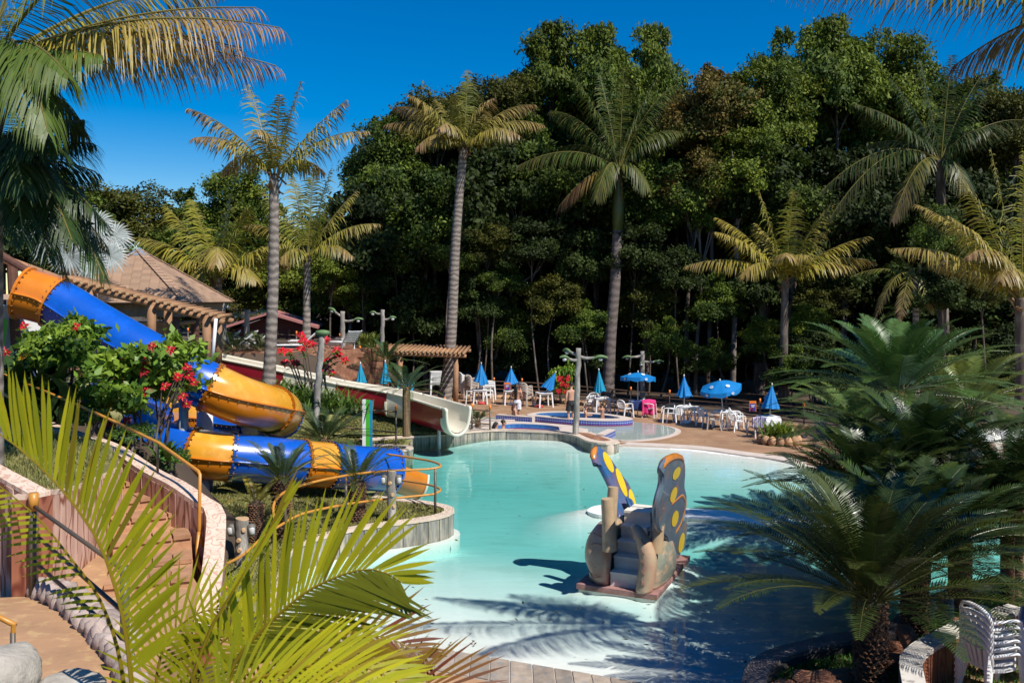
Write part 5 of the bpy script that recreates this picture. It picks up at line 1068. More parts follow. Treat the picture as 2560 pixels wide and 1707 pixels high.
# the stones that edge the deck below the fence
def edge_stones():
    root = thing('stone_border', 'low border of tan stones along the foot of the long fence', 'stone border', (4, 41, 0)); k = 0
    for p in resample([D(1085, 1005, 48.3), D(1190, 1005, 47.7), D(1305, 1008, 46.7), D(1490, 1018, 44.3), D(1577, 1024, 42.7), D(1674, 1033, 41.2), D(1816, 1045, 39.3), D(1900, 1058, 37.9), D(2010, 1075, 36.3), D(2160, 1080, 34.7)], .42):
        MB().blob(V((p.x, p.y - .15, .1)), (.26, .15, .11 + random.uniform(0, .05)), k, .4, 7, 5, rz(random.uniform(-.4, .4))).build('stone', 'stone_tan', root, smooth=True); k += 1
mat('stone_tan', (.40, .23, .12), .9, .3, 4, .5, 12, rand=.2)
edge_stones()
# ------------------------------------------------------------------ paddling pools
def uvbox(me, sc=1.0):
    uv = me.uv_layers.new(name='UVMap'); d = uv.data
    for p in me.polygons:
        n = p.normal; ax = V((-n.y, n.x, 0)); ax = ax.normalized() if ax.length > .1 else V((1, 0, 0))
        for li in p.loop_indices: c = me.vertices[me.loops[li].vertex_index].co; d[li].uv = (c.dot(ax), c.z if abs(n.z) < .7 else c.y)
def slab_with_hole(outer, hole, z0, z1):
    b = bmesh.new(); loops = []
    for P in (outer, hole):
        vs = [b.verts.new((p.x, p.y, z1)) for p in P]; es = [b.edges.new((vs[i], vs[(i + 1) % len(vs)])) for i in range(len(vs))]; loops.append((vs, es))
    bmesh.ops.triangle_fill(b, edges=loops[0][1] + loops[1][1], use_beauty=True, normal=(0, 0, 1))
    for f in b.faces:
        if f.normal.z < 0: f.normal_flip()
    for P, (vs, es) in zip((outer, hole), loops):
        lo = [b.verts.new((p.x, p.y, z0)) for p in P]; n = len(P)
        for i in range(n): b.faces.new((lo[i], lo[(i + 1) % n], vs[(i + 1) % n], vs[i]))
    m = MB(); b.verts.index_update(); m.add([v.co for v in b.verts], [tuple(v.index for v in f.verts) for f in b.faces]); b.free(); return m
def band(path, z0, z1, mt, name, root, off=.01, rev=False):
    "tile strip on a wall face along path"
    vs = []; n = len(path)
    for i in range(n):
        t = (path[min(i + 1, n - 1)] - path[max(i - 1, 0)]); t.z = 0; t.normalize(); r = V((t.y, -t.x, 0)) * (-1 if rev else 1); p = path[i] + r * off; vs += [(p.x, p.y, z0), (p.x, p.y, z1)]
    o = MB().add(vs, [(2 * i, 2 * i + 2, 2 * i + 3, 2 * i + 1) for i in range(n - 1)]).build(name, mt, root)
    me = o.data; uv = me.uv_layers.new(name='UVMap'); L = [0]
    for a, b in zip(path, path[1:]): L.append(L[-1] + (b - a).length)
    for p in me.polygons:
        for li in p.loop_indices: vi = me.loops[li].vertex_index; uv.data[li].uv = (L[vi // 2], vs[vi][2])
    return o
def paddling():
    g = 'paddling pools behind the plank wall'
    # front sunken basin
    out = [G(*p, .3) for p in ((1125, 1083), (1190, 1076), (1244, 1073.5), (1361, 1077), (1414, 1081), (1450, 1078), (1470, 1072), (1420, 1062), (1360, 1057), (1290, 1053), (1200, 1052), (1140, 1056))]
    h0 = [G(*p, .3) for p in ((1225, 1071), (1236, 1063), (1290, 1058.5), (1360, 1061.5), (1396, 1066), (1400, 1075.3), (1330, 1074.2), (1260, 1072.8))]; far = catmull(h0[1:5], 5); hole = [h0[0]] + far + h0[5:]
    root = thing('paddling_pool', 'sunken front paddling pool with blue mosaic over red tile bands', 'paddling pool', (out[0].x + 2, out[0].y, -.3), 0, g)
    slab_with_hole(out, hole, -.6, .3).build('surround', 'slab_beige', root)
    band(far, .13, .29, 'tile_mosaic', 'tile_band', root, .012); band(far, -.2, .13, 'tile_red', 'tile_band', root, .010)
    band([h0[4], h0[5]], .13, .29, 'tile_mosaic', 'tile_band', root, .012); band([h0[4], h0[5]], -.2, .13, 'tile_red', 'tile_band', root, .01)
    MB().prism([(p.x, p.y) for p in hole][::-1], -.5, -.02).build('water', 'splash_water', root); MB().prism([(p.x, p.y) for p in hole][::-1], -.62, -.5).build('basin_floor', 'tile_floor', root)
    # raised round basin behind
    out = catmull([G(*p, .33) for p in ((1316, 1036), (1350, 1041), (1420, 1047), (1500, 1051), (1560, 1050), (1582, 1046), (1560, 1040), (1500, 1032), (1420, 1027.5), (1350, 1029))], 4, True)
    hole = catmull([G(*p, .33) for p in ((1338, 1035.5), (1370, 1038.5), (1440, 1043), (1510, 1045.5), (1548, 1044.5), (1535, 1040), (1480, 1034), (1410, 1030.5), (1358, 1031.5))], 4, True)
    root = thing('paddling_pool', 'raised round paddling pool with a blue tiled rim', 'paddling pool', (out[0].x + 2, out[0].y, 0), 0, g)
    slab_with_hole(out, hole, -.2, .33).build('surround', 'slab_beige', root)
    band(out[:22], .15, .30, 'tile_blue', 'tile_band', root, .012, False); band(out[:22], .10, .15, 'tile_red', 'tile_band', root, .010, False)
    band(hole[20:] + hole[:1], .18, .32, 'tile_mosaic', 'tile_band', root, -.014); band(hole[20:] + hole[:1], .05, .18, 'tile_blue', 'tile_band', root, -.012)
    MB().prism([(p.x, p.y) for p in hole], 0.0, .18).build('water', 'splash_water', root); MB().prism([(p.x, p.y) for p in hole], -.15, 0.0).build('basin_floor', 'tile_floor', root)
    # shallow splash area round it
    sp = catmull([G(*p, .09) for p in ((1450, 1080), (1500, 1084), (1548, 1098), (1620, 1096), (1672, 1086), (1688, 1074), (1660, 1064), (1600, 1056), (1540, 1052), (1440, 1050), (1340, 1044), (1270, 1042), (1180, 1046), (1200, 1051), (1300, 1055), (1400, 1066))], 4, True)
    root = thing('splash_pool', 'very shallow splash pool with a pale rim running out onto the deck', 'paddling pool', (sp[0].x, sp[0].y, 0), 0, g)
    c = sum(sp, V((0, 0, 0))) / len(sp); rim = [c + (p - c) * 1.06 for p in sp]
    MB().prism([(p.x, p.y) for p in rim], -.1, .075).build('rim', 'slab_beige', root); MB().prism([(p.x, p.y) for p in sp], -.1, .084).build('basin_floor', 'splash_floor', root)
    MB().prism([(p.x, p.y) for p in sp], .0, .097).build('water', 'splash_water', root)
    # low tiled walls
    for pts, z0, z1, lb in (([(1181, 1048), (1284, 1051)], .1, .34, 'low tiled wall at the left of the paddling pools'), ([(1240, 1036), (1330, 1042)], .1, .33, 'low tiled wall joining the round paddling pool'), ([(1510, 1086), (1538, 1073)], .08, .36, 'short slanting wall with blue tiles by the peninsula bed')):
        a, b = G(*pts[0], z1), G(*pts[1], z1); t = (b - a).normalized(); r = V((t.y, -t.x, 0)) * .3; root = thing('tiled_wall', lb, 'wall', (a.x, a.y, z0)); q = [a + r * .0, b, b - r, a - r]
        MB().prism(flip_ccw([(p.x, p.y) for p in q]), z0 - .1, z1).build('coping', 'slab_beige', root); band([a, b], z0, z1 - .04, 'tile_blue', 'tile_band', root, .012)
mat('tile_floor', (.03, .10, .24), .4, .2, 5); mat('splash_floor', (.42, .47, .44), .7, .15, 1.2)
paddling()
# ------------------------------------------------------------------ plastic furniture
def chair_proto(mt):
    t = thing('plastic_chair', 'x', 'chair'); B = lambda m, n, sm=False: m.build(n, mt, t, local=True, smooth=sm)
    s = MB(); P = [(-.22, -.2), (.22, -.2), (.24, .0), (.2, .2), (-.2, .2), (-.24, 0)]; s.prism(P, .40, .435); B(s, 'seat')
    b = MB(); n = 9; W = []
    for z, y, hw in ((.44, .19, .17), (.58, .225, .225), (.7, .26, .22), (.78, .285, .15)): W.append((z, y, hw))
    for k in range(5):
        f = -1 + 2 * (k + .5) / 5; b.add([(W[0][2] * (f - .13), W[0][1], W[0][0]), (W[0][2] * (f + .13), W[0][1], W[0][0]), (W[2][2] * (f + .13), W[2][1] - .03 * f * f, W[2][0]), (W[2][2] * (f - .13), W[2][1] - .03 * f * f, W[2][0]), (W[0][2] * (f - .13), W[0][1] + .02, W[0][0]), (W[0][2] * (f + .13), W[0][1] + .02, W[0][0]), (W[2][2] * (f + .13), W[2][1] + .02 - .03 * f * f, W[2][0]), (W[2][2] * (f - .13), W[2][1] + .02 - .03 * f * f, W[2][0])], [(0, 1, 2, 3), (5, 4, 7, 6), (1, 5, 6, 2), (4, 0, 3, 7)])
    B(b, 'back_slats'); bt = MB(); A = [(-.19, .18, .42), (-.245, .215, .56), (-.24, .24, .68), (-.16, .27, .77), (0, .285, .80), (.16, .27, .77), (.24, .24, .68), (.245, .215, .56), (.19, .18, .42)]
    bt.tube(catmull([V(p) for p in A], 3), .028, 6, squash=.7); B(bt, 'back_frame', True)
    for x in (-1, 1):
        a = MB().tube(catmull([V((x * .24, .22, .62)), V((x * .28, .1, .64)), V((x * .285, -.12, .64)), V((x * .27, -.22, .60)), V((x * .26, -.235, .5))], 3), .026, 6, squash=.8); B(a, 'armrest', True)
        l = MB().bar((x * .255, -.22, .60), (x * .285, -.27, 0), .05, .045); B(l, 'leg'); l = MB().bar((x * .2, .19, .42), (x * .25, .30, 0), .05, .045); B(l, 'leg')
    return t
WC = chair_proto('white_plastic'); TC = chair_proto('plastic_shade_tint'); used = set()
def nth(i, n, what): return ('topmost ' if i == n - 1 else 'lowest ' if i == 0 else '') + what
def chair(p, a, label, proto=None, group='plastic chairs on the deck', z=0.0, tilt=0):
    proto = proto or WC; o = proto if id(proto) not in used else copy_tree(proto); used.add(id(proto)); o.location = (p.x, p.y, p.z + z); o.rotation_euler = (tilt, 0, a); o['label'] = label; o['group'] = group; return o
DK = .05
def g2(x, y): return G(x, y, DK)
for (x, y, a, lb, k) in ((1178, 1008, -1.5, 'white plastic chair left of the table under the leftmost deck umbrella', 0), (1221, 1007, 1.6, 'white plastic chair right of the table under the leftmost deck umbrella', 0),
        (1477, 1031, -1.9, 'shade tinted white plastic chair left of the table under the slim closed umbrella', 1), (1483, 1025, -.2, 'white plastic chair behind the table under the slim closed umbrella', 0), (1528, 1034, 1.8, 'shade tinted white plastic chair right of the slim closed umbrella', 1), (1562, 1043, 2.2, 'white plastic chair standing alone left of the navy covered table', 0),
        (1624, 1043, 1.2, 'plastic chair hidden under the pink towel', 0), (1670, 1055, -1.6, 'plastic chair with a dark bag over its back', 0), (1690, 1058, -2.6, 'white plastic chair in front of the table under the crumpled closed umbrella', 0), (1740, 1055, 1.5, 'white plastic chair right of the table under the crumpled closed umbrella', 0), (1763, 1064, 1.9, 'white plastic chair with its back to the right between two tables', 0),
        (1787, 1074, -1.9, 'shade tinted white plastic chair at the left of the table under the tilted open umbrella', 1), (1840, 1068, 1.5, 'white plastic chair behind at the right of the tilted open umbrella', 0), (1842, 1077, 1.9, 'white plastic chair nearest at the right of the tilted open umbrella', 0), (1893, 1092, -2.9, 'shade tinted white plastic chair with a striped towel over its back', 1)):
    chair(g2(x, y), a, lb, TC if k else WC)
for (x, y, n, lb, a, k) in ((1159, 996, 9, 'white plastic chair of the left tall stack by the pergola post', 2.2, 0), (1178, 999, 8, 'shade tinted white plastic chair of the right tall stack by the pergola post', 2.4, 1), (1313, 1015, 6, 'shade tinted white chair of the stack behind the woman with the baby', 2.6, 1)):
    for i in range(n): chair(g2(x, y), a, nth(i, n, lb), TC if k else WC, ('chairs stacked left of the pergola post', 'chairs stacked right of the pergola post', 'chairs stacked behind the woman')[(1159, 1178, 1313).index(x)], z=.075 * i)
def table_proto(mt='white_plastic'):
    t = thing('plastic_table', 'x', 'table'); B = lambda m, n: m.build(n, mt, t, local=True)
    B(MB().prism([(-.36, -.3), (-.3, -.36), (.3, -.36), (.36, -.3), (.36, .3), (.3, .36), (-.3, .36), (-.36, .3)], .695, .72), 'table_top'); B(MB().prism([(-.33, -.33), (.33, -.33), (.33, .33), (-.33, .33)], .64, .694), 'apron')
    for x in (-1, 1):
        for y in (-1, 1): B(MB().bar((x * .30, y * .30, .66), (x * .35, y * .35, 0), .06, .06), 'leg')
    return t
TB = table_proto(); tused = []
def table(p, a, label, group='white plastic tables on the deck', z=0):
    o = TB if not tused else copy_tree(TB); tused.append(1); o.location = (p.x, p.y, p.z + z); o.rotation_euler = (0, 0, a); o['label'] = label; o['group'] = group; return o
TBL = {}
for k, x, y, a, lb in ((1, 1200, 1009, .1, 'white table under the leftmost deck umbrella with white badge'), (2, 1277, 1011, .15, 'white table under the second closed umbrella'), (3, 1360, 1017, .3, 'white table with the leaning umbrella'), (4, 1503, 1032, .2, 'white table under the slim closed umbrella'), (5, 1594, 1040, .1, 'table covered by the navy towel under the flat open umbrella'), (6, 1711, 1056, .3, 'white table under the crumpled closed umbrella'), (7, 1811, 1070, .35, 'white table under the tilted open umbrella'), (8, 1921, 1085, .3, 'table with a white cloth beside the leafy planter')):
    TBL[k] = g2(x, y); table(TBL[k], a, lb)
for i in range(10): table(g2(1091, 990), .2, nth(i, 10, 'white table of the high pile left of the palm trunk'), 'tables stacked left of the palm trunk', z=.07 * i)
for i in range(4): table(g2(1217, 998), .4, nth(i, 4, 'white table of the low pile behind the leftmost deck umbrella'), 'tables stacked behind the umbrella', z=.08 * i)
# ------------------------------------------------------------------ umbrellas
def badge(root, c, nrm, r):
    n = nrm.normalized(); x = n.cross(V((0, 0, 1))).normalized(); y = x.cross(n); m = MB(); N = 14; vs = [c + n * .014] + [c + n * .012 + x * r * math.cos(2 * math.pi * k / N) + y * r * .8 * math.sin(2 * math.pi * k / N) for k in range(N)]
    m.add(vs, [(0, 1 + k, 1 + (k + 1) % N) for k in range(N)]); m.build('badge', 'badge_white', root)
    m = MB(); c2 = c + n * .018; m.add([c2 + x * r * .55 * i + y * r * .12 * j for i, j in ((-1, -1), (1, -1), (1, 1), (-1, 1))], [(0, 1, 2, 3)]); m.build('badge_mark', 'fabric_blue', root)
def closed_umbrella(label, xt, yt, yb, Y, wpx, base, fab='fabric_blue', foot=None, badges=((-1.2, .62), (-2.2, .7)), foot_mat='white_plastic', pleats=8, seed=0):
    t = D(xt, yt, Y); hgt = (yb - yt) * Y / F; b = base; root = thing('closed_umbrella', label, 'umbrella', b, 0, 'umbrellas on the deck'); ax = (t - b).normalized(); x = ax.cross(V((0, 1, 0))).normalized(); y = ax.cross(x)
    MB().tube([b, t], .02, 8).build('pole', 'steel_grey', root); m = MB(); N = pleats * 4; rows = 9; vs = []; rw = wpx * Y / F / 2; rnd = random.Random(seed)
    ph = [rnd.uniform(.8, 1.2) for _ in range(pleats)]; lw = [rnd.uniform(-.12, .10) for _ in range(pleats)]
    for j in range(rows):
        f = j / (rows - 1)
        for k in range(N):
            a = 2 * math.pi * k / N; q = .62 + .38 * abs(math.cos(a * pleats / 2)) * ph[int(k / 4) % pleats]; rr = (.03 + rw * f ** 1.05) * lerp(1, q, min(1, f * 1.4)); d = hgt * f * (1 + (lw[int(k / 4) % pleats] * f ** 3)); vs.append(t - ax * (d + .04) + (x * math.cos(a) + y * math.sin(a)) * rr)
    m.add(vs, [(j * N + k, (j + 1) * N + k, (j + 1) * N + (k + 1) % N, j * N + (k + 1) % N) for j in range(rows - 1) for k in range(N)]); cn = m.build('canopy', fab, root, smooth=True)
    MB().blob(t + ax * .03, (.03, .03, .05), 1, 0).build('finial', 'white_plastic', root, smooth=True)
    for a, f in badges: d = x * math.cos(a) + y * math.sin(a); badge(cn, t - ax * hgt * f + d * (rw * f ** 1.05 + .025), d + ax * .35, rw * .36)
    if foot is not None: MB().lathe([(.16, 0), (.22, .01), (.22, .07), (.18, .1), (.05, .12)], foot, 16).build('foot', foot_mat, root, smooth=True)
def open_umbrella(label, xt, yt, Y, rad, drop, base, tiltv=(0, 0), fab='fabric_blue', seed=1):
    t = D(xt, yt, Y); root = thing('open_umbrella', label, 'umbrella', base, 0, 'umbrellas on the deck'); ax = V((tiltv[0], tiltv[1], 1)).normalized(); x = ax.cross(V((0, 1, 0))).normalized(); y = ax.cross(x) * -1
    mid = base.lerp(t, .55); MB().tube([base, V((mid.x, mid.y, mid.z)), t], .022, 8).build('pole', 'steel_grey', root); m = MB(); N = 8; sub = 4; rows = 6; vs = []
    for j in range(rows):
        f = j / (rows - 1)
        for k in range(N * sub):
            u = (k % sub) / sub; a = 2 * math.pi * k / (N * sub); ch = math.cos(math.pi / N) / math.cos((u - .5) * 2 * math.pi / N) if True else 1; sg = .05 * math.sin(math.pi * u) * f; vs.append(t - ax * (drop * f ** 1.4 + sg * .5) + (x * math.cos(a) + y * math.sin(a)) * rad * f * lerp(1, ch, .8))
    nn = N * sub
    for k in range(nn):
        u = (k % sub) / sub; p = vs[(rows - 1) * nn + k]; vs.append(p - V((0, 0, .17 + .03 * math.sin(math.pi * u * 2))) + (p - t) * .01)
    m.add(vs, [(j * nn + k, (j + 1) * nn + k, (j + 1) * nn + (k + 1) % nn, j * nn + (k + 1) % nn) for j in range(rows) for k in range(nn)]); cn = m.build('canopy', fab, root, smooth=True, angle=35)
    for k in range(N): a = 2 * math.pi * k / N; MB().tube([t - ax * .06, t - ax * (drop + .02) + (x * math.cos(a) + y * math.sin(a)) * rad * .97], .008, 4).build('rib', 'steel_grey', cn)
    MB().blob(t + ax * .04, (.03, .03, .05), 1, 0).build('finial', 'white_plastic', root, smooth=True)
    for a in (-1.9, -.6):
        d = x * math.cos(a) + y * math.sin(a); p = t - ax * (drop * .5) + d * rad * .6; badge(cn, p + ax * .02 + d * .02, (ax + d * .7), .09)
        p = t - ax * drop - V((0, 0, .09)) + d * rad * .97; badge(cn, p + d * .015, d, .07)
def up(p, z): return V((p.x, p.y, z))
closed_umbrella('closed turquoise umbrella left behind the slide cycad', 901, 909, 955, 36.5, 26, up(D(908, 0, 36.5), .3), 'fabric_teal', badges=(), seed=1)
closed_umbrella('closed turquoise umbrella right behind the slide cycad', 963, 904, 955, 36.5, 25, up(D(964, 0, 36.5), .3), 'fabric_teal', badges=(), seed=2)
U = TBL[1]; closed_umbrella('half closed blue umbrella with white badges, first from the palm trunk', 1203, 909, 955, U.y, 38, up(U, DK), foot=up(U, DK) + V((.1, -.15, 0)), foot_mat='badge_red', seed=3)
U = TBL[2]; closed_umbrella('half closed blue umbrella with one white badge, second from the palm trunk', 1278, 919, 957, U.y, 38, up(U, DK), foot=up(U, DK) + V((.05, -.1, 0)), badges=((-1.5, .66),), seed=4)
U = TBL[3]; closed_umbrella('blue umbrella leaning to the right over its table', 1389, 931, 973, U.y, 30, up(U, DK) + V((-.25, -.1, .1)), foot=up(U, DK) + V((-.25, -.15, 0)), foot_mat='badge_red', badges=((-1.7, .6),), seed=5)
U = TBL[4]; closed_umbrella('slim closed turquoise umbrella before the royal palm trunk', 1497, 925, 976, U.y, 27, up(U, DK), 'fabric_teal', badges=(), foot=up(U, DK) + V((0, -.1, 0)), pleats=10, seed=6)
U = TBL[5]; open_umbrella('flat open blue umbrella right of the royal palm', 1595, 931, U.y, .80, .20, up(U, DK), (.02, .08))
U = TBL[6]; closed_umbrella('crumpled closed blue umbrella between the two open ones', 1710, 940, 991, U.y, 40, up(U, DK), foot=up(U, DK) + V((0, -.15, 0)), badges=((-2.6, .62),), seed=7)
U = TBL[7]; open_umbrella('open blue umbrella tilted to the left over a table with chairs', 1800, 952, U.y, .86, .27, up(U, DK), (-.18, -.16), seed=2)
U = TBL[8]; closed_umbrella('closed blue umbrella beside the leafy planter', 1930, 962, 1018, U.y, 46, up(U, DK), badges=((-1.0, .6), (-1.7, .88)), seed=8)
# ------------------------------------------------------------------ towels, bag, notices
def stripes():
    m, n, out, N, L = nodes('towel_stripe'); g = N('TexCoord'); wv = N('TexWave', wave_type='BANDS', bands_direction='X', i_Scale=4.5); L(g.outputs['Object'], wv.inputs[0]); cx = N('Mix', data_type='RGBA'); cx.inputs[6].default_value = (.72, .70, .73, 1); cx.inputs[7].default_value = (.33, .24, .42, 1)
    mr = N('MapRange'); mr.inputs[1].default_value = .45; mr.inputs[2].default_value = .55; L(wv.outputs[1], mr.inputs[0]); L(mr.outputs[0], cx.inputs[0]); p = N('BsdfPrincipled', i_Roughness=.9); L(cx.outputs[2], p.inputs[0]); L(p.outputs[0], out.inputs[0])
stripes()
def drape(name, label, p, w, d, h, mt, a=0, seed=0, cat='towel', parts=None):
    "cloth over an edge: top at p, hanging h to the front and d to the back, with folds"
    m = MB(); nx, nz = 16, 12; vs = []; x = V((math.cos(a), math.sin(a), 0)); y = V((-math.sin(a), math.cos(a), 0)); r = random.Random(seed); ph = r.uniform(0, 6)
    for j in range(nz + 1):
        f = j / nz; s = f * (h + d) - d
        for i in range(nx + 1):
            u = i / nx - .5; fold = .035 * math.sin(u * 17 + ph + .8 * f) * min(1, abs(s) * 2.2)
            if s < 0: off, z = .06 + fold, s
            else: off, z = -.05 - .03 * s + fold, -s * (1 + .05 * math.sin(u * 9 + ph))
            vs.append(p + x * u * w * (1 + .08 * abs(s)) + y * off + V((0, 0, z + .02 * math.cos(u * 6))))
    o = m.add(vs, [(j * (nx + 1) + i, j * (nx + 1) + i + 1, (j + 1) * (nx + 1) + i + 1, (j + 1) * (nx + 1) + i) for j in range(nz) for i in range(nx)]).build(name, mt, smooth=True)
    md = o.modifiers.new('s', 'SOLIDIFY'); md.thickness = .012; return tag(o, label, cat)
c = g2(1624, 1043); drape('towel', 'bright pink towel hanging over a chair back', up(c, .86) + V((-.05, -.1, 0)), .62, .35, .68, 'towel_pink', .1, 1)
c = TBL[5]; drape('towel', 'navy blue cloth hanging over the table under the flat open umbrella', up(c, .80) + V((-.02, -.33, 0)), .72, .3, .45, 'towel_blue', .1, 2); drape('towel', 'navy blue cloth lying over the back of the same table', up(c, .79) + V((.02, .05, 0)), .66, .3, .28, 'towel_blue', .1, 7)
c = g2(1670, 1055); drape('bag', 'dark bag and clothes hung over a chair at the crumpled umbrella', up(c, .86) + V((.1, -.12, 0)), .5, .3, .45, 'cloth_dark', -.2, 3, 'bag')
c = g2(1893, 1092); drape('towel', 'white and violet striped towel over a shade tinted chair back', up(c, .86) + V((0, -.26, 0)), .5, .3, .42, 'towel_stripe', -.1, 4)
c = TBL[8]; drape('tablecloth', 'white cloth hanging from the table beside the leafy planter', up(c, .77) + V((.05, -.36, 0)), .72, .5, .6, 'cloth_white', .3, 5, 'tablecloth')
def notice(x, y, Y, w, h, lb):
    c = D(x, y, Y); root = thing('notice_board', lb, 'sign', V((c.x, c.y, c.z - h / 2))); MB().box(c, (w, .03, h)).build('panel', 'cap_orange', root); MB().box(c + V((0, -.02, -.04)), (w * .84, .012, h * .72)).build('poster', 'poster_blue', root)
    for k in range(3): MB().box(c + V((0, -.029, h * (.12 - .1 * k))), (w * (.6 - .1 * k), .004, h * .045)).build('text_line', 'white_paint', root)
    MB().box(c + V((-.05, -.029, -h * .25)), (w * .4, .004, h * .18)).build('picture', 'badge_red', root)
mat('poster_blue', (.05, .03, .25), .5, .3, 5)
notice(1882, 1015, 35.4, .27, .42, 'small orange framed poster on the fence at the right')
notice(1268, 965, 43.2, .3, .36, 'small poster on the fence behind the second umbrella')
# ------------------------------------------------------------------ butterfly slide in the pool
def sculpture():
    Lc, Fc, Rc = G(1441, 1465), G(1642, 1494), G(1727, 1395); u = (Fc - Lc); v = Rc - Fc; v = (v - u * (v.dot(u) / u.dot(u))); W, Ln = u.length, v.length; u.normalize(); v.normalize(); O = Lc
    root = thing('butterfly_slide', 'painted butterfly shaped children slide with steps standing in the pool', 'play slide', O + u * W / 2 + v * Ln / 2 + V((0, 0, -.4)))
    def pt(a, b, z): return O + u * a + v * b + V((0, 0, z))
    MB().prism([(p.x, p.y) for p in (pt(0, 0, 0), pt(W, 0, 0), pt(W, Ln, 0), pt(0, Ln, 0))], -.05, .05).build('base_slab', 'sc_base', root); MB().prism([(p.x, p.y) for p in (pt(.03, .03, 0), pt(W - .03, .03, 0), pt(W - .03, Ln - .03, 0), pt(.03, Ln - .03, 0))], -.6, -.05).build('plinth', 'pool_white', root)
    # body behind the steps
    def loft(secs, mt, name, sm=True):
        m = MB(); n = len(secs[0]); vs = [p for s in secs for p in s]; m.add(vs, [(j * n + k, j * n + (k + 1) % n, (j + 1) * n + (k + 1) % n, (j + 1) * n + k) for j in range(len(secs) - 1) for k in range(n)] + [tuple(range(n - 1, -1, -1)), tuple((len(secs) - 1) * n + k for k in range(n))]); return m.build(name, mt, root, smooth=sm)
    # steps
    x0, x1 = W * .40, W * .74; st = 5; rise = .24
    for i in range(st):
        z = .08 + rise * (i + 1); b0 = .16 + .22 * i
        MB().prism([(p.x, p.y) for p in (pt(x0, b0, 0), pt(x1, b0, 0), pt(x1, 1.75, 0), pt(x0, 1.75, 0))], .04, z - .03).build('step_riser', 'sc_step', root)
        q = [pt(x0, b0 - .025, 0), pt(x1, b0 - .025, 0), pt(x1, b0 + .24, 0), pt(x0, b0 + .24, 0)]; MB().prism([(p.x, p.y) for p in q], z - .045, z).build('step', 'sc_step', root)
    # front lobes, like thumbs
    def lobe(keys, mt, nm):
        "keys: (z, centre a, centre b, half width, half depth)"
        secs = []; N = 18; K = [V((k[0], k[1], k[2])) for k in keys]; Wd = [V((k[3], k[4], 0)) for k in keys]; KC = catmull(K, 4); WC_ = catmull(Wd, 4)
        for q, w_ in zip(KC, WC_):
            secs.append([pt(q.y + w_.x * math.copysign(abs(math.cos(t)) ** .85, math.cos(t)), q.z + w_.y * math.sin(t), .05 + q.x) for t in [2 * math.pi * k / N for k in range(N)]])
        loft(secs, mt, nm)
    lobe([(0, x0 - .18, .24, .15, .16), (.2, x0 - .22, .22, .20, .19), (.5, x0 - .26, .20, .255, .21), (.8, x0 - .24, .24, .245, .20), (1.02, x0 - .17, .30, .20, .17), (1.14, x0 - .12, .34, .14, .12), (1.19, x0 - .10, .36, .05, .05)], 'sc_flesh', 'front_lobe')
    lobe([(0, x1 + .12, .14, .16, .18), (.25, x1 + .17, .14, .17, .19), (.6, x1 + .20, .14, .165, .19), (.9, x1 + .12, .12, .15, .17), (1.08, x1 + .03, .10, .13, .14), (1.18, x1 - .01, .10, .09, .10), (1.22, x1 - .02, .10, .03, .04)], 'sc_flesh', 'front_lobe')
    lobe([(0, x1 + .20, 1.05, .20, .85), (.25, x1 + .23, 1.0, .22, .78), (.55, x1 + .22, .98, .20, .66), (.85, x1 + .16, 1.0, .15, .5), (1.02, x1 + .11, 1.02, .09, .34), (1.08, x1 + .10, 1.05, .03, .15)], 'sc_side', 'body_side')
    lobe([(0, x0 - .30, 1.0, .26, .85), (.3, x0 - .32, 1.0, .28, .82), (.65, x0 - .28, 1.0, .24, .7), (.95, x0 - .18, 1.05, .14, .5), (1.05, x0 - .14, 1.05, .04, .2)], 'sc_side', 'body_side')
    for (la, lb2, zz, rr_) in ((x0 - .11, .20, 1.08, .055), (x1 - .0, -.01, 1.08, .05)): MB().blob(pt(la, lb2, zz), (rr_, rr_ * .6, rr_ * 1.2), 2, 0, 10, 8).build('nail', 'sc_flesh_light', root, smooth=True)
    for k in range(5):
        z = .25 + .19 * k; Q = [pt(x1 + .03 + .16 * j / 6 * 2 * .5 + .04, .14 - .205 * math.sin(math.pi * (j + .5) / 7.5) , z + .05 * math.sin(j)) for j in range(7)]; MB().tube(Q, .008, 5).build('crease', 'sc_ridge', root)
        Q = [pt(x0 - .45 + .4 * j / 6, .22 - .215 * math.sin(math.pi * (j + .5) / 7), z + .04 * math.cos(j + k)) for j in range(7)]; MB().tube(Q, .007, 5).build('crease', 'sc_ridge', root)
    # nails / creases ridge along the right lobe
    P = [pt(x1 + .26 - .1 * math.sin(2.2 * k / 10), .06 + .25 * (k / 10) ** 2, .12 + 1.0 * k / 10) for k in range(11)]; MB().tube(P, [.02] * 11, 6).build('ridge', 'sc_ridge', root, smooth=True)
    # log posts
    def logp(bx, by, Y, xt, yt, r, knob=None):
        t = D(xt, yt, Y); b = V((t.x + bx, t.y + by, .75)); MB().tube(catmull([b, b.lerp(t, .5), t], 4), [r * 1.15, r * 1.12, r * 1.1, r * 1.05, r * 1.02, r, r, r, r * .96], 12).build('log_post', 'sc_log', root, smooth=True, angle=50)
        if knob: p = b.lerp(t, .72); MB().tube([p, p + V((.02, -.17, .03))], [.075, .06], 10).build('knob', 'sc_log', root, smooth=True, angle=50)
    logp(.04, 0, 16.45, 1519, 1246, .125); logp(-.07, -.05, 17.1, 1533, 1217, .105); logp(-.06, 0, 16.35, 1648, 1292, .115, True)
    # slide chute on the far side
    secs = []
    Q = [pt((x0 + x1) / 2, 1.5, 1.26), pt((x0 + x1) / 2, 1.9, 1.1), pt((x0 + x1) / 2, 2.4, .55), pt((x0 + x1) / 2, 2.9, .12)]; Q = catmull(Q, 5); m = MB(); vs = []
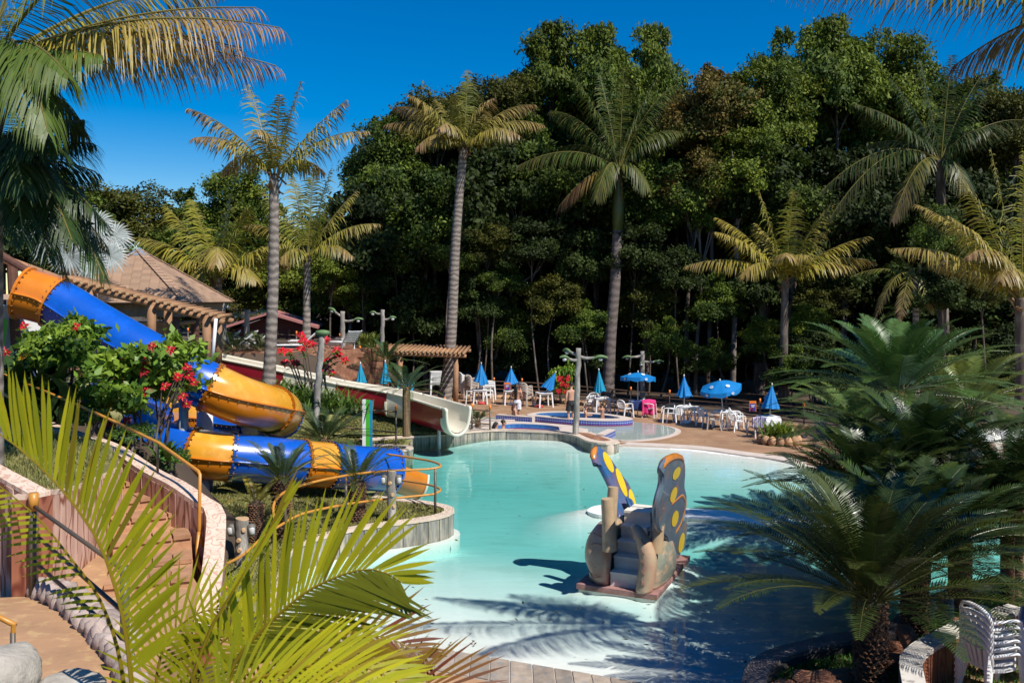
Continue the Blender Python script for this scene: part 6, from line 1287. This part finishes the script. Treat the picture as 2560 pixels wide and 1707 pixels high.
    for q in Q: vs += [q - u * .34 + V((0, 0, .16)), q - u * .28, q + u * .28, q + u * .34 + V((0, 0, .16))]
    m.add(vs, [(i * 4 + k, i * 4 + k + 1, i * 4 + 5 + k, i * 4 + 4 + k) for i in range(len(Q) - 1) for k in range(3)]); o = m.build('chute', 'sc_blue', root, smooth=True); md = o.modifiers.new('s', 'SOLIDIFY'); md.thickness = .05
    # wings: thick plates standing along the body, edges rounded, spots painted on the inner face
    def wing(outline, anchor, dirv, thick, mt, spots, edge, bend=0.0, nm='wing'):
        d = v.copy(); ev = V(dirv); nr = d.cross(ev).normalized(); A = anchor; ev = nr.cross(d)
        def hit(x, y):
            ray = V(((x - CX) / F, 1, -(y - HY) / F)); o = V((0, 0, H)); k = (A - o).dot(nr) / ray.dot(nr); return o + ray * k
        pts = [hit(*p) for p in outline]; pts = catmull(pts, 4, True); n = len(pts); c = sum(pts, V((0, 0, 0))) / n
        zb = min(p.z for p in pts)
        def off(p): return nr * (bend * ((p.z - zb) / 1.6) ** 2)
        m = MB(); rings_ = []
        for sc, o in ((.93, thick / 2), (1.0, thick * .3), (1.015, 0), (1.0, -thick * .3), (.93, -thick / 2)): rings_.append([c + (p - c) * sc + nr * o + off(p) for p in pts])
        vs = [p for r_ in rings_ for p in r_]; fs = [(j * n + k, j * n + (k + 1) % n, (j + 1) * n + (k + 1) % n, (j + 1) * n + k) for j in range(4) for k in range(n)]
        b = bmesh.new(); bv = [b.verts.new(((p - A).dot(d), (p - A).dot(ev), 0)) for p in rings_[0]]; b.verts.index_update(); es = [b.edges.new((bv[i], bv[(i + 1) % n])) for i in range(n)]
        for g in bmesh.ops.triangle_fill(b, edges=es, use_beauty=True)['geom']:
            if isinstance(g, bmesh.types.BMFace): k = tuple(q.index for q in g.verts); fs += [k, tuple(i + 4 * n for i in k[::-1])]
        b.free(); w_ = m.add(vs, fs).build(nm, mt, root, smooth=True, angle=40)
        sgn = 1 if (V((0, 0, H)) - A).dot(nr) > 0 else -1
        for (x, y, rx, ry, rot) in spots:
            N = 18; P = []
            for k in range(N):
                a = 2 * math.pi * k / N; ex, ey = rx * math.cos(a), ry * math.sin(a); cs_, sn_ = math.cos(R(rot)), math.sin(R(rot)); q = hit(x + ex * cs_ - ey * sn_, y + ex * sn_ + ey * cs_); P.append(q + off(q) + nr * sgn * (thick / 2 + .008))
            mid = sum(P, V((0, 0, 0))) / N; MB().add([mid] + P, [(0, 1 + k, 1 + (k + 1) % N) for k in range(N)]).build('wing_spot', 'sc_yellow', w_)
        for E in edge:
            Q = [hit(*p) for p in E]; Q = catmull([q + off(q) for q in Q], 4); nn = len(Q); MB().tube(Q, [thick * .62 * (1 if 1 < i < nn - 2 else .75) for i in range(nn)], 8).build('wing_edge', 'sc_orange', w_, smooth=True)
    z8 = lambda P: [(1400 + x / 3.5625, 1080 + y / 3.5625) for x, y in P]
    s8 = lambda S: [(1400 + x / 3.5625, 1080 + y / 3.5625, rx / 3.5625, ry / 3.5625, r_) for x, y, rx, ry, r_ in S]
    lw = z8([(290, 170), (330, 130), (400, 190), (470, 290), (545, 395), (600, 470), (650, 590), (685, 700), (745, 800), (640, 830), (540, 830), (505, 720), (490, 600), (430, 460), (385, 370), (340, 290), (300, 275)])
    A = D(1560, 1300, 17.8); wing(lw, A, (-.62, -.25, 1), .11, 'sc_wing_l', s8([(408, 275, 30, 100, -24), (525, 455, 27, 135, -20), (628, 660, 28, 150, -11)]), [z8([(300, 250), (296, 190), (318, 142)])], 0)
    rw = z8([(885, 320), (935, 240), (1020, 208), (1085, 240), (1095, 330), (1088, 460), (1108, 560), (1102, 690), (1078, 785), (1112, 815), (1112, 900), (1098, 965), (1100, 1010), (1060, 1060), (1040, 1120), (960, 1100), (930, 950), (850, 860), (835, 720), (850, 600), (885, 470), (892, 370)])
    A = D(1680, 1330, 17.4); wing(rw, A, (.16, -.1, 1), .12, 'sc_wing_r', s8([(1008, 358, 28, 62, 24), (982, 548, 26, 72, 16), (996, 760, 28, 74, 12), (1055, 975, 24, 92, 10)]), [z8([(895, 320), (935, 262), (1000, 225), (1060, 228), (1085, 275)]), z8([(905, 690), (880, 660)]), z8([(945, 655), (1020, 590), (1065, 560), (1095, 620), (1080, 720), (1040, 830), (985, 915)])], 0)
mat('sc_base', (.30, .16, .14), .85, .35, 5, .6, 14); mat('sc_step', (.74, .68, .57), .55, .14, 3, .15, 20)
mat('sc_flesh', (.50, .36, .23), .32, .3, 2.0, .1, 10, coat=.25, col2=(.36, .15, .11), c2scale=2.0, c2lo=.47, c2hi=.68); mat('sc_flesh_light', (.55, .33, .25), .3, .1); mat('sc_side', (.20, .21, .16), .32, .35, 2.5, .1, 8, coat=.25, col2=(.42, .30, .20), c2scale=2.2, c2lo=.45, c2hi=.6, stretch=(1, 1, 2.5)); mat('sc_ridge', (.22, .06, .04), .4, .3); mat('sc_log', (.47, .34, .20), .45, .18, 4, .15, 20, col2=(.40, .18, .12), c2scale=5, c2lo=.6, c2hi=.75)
mat('sc_blue', (.03, .10, .24), .3, .2); mat('sc_yellow', (.72, .50, .02), .35, .1, 3); mat('sc_orange', (.56, .20, .03), .28, .2, 3, coat=.3)
mat('sc_wing_l', (.035, .13, .30), .32, .2, 2, coat=.25, col2=(.16, .12, .19), c2scale=1.6, c2lo=.42, c2hi=.62); mat('sc_wing_r', (.12, .15, .19), .34, .25, 2, coat=.25, col2=(.30, .15, .08), c2scale=3, c2lo=.52, c2hi=.66)  # right wing greyed: its shaded look beside the left is in the colour
sculpture()
# ------------------------------------------------------------------ people
def skin_body(name, mt, joints, edges, parent, sub=2):
    "joints: {name: (pos, radius)}; one continuous skin grown over the skeleton"
    ks = list(joints); me = bpy.data.meshes.new(name); me.from_pydata([joints[k][0] for k in ks], [(ks.index(a), ks.index(b)) for a, b in edges], []); me.materials.append(M[mt])
    o = bpy.data.objects.new(name, me); COL.objects.link(o); o.parent = parent; md = o.modifiers.new('skin', 'SKIN'); md.use_smooth_shade = True
    for i, k in enumerate(ks):
        r = joints[k][1]; me.skin_vertices[0].data[i].radius = (r, r) if not hasattr(r, '__len__') else r
    me.skin_vertices[0].data[0].use_root = True; o.modifiers.new('sub', 'SUBSURF').levels = sub; o.modifiers['sub'].render_levels = sub; return o
def person(label, loc, h, face, skin, hair, pose=None, shorts=None, cut=0.0, hairlen=0, arms=None, legs=None, top=None):
    "figure of height h facing direction face (radians, 0 = +X); parts below cut are left out (they are under water but still built)"
    s = h / 1.75; root = thing('person', label, 'person', loc, face - math.pi / 2); a = arms or {}
    J = {'pel': ((0, 0, .95), (.15, .115)), 'waist': ((0, .0, 1.08), (.135, .10)), 'chest': ((0, 0, 1.30), (.165, .11)), 'neckb': ((0, -.01, 1.46), (.075, .07)), 'neck': ((0, .01, 1.52), .055), 'headb': ((0, .03, 1.60), (.075, .085)), 'head': ((0, .02, 1.68), (.078, .095)), 'headt': ((0, .01, 1.73), .05)}
    E = [('pel', 'waist'), ('waist', 'chest'), ('chest', 'neckb'), ('neckb', 'neck'), ('neck', 'headb'), ('headb', 'head'), ('head', 'headt')]
    for sd, n in ((-1, 'l'), (1, 'r')):
        J['sh' + n] = ((sd * .18, 0, 1.41), .062); el = a.get('el' + n, (sd * .25, -.03, 1.13)); wr = a.get('wr' + n, (sd * .27, .04, .88)); J['el' + n] = (el, .042); J['wr' + n] = (wr, .028)
        d = (V(wr) - V(el)).normalized(); hp = V(wr) + d * .06; J['pa' + n] = (tuple(hp), (.036, .02)); E += [('chest', 'sh' + n), ('sh' + n, 'el' + n), ('el' + n, 'wr' + n), ('wr' + n, 'pa' + n)]
        side = V((sd, 0, 0)); fwd = d.cross(side).normalized()
        for i in range(4): q = hp + d * (.075 - .008 * abs(i - 1.3)) + fwd * (.027 - .018 * i) - side * .015; J['f%d%s' % (i, n)] = (tuple(q), .009); E.append(('pa' + n, 'f%d%s' % (i, n)))
        q = V(wr) + d * .05 + fwd * .05; J['th' + n] = (tuple(q), .010); E.append(('wr' + n, 'th' + n))
        lg_ = (legs or {}).get(n, ((sd * .10, 0, .5), (sd * .10, -.02, .09))); J['hip' + n] = ((sd * .09, 0, .88), .088); J['kn' + n] = (lg_[0], .058); J['an' + n] = (lg_[1], .04); ft = V(lg_[1]) + V((0, .15, -.06)); J['to' + n] = (tuple(ft), .032)
        E += [('pel', 'hip' + n), ('hip' + n, 'kn' + n), ('kn' + n, 'an' + n), ('an' + n, 'to' + n)]
    b = skin_body('body', skin, {k: (tuple(c * s for c in p), tuple(x * s for x in r) if hasattr(r, '__len__') else r * s) for k, (p, r) in J.items()}, E, root)
    hm = MB(); hm.blob((0, -.005 * s, 1.70 * s), (.088 * s, .105 * s, .085 * s), 3, .1, 14, 10)
    if hairlen: hm.tube(catmull([V((0, -.06, 1.72)) * s, V((0, -.11, 1.6)) * s, V((0, -.13, 1.45)) * s, V((0, -.12, 1.72 - hairlen)) * s], 4), [.07 * s, .085 * s, .09 * s, .10 * s, .10 * s, .10 * s, .10 * s, .095 * s, .09 * s, .08 * s, .07 * s, .05 * s, .02 * s], 10, squash=.6)
    hm.build('hair', hair, root, smooth=True, local=True)
    for sd in (-1, 1):
        MB().blob((sd * .082 * s, .015 * s, 1.655 * s), (.012 * s, .022 * s, .032 * s), 1, 0).build('ear', skin, root, smooth=True, local=True); MB().blob((sd * .03 * s, .108 * s, 1.665 * s), (.012 * s, .006 * s, .008 * s), 1, 0).build('eye', 'black_plastic', root, smooth=True, local=True)
    MB().blob((0, .122 * s, 1.635 * s), (.013 * s, .018 * s, .024 * s), 1, 0).build('nose', skin, root, smooth=True, local=True); MB().blob((0, .108 * s, 1.59 * s), (.025 * s, .008 * s, .007 * s), 1, 0).build('mouth', 'lips', root, smooth=True, local=True)
    if shorts:
        m = MB(); N = 20; secs = []
        for z, rx, ry in ((1.03, .165, .135), (.98, .178, .148), (.88, .2, .16)): secs.append([V((rx * math.cos(2 * math.pi * k / N), ry * math.sin(2 * math.pi * k / N), z)) * s for k in range(N)])
        vs = [p for q in secs for p in q]; m.add(vs, [(j * N + (k + 1) % N, j * N + k, (j + 1) * N + k, (j + 1) * N + (k + 1) % N) for j in range(2) for k in range(N)])
        for sd, n in ((-1, 'l'), (1, 'r')):
            kn = V(J['kn' + n][0]); hp = V((sd * .095, 0, .9)); e = hp.lerp(kn, .78); m.tube([hp * s, hp.lerp(e, .5) * s, e * s], [.11 * s, .115 * s, .125 * s], 14, cap=False)
        m.build('shorts', shorts, root, smooth=True, local=True)
    if top: top(root, s)
    return root
mat('lips', (.35, .10, .08), .5, .1)
zs_ = .09
person('standing man in black shorts seen from behind beside the lamp post', G(1428, 1062, .05), 1.78, 1.9, 'skin', 'hair_black', shorts='shorts_black', legs={'l': ((-.12, .02, .5), (-.12, -.06, .09)), 'r': ((.12, .12, .52), (.13, .06, .09))}, arms={'ell': (-.25, -.06, 1.13), 'wrl': (-.25, .02, .88)})
person('woman with long black hair and pale shorts holding a baby', G(1292, 1054, .0), 1.66, 1.2, 'skin_tan', 'hair_black', shorts='shorts_white', hairlen=.75, arms={'ell': (-.24, .06, 1.14), 'wrl': (-.02, .22, 1.2), 'elr': (.24, .06, 1.14), 'wrr': (.05, .25, 1.08)})
def baby():
    p = G(1292, 1054, .0); c = V((p.x + .14, p.y + .16, 1.12)); root = thing('person', 'baby held on the arm of the woman with long black hair', 'person', c, -.6)
    J = {'pel': ((0, 0, 0), (.07, .06)), 'chest': ((0, 0, .17), (.075, .06)), 'neck': ((0, 0, .27), .035), 'head': ((0, 0, .35), (.062, .07)), 'top': ((0, 0, .40), .045)}; E = [('pel', 'chest'), ('chest', 'neck'), ('neck', 'head'), ('head', 'top')]
    for sd, n in ((-1, 'l'), (1, 'r')):
        J['s' + n] = ((sd * .08, 0, .22), .03); J['e' + n] = ((sd * .12, -.05, .14), .026); J['h' + n] = ((sd * .10, -.12, .16), .02); J['k' + n] = ((sd * .09, -.12, -.03), .042); J['f' + n] = ((sd * .08, -.10, -.16), .028); E += [('chest', 's' + n), ('s' + n, 'e' + n), ('e' + n, 'h' + n), ('pel', 'k' + n), ('k' + n, 'f' + n)]
    skin_body('body', 'skin', J, E, root); MB().blob((0, .01, .38), (.066, .072, .055), 1, .1, 10, 8).build('hair', 'hair_brown', root, smooth=True, local=True); MB().blob((0, 0, .01), (.09, .085, .07), 2, .1, 10, 8).build('nappy', 'fabric_blue', root, smooth=True, local=True)
baby()
person('girl with brown hair sitting in the splash pool', G(1286, 1056, .0) + V((0, 0, -.55)), 1.35, .4, 'skin', 'hair_brown', hairlen=.35, legs={'l': ((-.1, .4, .85), (-.1, .42, .55)), 'r': ((.1, .4, .85), (.1, .42, .55))}, top=None)
person('head of a person with black hair, left of the two in the front pool', D(1240, 0, 34.95) * 1 + V((0, 0, -D(1240, 0, 34.95).z - 1.12)), 1.6, .5, 'skin', 'hair_black', hairlen=.25)
person('head of a person with short dark hair, right of the two in the front pool', D(1258, 0, 35.0) + V((0, 0, -D(1258, 0, 35.0).z - 1.12)), 1.68, .1, 'skin_tan', 'hair_black')
person('child with dark hair up to the chest in the round pool', G(1464, 1041, .3) + V((0, 0, -.75)), 1.2, -.2, 'skin', 'hair_brown', arms={'elr': (.25, .1, 1.2), 'wrr': (.2, .3, 1.2), 'ell': (-.25, .1, 1.2), 'wrl': (-.2, .3, 1.2)})
person('child with hands at the face at the right of the round pool', G(1506, 1042, .3) + V((0, 0, -.62)), 1.2, 2.4, 'skin_tan', 'hair_black', arms={'elr': (.22, .16, 1.25), 'wrr': (.08, .2, 1.5), 'ell': (-.22, .16, 1.25), 'wrl': (-.08, .2, 1.5)})
# ------------------------------------------------------------------ flowering shrubs
def bract(c, nrm, r, n=9, col=(.55, .015, .03)):
    m = MB(); nz = nrm.normalized(); x = nz.cross(V((.3, .2, 1))).normalized(); y = nz.cross(x)
    for k in range(n):
        a = 2 * math.pi * k / n + random.uniform(-.2, .2); d = x * math.cos(a) + y * math.sin(a); l = r * random.uniform(.7, 1.15); s = nz.cross(d) * l * .22; p = c + nz * .01 * (k % 3)
        m.add([p, p + d * l * .5 + s + nz * l * .12, p + d * l - nz * l * .12, p + d * l * .5 - s + nz * l * .12], [(0, 1, 2, 3)], jit(col, .3))
    m.blob(c + nz * .015, (.02, .02, .02), 1, 0, 5, 4, col=(.45, .38, .03)); return m
def shrub(label, px, py, Y, hw, hh, base, stems, flowers=(), kind='bloom', fr=.10, green=None):
    c = D(px, py, Y); root = thing('flowering_shrub', label, 'shrub', base); s = hw * Y / F; sz = hh * Y / F
    place('foliage', CR[kind], root, c - base, (0, 0, random.uniform(0, 6)), (s, s * .8, sz))
    m = MB()
    for k in range(stems):
        a = random.uniform(0, 6.3); b = base + V((random.uniform(-.3, .3) * s, random.uniform(-.2, .2) * s, 0)); e = c + V((math.cos(a) * s * .7, math.sin(a) * s * .5, random.uniform(-.2, .5) * sz)); m.tube(catmull([b, b.lerp(e, .5) + V((random.uniform(-.1, .1), 0, .1)), e], 4), [.026, .024, .022, .02, .017, .014, .011, .008, .005], 5)
    m.build('stems', 'bark', root)
    for (x, y) in flowers:
        ang = (c.x - D(x, y, Y).x) / s; p = D(x, y, Y - .75 * s * math.sqrt(max(.1, 1 - ang * ang))); bract(p, V((random.uniform(-.3, .4), -1, random.uniform(.3, .9))), fr).build('flower', 'flower', root)
CR['bloom'] = crown('foliage', 18, rad=1.0, hz_=1.0, lobes=34, clumps=9, per=13, leaf=(.11, .055), spread=.11, cols=((.24, .34, .035), (.10, .19, .02)), low=-.35, mt='leaf', lobe_r=(.75, 1.1), droop=.3)
shrub('left of the two green shrubs before the blue tube, with few red flowers', 150, 885, 17.2, 118, 100, V((-8.8, 17.2, 2.75)), 14, [(189, 817), (222, 985), (60, 815), (120, 850)])
shrub('right of the two green shrubs, full of red star flowers', 372, 955, 16.9, 128, 122, V((-7.0, 16.9, 2.2)), 16, [(301, 906), (365, 901), (362, 929), (296, 955), (367, 978), (413, 967), (444, 944), (459, 990), (472, 939), (485, 957), (469, 919), (380, 865), (252, 1030), (283, 1061), (319, 1053), (467, 1010), (425, 875)], fr=.115)
for (x_, y_, lb_) in ((330, 1085, 'dark leafy shrub behind the middle of the stair wall'), (420, 1150, 'dark leafy shrub behind the right end of the stair wall'), (230, 1045, 'dark leafy shrub under the handrail behind the stair wall')): shrub(lb_, x_, y_, 15.9, 48, 34, D(x_, y_ + 40, 15.9), 5, [], 'shrub')
shrub('low leafy shrub behind the stair wall below the flowers', 280, 1010, 16.4, 75, 60, V((-7.5, 16.4, 2.5)), 8, [])
def tall_blooms():
    Y = 28.3; base = D(785, 985, Y); root = thing('flowering_shrub', 'tall thin stems topped with big red bracts around the green capped post', 'shrub', base); st = MB()
    for (x, y) in ((754, 839), (758, 853), (778, 860), (753, 872), (707, 879), (814, 850), (712, 907), (739, 907), (841, 877), (846, 886), (819, 901), (863, 901), (812, 918), (831, 933), (720, 880)):
        e = D(x, y, Y + random.uniform(-.5, .5)); b = base + V((random.uniform(-.4, .4), random.uniform(-.3, .3), 0)); P = catmull([b, b.lerp(e, .6) + V((0, 0, .25)), e], 5); st.tube(P, [.025] * 4 + [.018] * (len(P) - 4), 5)
        bract(e, V((random.uniform(-.2, .3), -.8, .8)), .21, 9, (.62, .012, .03)).build('flower', 'flower', root); lf = MB()
        for k in range(16):
            p = P[random.randint(5, len(P) - 1)]; a = random.uniform(0, 6.3); d = V((math.cos(a), math.sin(a), -.3)).normalized(); l = random.uniform(.14, .26); s = d.cross(V((0, 0, 1))) * l * .28; lf.add([p, p + d * l * .5 + s, p + d * l, p + d * l * .5 - s], [(0, 1, 2, 3)], jit((.08, .15, .02), .35))
        lf.build('leaves', 'leaf', root)
    st.build('stems', 'bark', root)
tall_blooms()
# ------------------------------------------------------------------ strap leaved plants
def tuft(label, base, n, L, w, cols, name='leafy_plant', spread=.25, cat='plant', curl=.9, group=None, up_=1.0):
    root = thing(name, label, cat, base, 0, group); m = MB()
    for k in range(n):
        a = random.uniform(0, 6.3); b = base + V((random.gauss(0, spread), random.gauss(0, spread * .7), 0)); d = V((math.cos(a) * .5, math.sin(a) * .5, up_)).normalized(); l = L * random.uniform(.6, 1.15); p = b; c = jit(mixc(cols[0], cols[1], random.random()), .25); vs = []; S = 5
        for i in range(S + 1):
            s = d.cross(V((math.cos(a + 1.57), math.sin(a + 1.57), .01))).cross(d).normalized() * w * (.5, .9, 1, .8, .5, .05)[i] / 2; vs += [p - s, p + s]; p = p + d * l / S; d = (d + V((math.cos(a) * .12, math.sin(a) * .12, -curl / S * i * .45))).normalized()
        m.add(vs, [(2 * i, 2 * i + 1, 2 * i + 3, 2 * i + 2) for i in range(S)], c)
    m.build('leaves', 'leaf', root); return root
YG = ((.22, .30, .03), (.10, .17, .02))
for (x, y, Y, lb) in ((745, 1010, 27, 'strap leaved green plant left of the green capped post'), (830, 1012, 27.5, 'strap leaved green plant right of the green capped post'), (860, 1030, 27.5, 'strap leaved green plant before the white slide'), (720, 990, 27.8, 'strap leaved plant beside the yellow elbow'), (775, 1020, 26.8, 'strap leaved plant at the foot of the green capped post')):
    tuft(lb, D(x, y, Y), 110, .72, .045, ((.11, .18, .02), (.05, .10, .015)), spread=.36, group='strap leaved plants behind the tubes')
def planter():
    p = G(1948, 1108, .05); root = tuft('yellow green strap plant in a round stone planter on the deck', p + V((0, 0, .25)), 170, .75, .055, YG, 'planter_plant', .3, 'plant'); 
    st = thing('stone_planter', 'round stone edged planter under the yellow green strap plant', 'planter', p)
    for k in range(14): a = 2 * math.pi * k / 14; MB().blob(p + V((math.cos(a) * .66, math.sin(a) * .66, .14)), (.17, .15, .2), k, .3, 8, 6, rz(a)).build('stone', 'stone_tan', st, smooth=True)
    MB().lathe([(.6, 0), (.62, .2), (.1, .24)], p, 16).build('soil', 'dirt', st)
planter()
for (x, y, Y, s, lb) in ((30, 1010, 16.6, 1.0, 'dark broad leaved plant at the left edge'), (75, 1020, 16.3, .9, 'broad leaved plant with an orange flower by the handrail'), (-10, 960, 17, 1.0, 'broad leaved plant with red flowers behind the handrail end')):
    b = D(x, y + 40, Y); r_ = tuft(lb, b, 34, 1.5 * s, .26, ((.045, .09, .018), (.025, .055, .015)), spread=.35, group='broad leaved plants at the left edge')
    bract(D(x + (-15, -17, 15)[int(abs(x)) % 3], y - (130, 160, 120)[int(abs(x)) % 3], Y), V((0, -1, .3)), .12, 7, (.6, .25, .01) if x == 75 else (.4, .01, .02)).build('flower', 'flower', r_)
tuft('light green leaves beside the stair rail before the blue tube', D(425, 1150, 15.5), 16, .55, .12, ((.14, .24, .03), (.07, .15, .02)), spread=.12)
tuft('yellowish shrub beside the white lounger with raised back', D(918, 868, 39), 120, .9, .06, ((.24, .27, .05), (.12, .16, .03)), spread=.3)
# red flowering shrub in the shade behind the leaning umbrella
def shade_flowers():
    Y = 44.2; b = D(1405, 1005, Y); root = thing('flowering_shrub', 'shaded shrub with red flowers behind the fence right of the leaning umbrella', 'shrub', b); place('foliage', CR['bloom'], root, V((0, 0, .9)), (0, 0, 1), (.6, .6, 1.1))
    for (x, y) in ((1400, 946), (1416, 962), (1396, 975), (1412, 978), (1420, 945), (1405, 958)): bract(D(x, y, Y - .7), V((0, -1, .5)), .2).build('flower', 'flower', root)
shade_flowers()
# ------------------------------------------------------------------ right foreground: rocks, stacked chairs, grass
for i, (x, y, Y, s, rt, lb) in enumerate(((2250, 1640, 12.4, (.42, .3, .16), .3, 'broad reddish rock right of the nearest cycad trunk'), (2235, 1600, 12.9, (.3, .25, .14), -.2, 'reddish rock slab behind the nearest cycad trunk'), (2060, 1690, 11.9, (.5, .25, .16), .1, 'dark reddish rock in the shade under the nearest cycad'), (2400, 1520, 13.8, (.25, .2, .16), .4, 'small tan rock behind the stacked chairs'), (1960, 1720, 11.6, (.35, .2, .12), .1, 'dark rock at the rim of the shaded planter'))):
    p = D(x, y, Y); p.z = .3; tag(MB().blob(p, s, 60 + i, .7, 12, 8, rz(rt), fr=1.8).build('rock', 'red_stone', smooth=False), lb, 'rock')
a, b = D(2296, 1650, 12.1), D(2262, 1580, 12.3); tag(MB().tube(catmull([a - V((0, 0, .2)), a.lerp(b, .5), b, b + V((-.02, 0, .08))], 4), [.12, .12, .125, .13, .12, .125, .13, .12, .125, .13, .12, .1, .04], 7).build('upright_stone', 'red_stone'), 'upright brown stone leaning beside the second cycad', 'stone')
P0 = V((6.22, 11.45, .30))
for i in range(6): chair(P0, 1.85, nth(i, 6, 'white plastic chair of the near stack at the lower right'), WC, 'chairs stacked at the lower right', z=.085 * i)
chair(V((6.95, 11.9, .30)), 2.2, 'single white plastic chair cut by the right edge of the picture', WC)
tag(MB().blob(V((7.55, 12.6, .75)), (.3, .3, .45), 3, .1, 12, 10).build('blue_bin', 'fg_blue', smooth=True), 'rounded blue plastic bin at the right edge', 'bin')
def pole():
    t = D(2525, 1345, 14.5); tag(MB().tube([V((t.x, t.y, .1)), t + V((0, 0, .2))], .07, 10).build('timber_pole', 'log', smooth=True), 'reddish timber pole behind the stacked chairs', 'pole')
pole()
def soil_pt(a, b):
    x, y = lerp(3.4, 8.5, a), lerp(10.4, 15.5, b); return (x, y, .27) if inside(rp, x, y) else NAN
blades('grass', soil_pt, 30000, (.05, .12), ((.05, .15, .02), (.10, .22, .03)), .011, 'fresh green grass under the cycads at the right')
# ------------------------------------------------------------------ yellow green palm right in front of the camera
def areca():
    root = thing('areca_palm', 'yellow green feather palm close to the camera at the bottom left', 'palm tree', V((-1.35, 3.5, 2.9)))
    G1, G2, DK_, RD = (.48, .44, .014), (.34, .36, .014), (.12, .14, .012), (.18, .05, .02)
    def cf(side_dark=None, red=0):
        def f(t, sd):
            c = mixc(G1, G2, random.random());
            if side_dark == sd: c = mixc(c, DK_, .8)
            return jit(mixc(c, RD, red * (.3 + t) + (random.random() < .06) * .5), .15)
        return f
    prof = lambda t: (.75 + .35 * math.sin(math.pi * t)) * (1 if t < .7 else lerp(1, .45, (t - .7) / .3))
    def fr(pts, Y, n, L, w, a, b, up, droop, c, sides=(1, -1), rach=.011, t0=.12, lift=.1, ragged=.07, seg=4):
        P = catmull([D(x, y, Y + (q[0] if q else 0)) for x, y, *q in pts], 8); frond(P, n, L, w, a, b, up, droop, seg, c, sides, rach, (.33, .24, .015), t0, ragged, lift, prof).build('frond', 'leaf_near', root, smooth=False)
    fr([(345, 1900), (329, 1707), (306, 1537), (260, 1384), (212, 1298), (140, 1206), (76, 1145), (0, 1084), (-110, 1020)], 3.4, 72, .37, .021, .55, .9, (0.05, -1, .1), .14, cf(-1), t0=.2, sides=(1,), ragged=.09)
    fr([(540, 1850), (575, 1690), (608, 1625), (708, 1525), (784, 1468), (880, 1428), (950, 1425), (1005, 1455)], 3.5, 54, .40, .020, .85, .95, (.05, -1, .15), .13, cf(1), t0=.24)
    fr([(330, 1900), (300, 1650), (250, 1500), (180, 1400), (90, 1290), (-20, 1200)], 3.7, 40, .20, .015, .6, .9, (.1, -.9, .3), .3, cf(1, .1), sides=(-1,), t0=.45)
    fr([(420, 1900), (513, 1602), (600, 1450), (712, 1254)], 3.3, 10, .3, .013, 2.5, .16, (0, -1, .2), .0, cf(), t0=.55, lift=0)
    fr([(500, 1900), (560, 1740), (700, 1680), (880, 1660), (1030, 1720)], 3.2, 34, .30, .018, .7, .9, (.1, -.6, .8), .35, cf())
    fr([(520, 1900), (600, 1760), (780, 1720), (950, 1740), (1080, 1830)], 2.9, 34, .28, .017, .7, .9, (.1, -.5, .9), .3, cf())
    fr([(640, 1900), (740, 1720), (860, 1610), (960, 1590), (1060, 1640)], 3.9, 34, .32, .017, .9, .9, (.1, -.8, .5), .12, cf(None, .7))
    fr([(700, 1950), (850, 1790), (990, 1730), (1120, 1720), (1230, 1780)], 3.8, 32, .34, .016, 1.0, .8, (.1, -.6, .7), .1, cf(None, .9))
    fr([(480, 1900), (500, 1700), (560, 1600), (660, 1560), (760, 1600)], 4.1, 34, .32, .018, .7, .9, (.1, -.7, .5), .35, cf(None, .1))
    fr([(420, 1900), (390, 1720), (420, 1600), (500, 1530), (600, 1520)], 4.2, 32, .32, .018, .7, .9, (.1, -.7, .5), .3, cf())
    fr([(560, 1900), (650, 1700), (740, 1620), (820, 1590), (900, 1600)], 4.3, 32, .32, .018, .7, .9, (.1, -.8, .4), .25, cf(1, .2))
    for k in range(5):
        x = 380 + 60 * k; MB().tube([V((-1.5 + .14 * k, 3.5 + .05 * k, 2.2)), D(x + 40, 1880, 3.4)], .02, 8).build('cane', 'shaft_green', root, smooth=True)
mat('leaf_near', (.1, .1, .1), .42, .08, 4, attr=True, transl=.42, spec=.35)
areca()

# ------------------------------------------------------------------ fallen leaves on paving and water
def litter():
    r = np.random.default_rng(5); C = []
    def put(n, fx): 
        k = 0
        while k < n:
            p = fx()
            if p is not None: C.append(p); k += 1
    put(260, lambda: (lambda x, y: (x, y, .062) if inside(far_poly, x, y) and (V((x, y, 0)) - FA).dot(fn) < -.6 else None)(r.uniform(-3, 14), r.uniform(33, 48)))
    put(60, lambda: (r.uniform(-2.2, 4), r.uniform(12.6, 16), .006)); put(70, lambda: (r.uniform(-2, 9), r.uniform(16, 30), .006))
    C = np.array(C, np.float32); n = len(C); a = r.uniform(0, 6.3, n); s = r.uniform(.03, .065, (n, 1)); A = np.stack([np.cos(a), np.sin(a), r.normal(size=n) * .15], 1) * s; B = np.stack([-np.sin(a), np.cos(a), r.normal(size=n) * .15], 1) * s * .4
    t = r.random((n, 1)); col = np.array((.12, .06, .02)) * (1 - t) + np.array((.16, .15, .03)) * t
    o = bpy.data.objects.new('fallen_leaves', quads_mesh('fallen_leaves', C, A, B, col, 'leaf')); COL.objects.link(o); tag(o, 'small dry leaves scattered on the deck and floating on the pool', 'leaves', kind='stuff')
litter()
